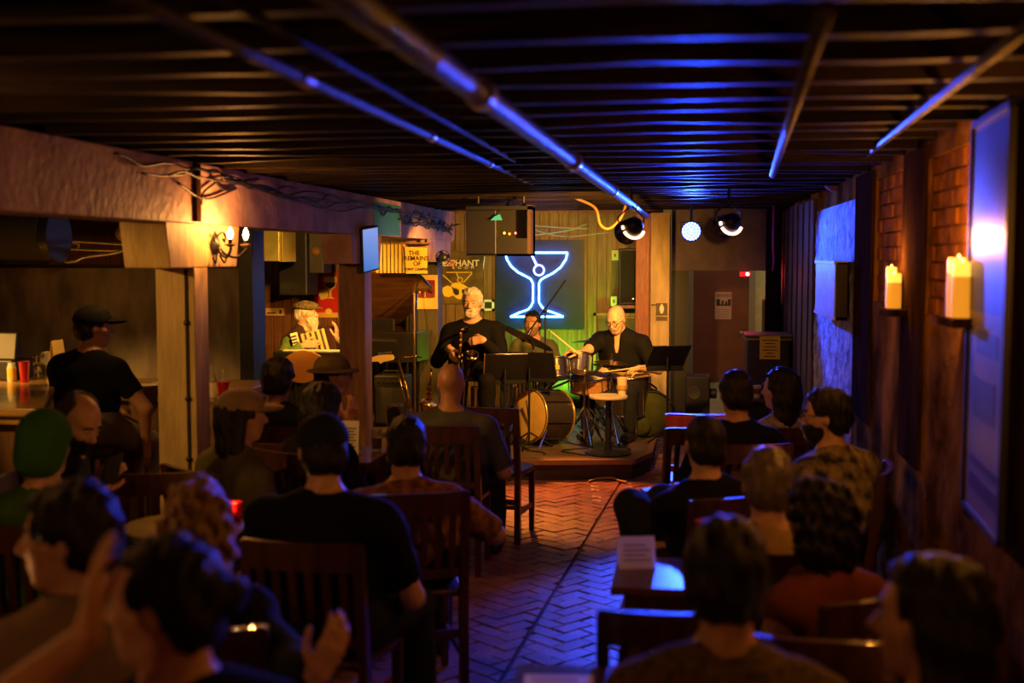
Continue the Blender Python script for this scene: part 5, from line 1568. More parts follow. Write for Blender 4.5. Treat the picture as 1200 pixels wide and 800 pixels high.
# --- saxophones on stands
def sax_stand(c, label):
    t = thing('saxophone_stand', label, 'stand', (c.x, c.y, SZ))
    for k in range(3):
        a = PI / 2 + k * 2 * PI / 3
        MB().cone((c.x, c.y, SZ + .22), (c.x + .18 * math.cos(a), c.y + .18 * math.sin(a), SZ + .008), .009, .008, 8).build('leg', M_blackmetal, t)
    MB().cone((c.x, c.y, SZ + .15), (c.x, c.y, SZ + .36), .010, .010, 8).build('stem', M_blackmetal, t)
    return t
ts = thing('tenor_saxophone', 'brass tenor saxophone leaning on a stand by the lit stand pole', 'saxophone', P(485, 480, 10.95))
Yt = 10.95
path = spline([P(488, 417.5, Yt), P(480, 418.5, Yt), P(472, 419, Yt), P(468, 424, Yt), P(469, 432, Yt), P(474, 450, Yt), P(480, 474, Yt), P(484, 491, Yt), P(489, 499, Yt - .02), P(496, 497, Yt - .05), P(499, 486, Yt - .07), P(502, 472, Yt - .09)], 6)
n = len(path)
MB().tube(path, [.010 + .028 * max(0, i / n - .2) + (.05 * ((i / n) - .8) / .2 if i / n > .8 else 0) for i in range(n)], 14).build('body_tube', M_brass, ts, smooth=True)
MB().tube(arc(path[-1], .082, 0, 2 * PI * 23 / 24, 23, (1, 0, 0), (0, .85, .5)), .005, 6, closed=True).build('bell_rim', M_brass, ts, smooth=True)
for k in range(11):
    p = path[int(n * (.38 + .032 * k))]
    MB().lathe([(.016 + .001 * k, 0), (.016 + .001 * k, .006), (0, .009)], p + Vector((.012 * (-1) ** k, -.030, 0)), (.2 * (-1) ** k, -1, 0), 10).build('key', M_brass, ts, smooth='auto')
for s in (-1, 1):
    MB().tube([path[int(n * .38)] + Vector((s * .018, -.034, 0)), path[int(n * .55)] + Vector((s * .022, -.038, 0)), path[int(n * .70)] + Vector((s * .028, -.042, 0))], .004, 6).build('key_rod', M_brass, ts, smooth=True)
MB().tube([path[0], path[0] + Vector((.05, 0, -.006))], .009, 8).build('mouthpiece', M_black, ts, smooth=True)
sax_stand(path[int(n * .7)] + Vector((0, .08, 0)), 'black tripod stand under the tenor saxophone')
ss = thing('soprano_saxophone', 'straight reddish brass soprano saxophone standing upright before the olive post', 'saxophone', P(503, 490, 11.0))
M_redbrass = mat('red_brass', (.75, .30, .14), .25, metal=1.0, var=.3, vscale=25)
pa_, pb_ = P(505, 436, 11.0), P(501, 491, 11.0)
MB().tube([pa_, pa_.lerp(pb_, .15), pa_.lerp(pb_, .6), pa_.lerp(pb_, .9), pb_], [.008, .011, .026, .036, .055], 14).build('body_tube', M_redbrass, ss, smooth=True)
for k in range(14):
    p = pa_.lerp(pb_, .2 + .052 * k)
    MB().lathe([(.011 + .0006 * k, 0), (.011 + .0006 * k, .006), (0, .009)], p + Vector((.012 * (-1) ** k, -.020 - .001 * k, 0)), (.3 * (-1) ** k, -1, 0), 9).build('key', M_redbrass, ss, smooth='auto')
MB().tube([pa_, pa_ + Vector((.005, 0, .05))], .008, 8).build('mouthpiece', M_black, ss, smooth=True)
sax_stand(Vector((pb_.x, pb_.y + .03, 0)), 'black peg stand under the soprano saxophone')

# --- mic stands
def mic_stand(x, y, ztop, boom_to, label, mt=M_blackmetal, z0=SZ):
    t = thing('microphone_stand', label, 'microphone stand', (x, y, z0))
    MB().lathe([(.13, 0), (.13, .012), (.04, .03), (.012, .04)], (x, y, z0), n=24).build('base', M_blackmetal, t, smooth='auto')
    MB().cone((x, y, z0 + .03), (x, y, ztop), .010, .009, 10).build('pole', mt, t, smooth='auto')
    if boom_to is not None:
        p = Vector((x, y, ztop)); q = Vector(boom_to[0]); r_ = Vector(boom_to[1])
        MB().cone(q, r_, .008, .008, 8).build('boom', mt, t, smooth='auto')
        MB().ball(p, .022, 10, 8).build('joint', M_blackmetal, t, smooth=True)
        d_ = (q - r_).normalized()
        mc = MB().cone(q, q + d_ * .13, .011, .018, 12).build('microphone', M_blackmetal, t, smooth='auto')
        MB().ball(q + d_ * .15, .026, 12, 10).build('grille', mat('mic_grille', (.25, .25, .26), .4, metal=.8), mc, smooth=True)
    return t
pm = P(639, 363, 10.9)
mic_stand(pm.x, pm.y, pm.z, (P(624, 383, 10.95), P(663, 328, 10.85)), 'black boom microphone stand crossing in front of the neon board')
pm = P(485, 345, 10.75)
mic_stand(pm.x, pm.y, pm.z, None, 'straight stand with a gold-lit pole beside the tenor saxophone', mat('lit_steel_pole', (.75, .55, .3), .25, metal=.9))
pm = P(700, 372, 10.95)

# --- music stands
def music_stand(c, yaw, tilt, w_, h_, label, foot_y=None):
    c = Vector(c); t = thing('music_stand', label, 'music stand', (c.x, c.y, SZ), 0, 'black music stands')
    ax = Vector((math.cos(yaw), math.sin(yaw), 0)); out = Vector((math.sin(yaw), -math.cos(yaw), 0))
    ay = Vector((0, 0, 1)) * math.cos(tilt) + out * -math.sin(tilt); az = ax.cross(ay)
    MB().obox(c, ax, ay, az, w_ / 2, h_ / 2, .004).build('desk', M_blackmetal, t)
    MB().obox(c - ay * h_ / 2 + az * .025, ax, ay, az, w_ / 2, .004, .03).build('ledge', M_blackmetal, t)
    for s in (-1, 1):
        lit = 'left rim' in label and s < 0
        MB().obox(c + ax * s * w_ / 2, ax, ay, az, .004, h_ / 2, .010).build('rim', mat('lit_steel_rim', (.55, .32, .13), .35, metal=.7) if lit else M_black, t)  # warm light on the left edge is put into the rim colour
    MB().cone((c.x, c.y, SZ + .05), c - ay * .02, .010, .010, 10).build('pole', M_blackmetal, t, smooth='auto')
    for k in range(3):
        a = k * 2 * PI / 3 + .4
        MB().cone((c.x, c.y, SZ + .14), (c.x + .22 * math.cos(a), c.y + .22 * math.sin(a), SZ + .008), .008, .008, 8).build('leg', M_blackmetal, t)
    return t
music_stand(P(620, 428, 10.32), math.radians(-8), math.radians(-28), .46, .27, 'wide black music stand in front of the bass drum')
music_stand(P(592, 430, 10.05), math.radians(14), math.radians(-32), .36, .28, 'black music stand with lit left rim before the saxophonist')
music_stand(P(783, 417, 10.6), math.radians(18), math.radians(-50), .34, .30, 'black music stand before the ochre corner pillar')

# --- chimes rack
def rack(px0, px1, pytop, pybot, Y, label, nt):
    a, b = P(px0, pytop, Y), P(px1, pytop, Y); zb = P(px0, pybot, Y).z
    t = thing('chime_rack', label, 'chimes', ((a.x + b.x) / 2, Y, SZ), 0, 'chime racks before the drums')
    MB().bar(a, b, .014, .014).build('bar', M_chrome, t)
    for s in (a, b):
        MB().cone((s.x, Y, SZ), s, .009, .009, 8).build('post', M_blackmetal, t)
        MB().bar((s.x, Y - .12, SZ + .01), (s.x, Y + .12, SZ + .01), .02, .02).build('foot', M_blackmetal, t)
    for k in range(nt):
        x = a.x + (b.x - a.x) * (k + .5) / nt
        MB().cone((x, Y, a.z - .012), (x, Y, a.z - .012 - (a.z - zb) * (1 - .35 * k / nt)), .007, .007, 8).build('chime_tube', M_brass, t, smooth='auto')
    return t
rack(553, 579, 453, 478, 10.5, 'small rack of hanging chime tubes left of the music stands', 6)
rack(592, 628, 441, 474, 10.62, 'rack of hanging chime tubes above the bass drum', 8)

# --- drum kit
def hoop(mb, c, ax, r, n=32):
    ax = Vector(ax).normalized(); u = ax.orthogonal().normalized(); v = ax.cross(u)
    return mb.tube(arc(c, r, 0, 2 * PI * (n - 1) / n, n - 1, u, v), .009, 6, closed=True)
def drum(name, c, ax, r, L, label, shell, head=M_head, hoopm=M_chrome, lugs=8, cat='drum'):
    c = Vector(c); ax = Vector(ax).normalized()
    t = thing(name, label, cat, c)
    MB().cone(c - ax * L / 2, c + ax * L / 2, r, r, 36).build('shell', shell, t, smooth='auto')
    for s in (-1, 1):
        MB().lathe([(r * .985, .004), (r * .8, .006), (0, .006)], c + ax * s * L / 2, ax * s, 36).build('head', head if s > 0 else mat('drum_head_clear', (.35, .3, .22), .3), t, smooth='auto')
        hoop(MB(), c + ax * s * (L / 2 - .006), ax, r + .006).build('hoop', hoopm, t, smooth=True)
    u = ax.orthogonal().normalized(); v = ax.cross(u)
    for k in range(lugs):
        a = 2 * PI * k / lugs; d_ = u * math.cos(a) + v * math.sin(a)
        MB().cone(c - ax * (L / 2 - .01) + d_ * (r + .012), c + ax * (L / 2 - .01) + d_ * (r + .012), .005, .005, 6).build('tension_rod', M_chrome, t, smooth='auto')
    return t
f0, f1 = P(621, 487, 10.45), P(654, 487, 10.69)
ax = (f0 - f1).normalized()
bd = drum('bass_drum', (f0 + f1) / 2, ax, .225, (f0 - f1).length, 'bass drum with amber lit front head and dark shell', M_drumshell, M_head, mat('gold_lit_hoop', (.55, .36, .12), .25, metal=.6), 8)  # golden light on the hoops is put into their colour
for s in (-1, 1):
    q = f0 + Vector((.02, 0, 0)) + ax.cross(Vector((0, 0, 1))) * s * .2 - Vector((0, 0, .1))
    MB().cone(q, (q.x + ax.x * .05 + s * .02, q.y - .10, SZ + .006), .008, .008, 8).build('spur', M_chrome, bd)
MB().cone(f0 + Vector((-.03, -.02, .14)), f0 + Vector((.01, -.02, -.20)), .006, .006, 6).build('stripe', M_black, bd)  # dark reflections of stand legs on the head, modelled as thin rods
MB().cone(f0 + Vector((.06, -.03, .14)), f0 + Vector((.04, -.03, -.20)), .006, .006, 6).build('stripe', M_black, bd)
tm = drum('rack_tom', P(651, 432, 10.60), (-.12, .25, .95), .122, .18, 'black rack tom with a small gold badge', M_drumshell)
MB().obox(P(652, 430, 10.468), (1, 0, 0), (0, -.1, .95), (0, -1, -.1), .028, .020, .004).build('badge', mat('gold_badge', (.75, .55, .10), .4), tm)
tm2 = drum('rack_tom', P(677, 425, 10.80), (.05, .25, .95), .112, .18, 'black rack tom with violet sheen beside the badged tom', mat('drum_violet_shell', (.05, .04, .09), .2, coat=.5))
for k, (q, lab) in enumerate(((P(652, 440, 10.66), 1), (P(677, 436, 10.82), 2))):
    MB().cone(q + Vector((0, .05, -.05)), (f0 + f1) / 2 + Vector((0, 0, .22)), .012, .012, 8).build('tom_arm', M_chrome, tm if k == 0 else tm2)
sn = drum('snare_drum', P(690, 449, 10.85), (-.05, -.16, .98), .172, .13, 'maple snare drum in front of the drummer', M_natural, mat('snare_head', (.75, .7, .6), .5))
sp = P(690, 449, 10.85)
def tripod(t, c, zt, rr, mt=M_chrome, n=3, z0=SZ, a0=.5):
    for k in range(n):
        a = a0 + k * 2 * PI / n
        e = Vector((c.x + rr * math.cos(a), c.y + rr * math.sin(a), z0 + .008))
        MB().cone((c.x, c.y, zt), e, .010, .010, 8).build('leg', mt, t, smooth='auto')
        MB().ball(e + Vector((0, 0, .006)), .014, 8, 6).build('rubber_foot', M_black, t, smooth=True)
        MB().cone((c.x, c.y, z0 + .06), (c.x + rr * .55 * math.cos(a), c.y + rr * .55 * math.sin(a), z0 + (zt - z0) * .45), .006, .006, 6).build('brace', mt, t, smooth='auto')
sst = thing('snare_stand', 'chrome tripod stand under the maple snare drum', 'stand', (sp.x, sp.y, SZ))
MB().cone((sp.x, sp.y, SZ + .05), (sp.x, sp.y, sp.z - .10), .012, .012, 8).build('stem', M_chrome, sst, smooth='auto')
tripod(sst, sp, SZ + .30, .27)
for k in range(3):
    a = k * 2 * PI / 3 + .2
    MB().cone((sp.x, sp.y, sp.z - .12), (sp.x + .16 * math.cos(a), sp.y + .16 * math.sin(a), sp.z - .07), .008, .008, 6).build('basket_arm', M_chrome, sst)
ft = drum('floor_tom', P(737, 462, 11.0), (0, -.06, 1), .185, .36, 'black floor tom at the drummer\'s side', M_drumshell)
for k in range(3):
    a = k * 2 * PI / 3 + .9; c_ = P(737, 462, 11.0)
    MB().cone((c_.x + .2 * math.cos(a), c_.y + .2 * math.sin(a), c_.z), (c_.x + .22 * math.cos(a), c_.y + .22 * math.sin(a), SZ + .005), .008, .008, 6).build('leg', M_chrome, ft)
def cymbal(c, nrm, r, label, stand_xy=None, mt=M_cymbal, hats=False):
    c = Vector(c); nrm = Vector(nrm).normalized(); x, y = stand_xy if stand_xy else (c.x, c.y)
    t = thing('cymbal', label, 'cymbal', (x, y, SZ))
    pr = [(r, -.001), (r * .6, .010), (r * .22, .016), (r * .17, .030), (r * .08, .038), (.004, .040), (.004, .037), (r * .08, .035), (r * .16, .027), (r * .21, .013), (r * .6, .007), (r, -.003)]
    MB().lathe(pr, c, nrm, 40).build('plate', mt, t, smooth='auto')
    if hats: MB().lathe([(a_, -h_) for a_, h_ in pr], c - nrm * .03, nrm, 40).build('plate', mt, t, smooth='auto')
    MB().lathe([(.012, .04), (.012, .052), (.006, .056), (.006, .085)], c, nrm, 12).build('wing_nut', M_chrome, t, smooth='auto')
    top = c - nrm * .03
    k = Vector((x, y, top.z - .06))
    MB().cone((x, y, SZ + .05), k, .012, .010, 10).build('pole', M_chrome, t, smooth='auto')
    MB().cone(k, c, .008, .008, 8).build('arm', M_chrome, t, smooth='auto')
    tripod(t, Vector((x, y, 0)), SZ + .34, .24, a0=.9)
    return t
cc = P(617, 396, 10.75)
cymbal(cc, (.40, .24, .88), .27, 'big dark ride cymbal tilted steeply in front of the seated musician', (cc.x + .05, cc.y + .1), M_cymdark)
cymbal(P(694, 400, 11.3), (-.05, .10, .99), .20, 'dark crash cymbal at the drummer\'s right shoulder', None, M_cymdark)
cymbal(P(716, 425, 10.75), (.08, -.03, .99), .155, 'thin bright hi-hat pair over the snare', None, M_cymbal, True)
cymbal(P(685, 436, 10.6), (.10, -.12, .98), .13, 'small splash cymbal next to the violet tom', None, M_cymbal)

# --- things standing about the stage
tb = P(713, 463, 10.12)
round_table(tb.x, tb.y, .165, tb.z - SZ, 'small round drinks table with thin pole on the stage edge', mat('pale_round_top', (.62, .5, .36), .4), SZ)
pc_ = thing('paper_cup', 'amber-lit plastic cup on the small stage table', 'cup', ground(P(731, 460, 10.15), tb.z))
cq = ground(P(729, 460, 10.16), tb.z)
MB().lathe([(.034, 0), (.045, .15), (.046, .15), (.040, .146), (.030, .006), (0, .006)], cq, n=20).build('cup', mat('cream_plastic', (.75, .58, .35), .4), pc_, smooth='auto')
MB().lathe([(.0465, .05), (.0475, .085), (.0465, .085)], cq - Vector((0, 0, .0)), n=20).build('band', mat('cup_print', (.5, .3, .12), .5), pc_)
bg = thing('gig_bag', 'round dark green cymbal bag leaning at the stage edge', 'bag', ground(P(757, 495, 11.0), SZ))
gc = P(757, 466, 11.0); gc.z = SZ + .24
MB().ball(gc, 1.0, 24, 16, (.24, .10, .235)).build('body', cloth('bag_green', (.075, .085, .030)), bg, smooth=True)
MB().tube(arc(gc + Vector((.06, -.06, .0)), .205, -1.4, 1.75, 20, (1, 0, 0), (0, 0, 1)), .008, 6).build('zip', M_black, bg, smooth=True)
MB().tube(spline([gc + Vector((-.03, -.02, .225)), gc + Vector((.03, -.04, .275)), gc + Vector((.10, -.02, .225))], 6), .010, 6).build('handle', M_black, bg, smooth=True)
MB().ball(gc + Vector((-.07, -.075, -.10)), 1.0, 18, 12, (.13, .05, .11)).build('pocket', cloth('bag_green', (0, 0, 0)), bg, smooth=True)
# guitar headstock poking out from behind the post
eg = thing('electric_guitar', 'electric guitar with maple headstock lying behind the brown post', 'guitar', P(450, 420, 10.58))
h0 = P(437, 421, 10.58); h1 = P(462, 418.5, 10.58); gd = (h1 - h0).normalized(); gn = Vector((0, -1, 0)); gu = gd.cross(gn); gu = gu if gu.z > 0 else -gu
MB().prism([(-.02, -.02), (.05, -.022), (.07, -.045), (.10, -.03), (.19, -.022), (.205, 0), (.19, .026), (.10, .034), (.04, .030), (-.02, .02)], h0, gd, gu, gn, .016).build('headstock', mat('maple_headstock', (.80, .56, .20), .35), eg)
for k in range(6):
    MB().lathe([(.006, 0), (.006, .012), (.009, .014), (.009, .022), (0, .023)], h0 + gd * (.065 + .022 * k) + gu * .034 + gn * .008, gu, 8).build('tuning_peg', M_chrome, eg)
MB().obox(h0 - gd * .27, gd, gu, gn, .26, .022, .011).build('neck', mat('maple_neck', (.6, .38, .14), .4), eg)
MB().prism([(u * .2, v * .15) for u, v in [(math.cos(2 * PI * i / 20) * (1 + .15 * math.cos(4 * PI * i / 20)), math.sin(2 * PI * i / 20)) for i in range(20)]], h0 - gd * .66, gd, gu, gn, .045).build('body', mat('guitar_sunburst', (.50, .22, .06), .25, coat=.4), eg)
for k in range(2):
    q = h0 - gd * (.25 + .5 * k)
    MB().cone((q.x, q.y + .02, SZ), (q.x, q.y + .02, q.z - .03), .012, .012, 8).build('stand_rod', M_blackmetal, eg)
# amplifier and cables below the guitar
am = thing('amplifier', 'low black amplifier behind the saxophones', 'amplifier', ground(P(452, 480, 11.4), SZ))
q0, q1 = P(438, 440, 11.4), P(476, 440, 11.4)
MB().box(q0.x, q1.x, 11.4, 11.65, SZ, q0.z).build('cabinet', M_black, am, bevel=.01)
MB().box(q0.x + .02, q1.x - .02, 11.385, 11.4, SZ + .04, q0.z - .12).build('grille', mat('speaker_cloth', (.05, .04, .035), .9, bump=.8, bscale=300), am)
MB().tube([Vector((q0.x + .06, 11.5, q0.z)), Vector((q0.x + .08, 11.5, q0.z + .04)), Vector((q1.x - .08, 11.5, q0.z + .04)), Vector((q1.x - .06, 11.5, q0.z))], .008, 6).build('handle', M_black, am)
for k in range(5):
    MB().lathe([(.012, 0), (.010, .016), (0, .017)], (q0.x + .05 + .05 * k, 11.40, q0.z - .06), (0, -1, 0), 10).build('knob', M_brass, am)
wc = thing('wire_basket', 'wire bound case with gold rim beside the tenor saxophone', 'case', ground(P(463, 478, 10.8), SZ))
wc0 = ground(P(463, 478, 10.8), SZ)
MB().box(wc0.x - .07, wc0.x + .07, 10.76, 10.92, SZ, SZ + .30).build('case', M_black, wc, bevel=.02)
MB().tube([Vector((wc0.x + dx, 10.755, SZ + dz)) for dx, dz in ((-.06, .02), (-.07, .26), (-.03, .29), (.04, .29), (.07, .24), (.065, .03))], .006, 6).build('rim', M_brass, wc, smooth=True)
# cables on the stage floor and brick
for l, mt_, lab in (([(690, 562), (700, 559), (716, 558), (726, 561), (735, 563)], mat('tan_cable', (.55, .28, .10), .5), 'tan cable running along the foot of the stage'), ):
    pts = [floor_pt(x, y + 4) + Vector((0, 0, .014)) for x, y in l]
    c_ = MB().tube(spline(pts, 5), .010, 6).build('cable', mt_, smooth=True); tag(c_, lab, 'cable')
for k in range(4):
    pts = [Vector((-1.6 + .35 * k + .12 * math.sin(i * 1.3 + k), 9.95 + .10 * i, SZ + .008)) for i in range(8)]
    c_ = MB().tube(spline(pts, 4), .006, 6).build('cable', M_black, smooth=True); tag(c_, 'black cable lying on the stage boards by the drum kit', 'cable', 'black cables on the stage floor')
# green wash lamp at the foot of the stage wall
gl = thing('uplight', 'small green uplight on the stage floor behind the drums', 'stage light', (-1.28, 12.45, SZ))
MB().lathe([(.07, 0), (.075, .05), (.06, .10), (.055, .10), (.05, .05)], (-1.28, 12.45, SZ), n=20).build('housing', M_blackmetal, gl, smooth='auto')
MB().lathe([(.054, .085), (0, .09)], (-1.28, 12.45, SZ), n=20).build('lens', mat('green_lens', (.1, 1, .1), .3, emit=(.12, 1, .05), estr=8), gl)
lamp('green_beam', 'SPOT', (-1.28, 12.45, SZ + .12), (.16, 1.0, .05), 150, gl, (-1.25, 13.2, 1.0), .03, 95, .8)

# ================================================================== THINGS ON THE WALLS AND AROUND
def speaker(x0, x1, y0, y1, z0, z1, label, grille='front', mt=M_black, hang=True):
    t = thing('loudspeaker', label, 'loudspeaker', ((x0 + x1) / 2, (y0 + y1) / 2, z0))
    MB().box(x0, x1, y0, y1, z0, z1).build('cabinet', mt, t, bevel=.012)
    MB().box(x0 + .02, x1 - .02, y0 - .008, y0, z0 + .02, z1 - .02).build('grille', mat('speaker_grille', (.02, .018, .017), .6, bump=1, bscale=400), t)
    MB().lathe([(.014, 0), (.012, .004), (0, .005)], ((x0 + x1) / 2, y0 - .008, z0 + .06), (0, -1, 0), 12).build('badge', M_chrome, t)
    return t
# wall speaker right of the neon, on its shelf
a, b = P(725, 291, 12.75), P(759, 357, 12.75)
speaker(a.x, b.x, 12.75, 13.1, b.z, a.z, 'black loudspeaker on a wall shelf above the drummer')
sh_ = MB().box(a.x - .03, b.x + .03, 12.72, 13.18, b.z - .04, b.z - .004).build('wall_shelf', M_brownpost, bevel=.004); tag(sh_, 'brown wooden shelf carrying the loudspeaker above the drummer', 'shelf')
# big speaker and boxes left of the stage
a, b = P(326, 284, 12.3), P(360, 346, 12.3)
speaker(a.x, b.x, 12.3, 12.7, b.z, 2.30, 'tall black loudspeaker hung beside the red wine poster')
a, b = P(300, 279, 11.6), P(333, 306, 11.6)
t = thing('air_conditioner', 'olive metal box unit hung under the ceiling left of the stage', 'appliance', (a.x, 11.6, b.z))
MB().box(a.x, b.x - .05, 11.6, 12.0, b.z, 2.33).build('case', mat('olive_metal', (.30, .28, .09), .4, metal=.3, var=.3), t, bevel=.008)
for k in range(2):
    MB().box(b.x - .05 + .025 * k, b.x - .035 + .025 * k, 11.6, 12.0, b.z - .005, 2.33).build('trim', mat('olive_trim', (.42, .36, .12), .4, metal=.4), t)
a, b = P(362, 284, 12.0), P(379, 320, 12.0)
t = thing('lantern_box', 'small black box with a round lens hung next to the tall loudspeaker', 'box', (a.x, 12.0, b.z))
MB().box(a.x, b.x, 12.0, 12.3, b.z, 2.33).build('case', M_black, t, bevel=.006)
MB().lathe([(.045, 0), (.045, .02), (.03, .03), (0, .022)], ((a.x + b.x) / 2, 12.0, (b.z + 2.33) / 2 - .1), (0, -1, 0), 18).build('lens', mat('amber_glass', (.12, .06, .03), .1), t, smooth='auto')
# small room sign
a, b = P(302, 362, 12.9), P(324, 371, 12.9)
t = thing('wall_sign', 'small cream sign on the dark boards left of the accordion player', 'sign', ((a.x + b.x) / 2, 13.17, b.z))
MB().box(a.x, b.x, 13.15, 13.18, b.z, a.z).build('plate', mat('cream_sign', (.7, .48, .2), .5), t)
MB().box(a.x + .02, a.x * .45 + b.x * .55, 13.147, 13.15, b.z + .022, b.z + .036).build('printed_line', M_black, t)
MB().box(b.x - .05, b.x - .03, 13.146, 13.15, b.z + .02, a.z - .02).build('figure', M_black, t)
# red wine poster
YP = 13.17
a, b = P(368, 319, YP), P(396, 372, YP)
t = thing('wine_poster', 'red poster with a yellow wine glass over the accordion player', 'poster', ((a.x + b.x) / 2, YP, b.z))
MB().box(a.x, b.x, YP - .012, YP + .01, b.z, a.z).build('sheet', mat('poster_red', (.62, .012, .012), .5), t)
MB().box(a.x - .06, a.x, YP - .025, YP + .01, b.z, a.z).build('frame', M_panel, t)
c_ = P(387, 331, YP - .013)
M_py = mat('poster_yellow', (.85, .62, .10), .5)
glass = [(-.075, .07), (-.08, .02), (-.06, -.05), (-.015, -.085), (-.012, -.16), (-.05, -.18), (.05, -.18), (.012, -.16), (.015, -.085), (.06, -.05), (.08, .02), (.075, .07)]
MB().prism(glass, c_, (1, 0, 0), (0, 0, 1), (0, -1, 0), .002).build('glass_print', M_py, t)
MB().prism([(-.066, .0), (-.05, -.045), (0, -.07), (.05, -.045), (.066, .0)], c_ + Vector((0, -.002, 0)), (1, 0, 0), (0, 0, 1), (0, -1, 0), .002).build('wine_print', mat('poster_wine', (.08, .01, .01), .5), t)
c2 = P(380, 344, YP - .013)
MB().prism([(-.06, .04), (.03, .05), (.05, -.02), (.02, -.06), (-.04, -.07), (-.06, -.02)], c2, (1, 0, 0), (0, 0, 1), (0, -1, 0), .002).build('cheese_print', M_py, t)
a3 = P(368, 366, YP - .013); b3 = P(396, 372, YP - .013)
MB().box(a3.x, b3.x, YP - .018, YP - .012, b3.z, a3.z).build('base_strip', mat('poster_ochre', (.7, .42, .08), .5), t)
MB().ball(P(385, 365, YP - .016), .04, sc=(1, .1, .9)).build('fruit_print', M_py, t)

# girder: teal plate, tilted screen
MB().box(XG, XG + .008, PX(437, 270, XG).y, PX(468, 270, XG).y, 2.03, 2.30).build('teal_plate', mat('teal_paint', (.03, .20, .26), .5), gird, label='teal painted plate on the girder')
t = thing('wall_screen', 'narrow glowing blue screen hung beside the brown post', 'screen', P(434, 317, 9.35))
n_ = Vector((.985, -.17, -.02)).normalized(); cS = P(434.5, 292, 9.35); axs = Vector((0, -.10, 1)).cross(n_).normalized(); ays = n_.cross(axs)
axs, ays = ays.cross(n_), ays
MB().obox(cS - n_ * .03, axs, ays, n_, .155, .18, .03).build('housing', M_black, t, bevel=.006)
ms = mat('screen_glow', (.1, .2, .5), .3)
nt = ms.node_tree; bs = nt.nodes['Principled BSDF']
tcn = nt.nodes.new('ShaderNodeTexCoord'); sx_ = nt.nodes.new('ShaderNodeSeparateXYZ'); rp_ = nt.nodes.new('ShaderNodeValToRGB')
nt.links.new(tcn.outputs['Generated'], sx_.inputs[0]); nt.links.new(sx_.outputs['Z'], rp_.inputs['Fac'])
rp_.color_ramp.elements[0].color = (.01, .20, .62, 1); rp_.color_ramp.elements[1].color = (.28, .40, .95, 1)
nt.links.new(rp_.outputs['Color'], bs.inputs['Emission Color']); bs.inputs['Emission Strength'].default_value = .85
MB().obox(cS + n_ * .001, axs, ays, n_, .14, .165, .001).build('screen', ms, t)
lamp('screen_light', 'SPOT', cS + n_ * .05, (.1, .3, 1), 3, t, cS + n_ * 2, .08, 150, .8)

# slatted yellow box with the handwritten sign, hung between the posts
YS = PX(503, 300, XG).y - .16
a, b = P(440, 286, YS), P(476, 320, YS)
t = thing('slatted_box', 'yellow slatted wooden box hung under the girder', 'box', ((a.x + b.x) / 2, YS, b.z))
M_slat = mat('yellow_slat', (.62, .42, .08), .55, var=.2)
MB().box(a.x, b.x, YS + .015, YS + .12, b.z, a.z).build('back', mat('slat_gap', (.10, .05, .01), .9), t)
for k in range(8):
    x0 = a.x + .004 + (b.x - a.x) * k / 8
    MB().box(x0, x0 + (b.x - a.x) / 8 * .68, YS - .005, YS + .015, b.z + .002, a.z - .002).build('slat', M_slat, t)
MB().box(a.x - .01, b.x + .25, YS - .008, YS + .13, a.z, a.z + .018).build('lid', M_brownpost, t)
MB().box(a.x + .02, a.x + .04, YS + .04, YS + .06, a.z, 2.05).build('hanger', M_blackmetal, t)
MB().box(b.x + .18, b.x + .20, YS + .04, YS + .06, a.z, 2.05).build('hanger', M_blackmetal, t)
a, b = P(474.5, 289, YS - .02), P(501, 320.5, YS - .02)
t = thing('handwritten_sign', 'yellow paper sign with handwritten capitals beside the slatted box', 'sign', ((a.x + b.x) / 2, YS - .02, b.z))
MB().hexa([(a.x + .01, YS - .022, b.z), (b.x, YS - .022, b.z), (b.x, YS - .012, b.z), (a.x + .01, YS - .012, b.z), (a.x, YS - .022, a.z), (b.x - .005, YS - .022, a.z - .01), (b.x - .005, YS - .012, a.z - .01), (a.x, YS - .012, a.z)]).build('sheet', mat('yellow_paper', (.85, .55, .07), .6), t)
cx_ = (a.x + b.x) / 2; zt = a.z; hh = a.z - b.z
M_ink = mat('marker_ink', (.05, .02, .005), .7)
for k, (s, dx) in enumerate((('THE', -.02), ('REMAINS', .0), ('OF', .01), ('TONY CAMPISE', .0))):
    text_part('lettering', s, .062 if k < 3 else .036, (cx_ + dx, YS - .0235, zt - hh * (.24 + .2 * k)), (1, 0, .0), (0, 0, 1), M_ink, t, bold=.0012)
# fan on the olive post
fc = P(519, 302, y30 - .12)
t = thing('clip_fan', 'small black clip fan on the olive post', 'fan', fc)
for rr in (.075, .05, .025):
    MB().tube(arc(fc, rr, 0, 2 * PI * 19 / 20, 19, (1, 0, 0), (0, 0, 1)), .004, 6, closed=True).build('guard_ring', M_blackmetal, t, smooth=True)
MB().lathe([(.02, -.04), (.04, -.03), (.042, .03), (.03, .05)], fc, (0, 1, 0), 16).build('motor', M_blackmetal, t, smooth='auto')
for k in range(4):
    a_ = k * PI / 2 + .3; d_ = Vector((math.cos(a_), 0, math.sin(a_)))
    MB().obox(fc + d_ * .04, d_, d_.cross(Vector((0, 1, 0))) + Vector((0, .4, 0)), (0, 1, 0), .032, .022, .002).build('blade', M_blackmetal, t)
MB().tube(spline([fc + Vector((.02, .03, -.03)), fc + Vector((.07, .04, -.08)), fc + Vector((.10, .06, -.06)), fc + Vector((.0, .125, -.02))], 5), .010, 8).build('arm', mat('orange_lit_arm', (.35, .12, .05), .5), t, smooth=True)  # orange light on the fan arm is put into its colour

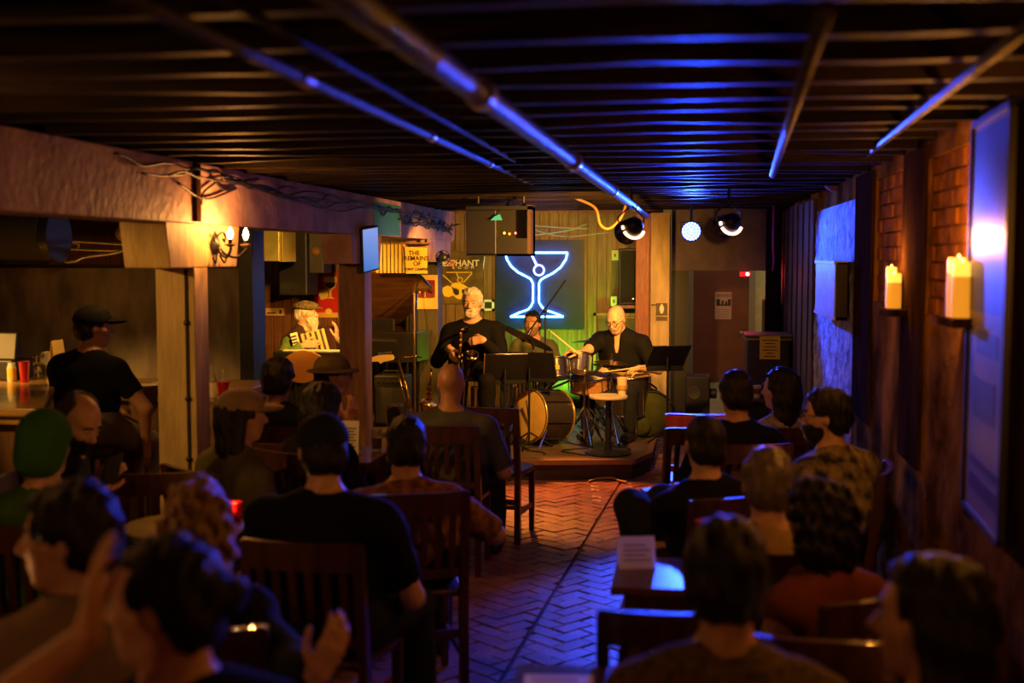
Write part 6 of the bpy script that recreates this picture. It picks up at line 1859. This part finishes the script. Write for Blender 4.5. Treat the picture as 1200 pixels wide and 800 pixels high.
# black gold ELEPHANT ROOM sign
YE = 13.16
a, b = P(519, 294, YE), P(566, 356, YE)
t = thing('club_sign', 'black sign with gold drawing and cream lettering beside the neon board', 'sign', ((a.x + b.x) / 2, YE, b.z))
MB().box(a.x, b.x, YE - .01, YE + .018, b.z, a.z).build('board', mat('sign_black', (.035, .028, .008), .5, var=.6, vscale=5, vcol=(.16, .11, .01)), t)
MG = mat('sign_gold', (.80, .60, .04), .45); MC = mat('sign_cream', (.85, .82, .66), .5)
cx_ = (P(517, 308, YE).x + P(559, 308, YE).x) / 2
text_part('lettering', 'ELEPHANT', .098, (P(537.5, 309, YE).x, YE - .012, P(538, 308.5, YE).z), (1, 0, 0), (0, 0, 1), MC, t, bold=.001)
text_part('lettering', 'R · O · O · M', .045, (P(543, 313, YE).x, YE - .012, P(543, 313.5, YE).z), (1, 0, 0), (0, 0, 1), MC, t)
sp_ = lambda x, y: P(x, y, YE - .016)
for l in (((523, 319), (553, 319)), ((519, 322), (530, 332)), ((553, 320), (543, 331)), ((535, 320), (537, 325))):
    MB().tube([sp_(*l[0]), sp_(*l[1])], .006, 6).build('gold_line', MG, t)
MB().tube(arc(sp_(539, 328), .028, 0, 2 * PI * 13 / 14, 13, (1, 0, 0), (0, 0, 1)), .005, 6, closed=True).build('gold_ring', MG, t)
def blob(l, mt, dy=0.0, name='gold_shape'):
    o = P(540, 340, YE - .012)
    pl = [((P(x, y, YE - .012) - o).x, (P(x, y, YE - .012) - o).z) for x, y in l]
    MB().prism(pl, o + Vector((0, -dy, 0)), (1, 0, 0), (0, 0, 1), (0, -1, 0), .004).build(name, mt, t)
blob([(518, 342), (519, 337), (524, 334.5), (529, 336), (531, 341), (531, 346), (526, 348), (521, 347)], MG)
blob([(528, 335), (531, 331.5), (537, 331), (543, 333), (549, 337), (542, 338), (533, 337.5)], MG)
blob([(530, 345), (536, 338), (545, 338), (549, 345), (544, 351), (536, 350)], MG)
blob([(532, 339), (538, 339), (538, 345), (534, 346), (532, 343)], M_black, .005, 'dark_shape')
blob([(541, 339), (546, 339), (546, 344), (542, 344)], M_black, .005, 'dark_shape')
# pale cable and little frame with green light put into its colour
c_ = MB().tube(spline([P(568, 300, 13.172), P(565, 318, 13.172), P(557, 335, 13.172), P(561, 344, 13.172), P(567, 354, 13.172)], 6), .006, 6).build('cable', mat('white_cable', (.8, .85, .8), .5), smooth=True); tag(c_, 'pale cable hanging down between club sign and neon board', 'cable')
t = thing('framed_card', 'small green-lit frame low on the wall left of the neon board', 'picture frame', P(572, 358, 13.15))
a, b = P(565, 351, 13.14), P(579, 364, 13.14); fw_ = .025
MB().box(a.x, b.x, 13.13, 13.18, a.z - fw_, a.z).build('rail', mat('green_lit_frame', (.6, .75, .6), .5), t)
MB().box(a.x, b.x, 13.13, 13.18, b.z, b.z + fw_).build('rail', mat('green_lit_frame', (0, 0, 0)), t)
MB().box(a.x, a.x + fw_, 13.13, 13.18, b.z, a.z).build('stile', mat('green_lit_frame', (0, 0, 0)), t)
MB().box(b.x - fw_, b.x, 13.13, 13.18, b.z, a.z).build('stile', mat('green_lit_frame', (0, 0, 0)), t)
MB().box(a.x, b.x, 13.16, 13.175, b.z, a.z).build('picture', mat('dark_picture', (.03, .04, .02), .3), t)
# switch boxes, picture, restroom sign
for (x0, y0, x1, y1, lab) in ((717, 293, 725, 305, 'pale switch box high on the boards left of the loudspeaker'), (716, 347, 723, 359, 'pale switch box below the loudspeaker shelf')):
    a, b = P(x0, y0, 13.15), P(x1, y1, 13.15)
    t = thing('switch_box', lab, 'switch box', ((a.x + b.x) / 2, 13.15, b.z))
    MB().box(a.x, b.x, 13.12, 13.18, b.z, a.z).build('box', mat('switch_cream', (.72, .66, .36), .5), t, bevel=.004)
    MB().box((a.x * .6 + b.x * .4), (a.x * .4 + b.x * .6), 13.112, 13.12, b.z + .04, a.z - .04).build('toggle', M_black, t)
a, b = P(695, 367, 13.0), P(752, 430, 13.0)
t = thing('framed_picture', 'large dark framed picture leaning behind the drummer', 'picture', ((a.x + b.x) / 2, 13.0, b.z))
MB().box(a.x, b.x, 13.10, 13.12, b.z, a.z).build('picture', mat('sepia_picture', (.10, .06, .025), .35, var=.7, vscale=4), t)
for (x0, x1, z0, z1) in ((a.x, b.x, a.z - .03, a.z), (a.x, b.x, b.z, b.z + .03), (a.x, a.x + .03, b.z, a.z), (b.x - .03, b.x, b.z, a.z)):
    MB().box(x0, x1, 13.07, 13.12, z0, z1).build('frame', M_brownpost, t)
MB().box(a.x + .04, b.x - .04, 13.06, 13.075, a.z - .05, a.z - .042).build('gilt_line', M_brass, t)
a, b = P(769, 355, 12.49), P(782, 369, 12.49)
t = thing('restroom_sign', 'small dark restroom sign with a pale figure on the ochre corner pillar', 'sign', ((a.x + b.x) / 2, 12.49, b.z))
MB().box(a.x, b.x, 12.475, 12.499, b.z, a.z).build('plate', mat('sign_maroon', (.06, .02, .02), .5), t)
c_ = (Vector((a.x, 12.474, a.z)) + Vector((b.x, 12.474, b.z))) / 2
MB().prism([(-.018, .035), (.018, .035), (.024, .0), (.012, -.045), (-.012, -.045), (-.024, 0)], c_, (1, 0, 0), (0, 0, 1), (0, -1, 0), .003).build('figure', mat('sign_figure', (.85, .7, .35), .5), t)
MB().ball(c_ + Vector((0, 0, .045)), .010, sc=(1, .3, 1)).build('figure_head', mat('sign_figure', (0, 0, 0)), t)
a2, b2 = P(769, 371, 12.49), P(782, 375, 12.49)
MB().box(a2.x, b2.x, 12.475, 12.499, b2.z, a2.z).build('lower_plate', mat('sign_maroon', (0, 0, 0)), t)
MB().bar(P(763, 357, 12.47), P(771, 357, 12.47), .02, .012).build('hook', M_blackmetal, t)

# hung monitor cabinet in the middle
a, b = P(546, 255, 10.0), P(622, 300, 10.0)
t = thing('hung_cabinet', 'black monitor cabinet with open back hung under the joists', 'loudspeaker', ((a.x + b.x) / 2, 10.2, b.z))
zt = 2.30
MB().box(a.x, b.x, 10.0, 10.30, b.z, b.z + .02).build('bottom', M_black, t)
MB().box(a.x, a.x + .26, 10.0, 10.30, b.z, zt - .06).build('case', M_black, t, bevel=.01)
MB().box(a.x + .26, b.x, 10.16, 10.30, b.z, zt - .06).build('rear_case', M_black, t)
MB().box(b.x - .03, b.x, 10.0, 10.30, b.z, zt - .02).build('side', mat('brown_side', (.08, .045, .03), .5), t)
MB().box(a.x + .26, b.x - .03, 10.0, 10.02, b.z, b.z + .15).build('lower_panel', M_black, t)
MB().box(a.x, b.x, 10.0, 10.30, zt - .06, zt - .03).build('top', M_black, t)
for k, (x, col) in enumerate(((591, (1, .6, .05)), (597, (1, .25, .03)), (604, (1, .15, .1)))):
    MB().ball(P(x, 273 + (k % 2), 10.14), .010, 8, 6).build('indicator', mat('led_%d' % k, col, .3, emit=col, estr=4), t, smooth=True)
for s in (a.x + .08, b.x - .08):
    MB().cone((s, 10.15, zt - .03), (s, 10.15, 2.505), .012, .012, 8).build('hanger', M_blackmetal, t)
MB().prism([(-.05, 0), (.05, 0), (.03, .05), (-.01, .035)], P(582, 258, 9.98), (1, 0, 0), (0, 0, 1), (0, -1, 0), .02).build('green_lens', mat('green_glass', (.02, .30, .20), .2, emit=(.02, .6, .35), estr=.4), t)

# ---- back hall and doorway things
a, b = P(838, 342, YD - .07), P(857, 374, YD - .07)
t = thing('door_notice', 'pink notice with bold black print on the maroon door', 'poster', ((a.x + b.x) / 2, YD - .066, b.z))
MB().box(a.x, b.x, YD - .072, YD - .061, b.z, a.z).build('sheet', mat('pink_paper', (.62, .36, .33), .6), t)
for k in range(7):
    MB().box(a.x + .02 + .03 * k, a.x + .035 + .03 * k, YD - .0735, YD - .072, a.z - .07, a.z - .03).build('printed_mark', mat('notice_red', (.22, .05, .05), .7), t)
for (u0, u1, v0, v1) in ((.02, .07, .10, .18), (.09, .12, .12, .18), (.14, .17, .13, .18), (.18, .22, .10, .18), (.02, .22, .175, .195)):
    MB().box(a.x + u0, a.x + u1, YD - .0735, YD - .072, a.z - v1, a.z - v0).build('printed_mark', M_black, t)
for k in range(4):
    MB().box(a.x + .03, b.x - .03, YD - .0735, YD - .072, b.z + .03 + .035 * k, b.z + .037 + .035 * k).build('printed_line', mat('notice_grey', (.3, .15, .15), .7), t)
# bills on the white wall seen through the left of the opening
for k, (x0, y0, x1, y1) in enumerate(((806, 322, 812, 340), (807, 345, 813, 370), (806, 372, 811, 392))):
    p = P((x0 + x1) / 2, (y0 + y1) / 2, 15.6)
    t = MB().box(-.6, -.592, 15.0 + .5 * k, 15.35 + .5 * k, 1.0 + .2 * k, 1.55 + .2 * k).build('bill', mat('bill_print_%d' % k, (.5 - .1 * k, .5, .42), .6, var=.9, vscale=7, vcol=(.05, .06, .05)), origin=(-.6, 15.2 + .5 * k, 1.0 + .2 * k)); tag(t, 'small printed bill pasted on the white hall wall', 'poster', 'bills on the hall wall')
# black equipment on the floor by the opening
a, b = P(803, 441, 11.6), P(824, 500, 11.6)
t = thing('monitor_wedge', 'black monitor box with a round knob standing by the hall opening', 'loudspeaker', ((a.x + b.x) / 2, 11.7, 0))
MB().box(a.x, b.x + .06, 11.6, 11.95, 0, a.z).build('cabinet', M_black, t, bevel=.012)
MB().lathe([(.05, 0), (.05, .06), (.035, .07), (0, .07)], (b.x + .06, 11.72, P(830, 461, 11.7).z), (1, 0, 0), 16).build('lens', M_black, t, smooth='auto')
MB().lathe([(.07, 0), (.06, .012), (0, .006)], ((a.x + b.x) / 2, 11.6, a.z - .16), (0, -1, 0), 20).build('cone', mat('speaker_cone', (.05, .05, .055), .4), t, smooth='auto')
# host stand with the yellow notice
a, b = P(876, 392, 11.3), P(934, 500, 11.3); b.x = min(b.x, .985)
t = thing('host_stand', 'black host stand with pale edged top beside the hall opening', 'stand', ((a.x + b.x) / 2, 11.5, 0))
MB().box(a.x, b.x, 11.3, 11.75, 0, a.z - .05).build('body', M_black, t, bevel=.008)
MB().box(a.x - .02, b.x + .02, 11.27, 11.78, a.z - .05, a.z - .03).build('shelf', mat('stand_edge', (.30, .24, .10), .45), t)
MB().box(a.x - .02, b.x + .02, 11.27, 11.78, a.z - .015, a.z).build('top', mat('stand_edge', (0, 0, 0)), t)
for k in range(2):
    MB().box((a.x if k else b.x - .03), (a.x + .03 if k else b.x), 11.3, 11.7, a.z - .03, a.z - .015).build('spacer', M_black, t)
a, b = P(890.5, 394, 11.25), P(914, 421, 11.25)
t = thing('yellow_notice', 'yellow printed notice taped to the front of the host stand', 'sign', ((a.x + b.x) / 2, 11.25, b.z))
MB().box(a.x, b.x, 11.255, 11.262, b.z, a.z).build('sheet', mat('yellow_notice_paper', (.9, .66, .08), .6), t)
for k in range(6):
    ww = (.07, .045, .06, .065, .03, .05)[k]; zz = a.z - .04 - .03 * k; xm = (a.x + b.x) / 2
    MB().box(xm - ww, xm + ww, 11.2535, 11.255, zz, zz + .008).build('printed_line', M_ink, t)
cp = Vector((P(887, 465, 11.1).x, 11.12, 0)); 
t = thing('small_shelf', 'low dark shelf in front of the host stand', 'shelf', (cp.x, 11.1, 0))
cz = P(887, 466, 11.1).z
MB().box(cp.x - .10, cp.x + .16, 11.0, 11.27, cz - .03, cz).build('board', M_chair, t, bevel=.004)
for sx2 in (-.08, .13):
    MB().box(cp.x + sx2 - .015, cp.x + sx2 + .015, 11.02, 11.25, 0, cz - .03).build('leg', M_chair, t)
t = thing('paper_cup', 'white coffee cup with a brown band before the host stand', 'cup', (cp.x, 11.12, cz))
MB().lathe([(.030, 0), (.042, .11), (.043, .112), (.038, .108), (.028, .004), (0, .004)], (cp.x, 11.12, cz), n=20).build('cup', mat('white_paper_cup', (.75, .65, .5), .6), t, smooth='auto')
MB().lathe([(.0345, .035), (.040, .085), (.0395, .085), (.034, .035)], (cp.x, 11.12, cz), n=20).build('band', mat('cup_band', (.18, .08, .04), .6), t, smooth='auto')
# dark curtain right of the opening
cur = MB(); nn = 24
xa, xb = P(897, 330, 12.4).x, .99
pv = []
for i in range(nn + 1):
    xx = xa + (xb - xa) * i / nn; yy = 12.4 + .03 * math.sin(i * 1.9)
    pv += [(xx, yy, .9), (xx, yy, 2.33), (xx, yy + .012, .9), (xx, yy + .012, 2.33)]
fs = []
for i in range(nn):
    q = i * 4
    fs += [(q, q + 4, q + 5, q + 1), (q + 2, q + 3, q + 7, q + 6), (q + 1, q + 5, q + 7, q + 3), (q, q + 2, q + 6, q + 4)]
o = cur.add(pv, fs).build('curtain', cloth('curtain_black', (.035, .02, .025)), smooth=True); tag(o, 'dark curtain hanging right of the hall opening', 'curtain')
t = thing('wood_cupboard', 'narrow reddish wooden cupboard below the dark curtain', 'cupboard', (P(903, 400, 12.5).x, 12.6, 0))
a, b = P(896, 352, 12.55), P(910, 420, 12.55)
MB().box(a.x, b.x, 12.55, 12.95, 0, a.z).build('body', M_panel2, t, bevel=.006)
for k in range(2):
    MB().box(a.x + .01 + k * (b.x - a.x) / 2, a.x - .01 + (k + 1) * (b.x - a.x) / 2, 12.535, 12.55, .1, a.z - .03).build('door', M_brownpost, t)
# magenta hanging cord
c_ = MB().tube([Vector((P(906, 289, 11.9).x, 11.9, 2.50)), P(906, 289, 11.9), P(907, 305, 11.9), P(905.5, 318, 11.9)], .012, 8).build('cord', mat('magenta_cord', (.45, .03, .12), .5), smooth=True); tag(c_, 'short magenta cord hanging before the dark curtain', 'cord')

# ---- right wall: blue-lit display box, framed poster
yb0 = PX(1000, 340, XW).y; yb1 = 8.75
t = thing('display_box', 'shallow pale display box on the whitewashed wall in raking blue light', 'display', (XW, 8.0, 1.45))
MB().box(XW - .105, XW - .036, yb0, yb1, 1.45, 1.81).build('box', mat('box_side_shaded', (.015, .015, .018), .5), t)  # shade on the side turned from the blue lamp, put into the colour
MB().box(XW - .113, XW - .105, yb0 + .01, yb1 - .01, 1.46, 1.80).build('panel', mat('pale_panel', (.72, .74, .78), .45, var=.35, vscale=14), t)
for zz in (1.80, 1.45):
    MB().box(XW - .122, XW - .036, yb0, yb1, zz, zz + .02).build('rim', mat('pale_rim', (.8, .82, .85), .35), t)
yA, yC = PX(1196, 350, XW - .03).y, PX(1137, 350, XW - .03).y
t = thing('framed_poster', 'tall framed poster under glossy glass on the right wall', 'poster', (XW - .03, (yA + yC) / 2, .98))
sk = .02
def pq(y, z, d): 
    f = (y - yA) / (yC - yA)
    return Vector((XW - .02 - d - sk * (1 - f) * 2.0, y, z))
zb_, zt_ = .97, 2.30
def slab(y0, y1, z0, z1, d0, d1, name, mt):
    MB().hexa([pq(y0, z0, d0), pq(y1, z0, d0), pq(y1, z0, d1), pq(y0, z0, d1), pq(y0, z1, d0), pq(y1, z1, d0), pq(y1, z1, d1), pq(y0, z1, d1)]).build(name, mt, t)
slab(yA, yC, zb_, zt_, 0, .012, 'print', mat('poster_paper_mauve', (.26, .20, .26), .45, var=.2, vscale=3, spec=.45))
slab(yA + .01, yC - .01, 1.66, 2.28, .012, .013, 'blue_light_panel', mat('poster_blue_light', (.035, .05, .45), .45, spec=.45, var=.3, vscale=5))  # blue lamp light on the upper poster, coloured in as a panel
for (y0, y1, z0, z1) in ((.15, .75, 1.52, 1.60), (.2, .8, 1.30, 1.44), (.1, .85, 1.13, 1.16), (.1, .85, 1.04, 1.10)):
    slab(yA + (yC - yA) * y0, yA + (yC - yA) * y1, z0, z1, .012, .0135, 'printed_block', mat('poster_ink_violet', (.07, .05, .12), .45, spec=.45))
for (y0, y1, z0, z1) in ((yA - .025, yA, zb_, zt_), (yC, yC + .012, zb_, zt_), (yA, yC, zb_ - .02, zb_), (yA, yC, zt_, zt_ + .02)):
    slab(y0, y1, z0, z1, 0, .022, 'frame', M_black)

# ================================================================== THE BAR
M_bartop = mat('bar_top_wood', (.55, .33, .12), .28, var=.45, vscale=3, stretch=(1, 6, 6), coat=.4)
M_barfront = mat('bar_front_wood', (.26, .14, .06), .5, var=.4, vscale=3, stretch=(6, 6, 1))
def bar_unit(name, poly, z, label, sink=.10):
    cx_ = sum(p[0] for p in poly) / len(poly); cy_ = sum(p[1] for p in poly) / len(poly)
    t = thing(name, label, 'bar counter', (cx_, cy_, 0))
    MB().prism(poly, (0, 0, z - .045), (1, 0, 0), (0, 1, 0), (0, 0, 1), .045).build('counter_top', M_bartop, t, bevel=.008)
    MB().prism([(cx_ + (x - cx_) * .965, cy_ + (y - cy_) * .965) for x, y in poly], (0, 0, z - .095), (1, 0, 0), (0, 1, 0), (0, 0, 1), .05).build('edge_board', M_bartop, t, bevel=.006)
    q = [(cx_ + (x - cx_) * (1 - sink), cy_ + (y - cy_) * (1 - sink)) for x, y in poly]
    MB().prism(q, (0, 0, 0.1), (1, 0, 0), (0, 1, 0), (0, 0, 1), z - .195).build('body', M_barfront, t)
    MB().prism([(cx_ + (x - cx_) * (1 - sink * 1.3), cy_ + (y - cy_) * (1 - sink * 1.3)) for x, y in poly], (0, 0, 0), (1, 0, 0), (0, 1, 0), (0, 0, 1), .1).build('plinth', M_black, t)
    return t
ZB = 1.06
def bt(px, py, z=ZB): v = on_table(px, py, z); return (v.x, v.y)
e1 = bt(52, 479); e2 = bt(70, 440)
bar_unit('bar_counter', [(-6.6, e1[1]), e1, e2, (e2[0] - .25, 8.3), (-6.6, 8.3)], ZB, 'lit wooden bar counter end at the far left')
ZR = 1.0
bar_unit('back_counter', [(e2[0] + .04, 7.32), (P(290, 470, 7.3).x, 7.32), (P(290, 470, 7.3).x, 7.85), (e2[0] + .04, 7.85)], ZR, 'long back counter running behind the man in the black cap')
# boards under the counter right of the post
def bottle(loc, h, r, glass, label, lab_mat):
    t = thing('bottle', label, 'bottle', loc)
    MB().lathe([(r * .95, 0), (r, .008), (r, h * .58), (r * .75, h * .68), (r * .34, h * .78), (r * .32, h * .97), (r * .4, h * .97), (r * .4, h), (0, h)], loc, n=20).build('glass', glass, t, smooth='auto')
    MB().lathe([(r * 1.01, h * .12), (r * 1.015, h * .13), (r * 1.015, h * .5), (r * 1.01, h * .51)], loc, n=20).build('label', lab_mat, t)
    return t
def v3(px, py, z): return on_table(px, py, z)
t = thing('sauce_jar', 'small jar with a yellow label beside a red tumbler on the bar', 'jar', v3(14, 447, ZB))
q = v3(14, 447, ZB)
MB().lathe([(.026, 0), (.028, .01), (.028, .09), (.022, .105), (.022, .12), (0, .12)], q, n=18).build('jar', mat('pale_jar', (.55, .6, .5), .2), t, smooth='auto')
MB().lathe([(.0285, .015), (.0285, .085)], q, n=18).build('label', mat('yellow_label', (.75, .55, .08), .5), t)
red_cup(v3(29, 448, ZB), 'red tumbler on the lit bar counter end', .13, .034)
red_cup(v3(262, 473, ZR) , 'red tumbler on the back counter right of the ochre post', .125, .034)
t = thing('napkin_box', 'white napkin box on the bar counter', 'box', v3(55, 438, ZB))
q = v3(55, 438, ZB)
MB().box(q.x - .022, q.x + .022, q.y - .04, q.y + .04, ZB, ZB + .14).build('box', mat('white_box', (.72, .66, .58), .6), t, bevel=.004)
MB().box(q.x - .012, q.x + .012, q.y - .041, q.y + .02, ZB + .14, ZB + .15).build('napkins', mat('napkin', (.8, .78, .75), .8), t)
q = v3(68, 446, ZB)
t = thing('menu_holder', 'yellow folded menu lit on the bar corner', 'menu', q)
for s in (-1, 1):
    MB().obox(q + Vector((s * .016, 0, .13)), (1, 0, .12 * s), (0, 1, 0), (-.12 * s, 0, 1), .002, .07, .13).build('leaf', mat('yellow_menu', (.85, .62, .10), .5), t)
q = v3(3, 446, ZB)
t = thing('cash_register', 'dark cash register at the far end of the bar', 'cash register', q)
MB().box(q.x - .14, q.x + .07, q.y, q.y + .25, ZB, ZB + .13).build('base', M_black, t, bevel=.01)
MB().hexa([(q.x - .13, q.y + .05, ZB + .13), (q.x + .06, q.y + .05, ZB + .13), (q.x + .06, q.y + .15, ZB + .13), (q.x - .13, q.y + .15, ZB + .13), (q.x - .13, q.y + .10, ZB + .30), (q.x + .05, q.y + .10, ZB + .30), (q.x + .05, q.y + .15, ZB + .30), (q.x - .13, q.y + .15, ZB + .30)]).build('display', M_black, t, bevel=.008)
for k in range(3):
    q = v3(38 + 5 * k, 441 - k, ZB)
    t = thing('wine_glass', 'upturned wine glass on the bar between red tumbler and napkin box', 'wine glass', q, 0, 'wine glasses on the bar')
    MB().lathe([(.030, 0), (.034, .03), (.030, .06), (.006, .075), (.004, .12), (.028, .128), (.028, .131), (0, .131)], q, n=18).build('bowl', mat('clear_glass', (0, 0, 0)), t, smooth='auto')
    MB().lathe([(.028, .1315), (.028, .134), (0, .134)], q, n=18).build('foot', mat('clear_glass', (0, 0, 0)), t)
for k, (x, y, h_) in enumerate(((249, 470, .22), (253, 473, .2), (275, 473, .10))):
    bottle(v3(x, y, ZR) + Vector((0, .12 * (k % 2), 0)), h_, .026, mat('bottle_clear', (.75, .75, .7), .08, trans=.8), ('clear bottle standing against the ochre post on the back counter', 'shorter clear bottle next to a red tumbler on the back counter', 'stubby clear bottle by the dark upright on the back counter')[k], mat('bottle_label', (.6, .5, .35), .5))
for k in range(3):
    q = v3(150 + 11 * k, 456, ZR)
    t = thing('plate', 'white plate on the back counter by the elbow of the man in black', 'plate', q + Vector((0, .13 * k, 0)), 0, 'plates on the back counter')
    MB().lathe([(.05, 0), (.055, .004), (.085, .014), (.086, .016), (.05, .008), (0, .007)], q + Vector((0, .13 * k, 0)), n=24).build('rim', mat('plate_white', (.7, .62, .5), .3), t, smooth='auto')
    MB().lathe([(.05, .0085), (0, .009)], q + Vector((0, .13 * k, 0)), n=24).build('well', mat('plate_white', (0, 0, 0)), t)
# dark upright and the white cup under the counter
o = MB().box(P(281, 400, 8.6).x, P(297, 400, 8.6).x, 8.6, 8.86, 0, 2.3).build('trim_15', M_black); tag(o, kind='structure')
# duct, pipes over the bar
t = thing('duct', 'big dark round duct above the bar', 'duct', P(20, 275, 7.6))
a = P(-60, 275, 7.8); b = P(60, 277, 7.8)
MB().cone(a, b, .17, .17, 28).build('run', mat('black_duct', (.015, .012, .012), .8), t, smooth='auto')  # even, rough black
MB().cone(b, b + Vector((.06, 0, 0)), .18, .18, 28).build('collar', M_blackmetal, t, smooth='auto')
MB().bar(b + Vector((-.1, 0, .15)), Vector((b.x - .1, b.y, ZJ + .02)), .03, .004).build('strap', M_blackmetal, t)
for k, (l, lab) in enumerate((([(62, 291), (110, 293), (152, 294)], 'thin steel pipe running from the duct over the bar'), ([(60, 281), (155, 287)], 'upper thin pipe over the bar'), ([(60, 288), (72, 297), (86, 306), (100, 301), (143, 294), (160, 291)], 'bent silver rod over the bar'), ([(62, 284), (90, 285), (91, 292)], 'short angled rod beside the duct'))):
    pp_ = [P(x, y, 8.2) for x, y in l]
    if k == 2: pp_[0].z = 2.40; pp_[-1].z = 2.0
    c_ = MB().tube(spline(pp_, 5), .010 if k != 2 else .014, 8).build('overhead_pipe', mat('steel_pipe', (.5, .42, .3), .35, metal=.8), smooth=True); tag(c_, lab, 'pipe')
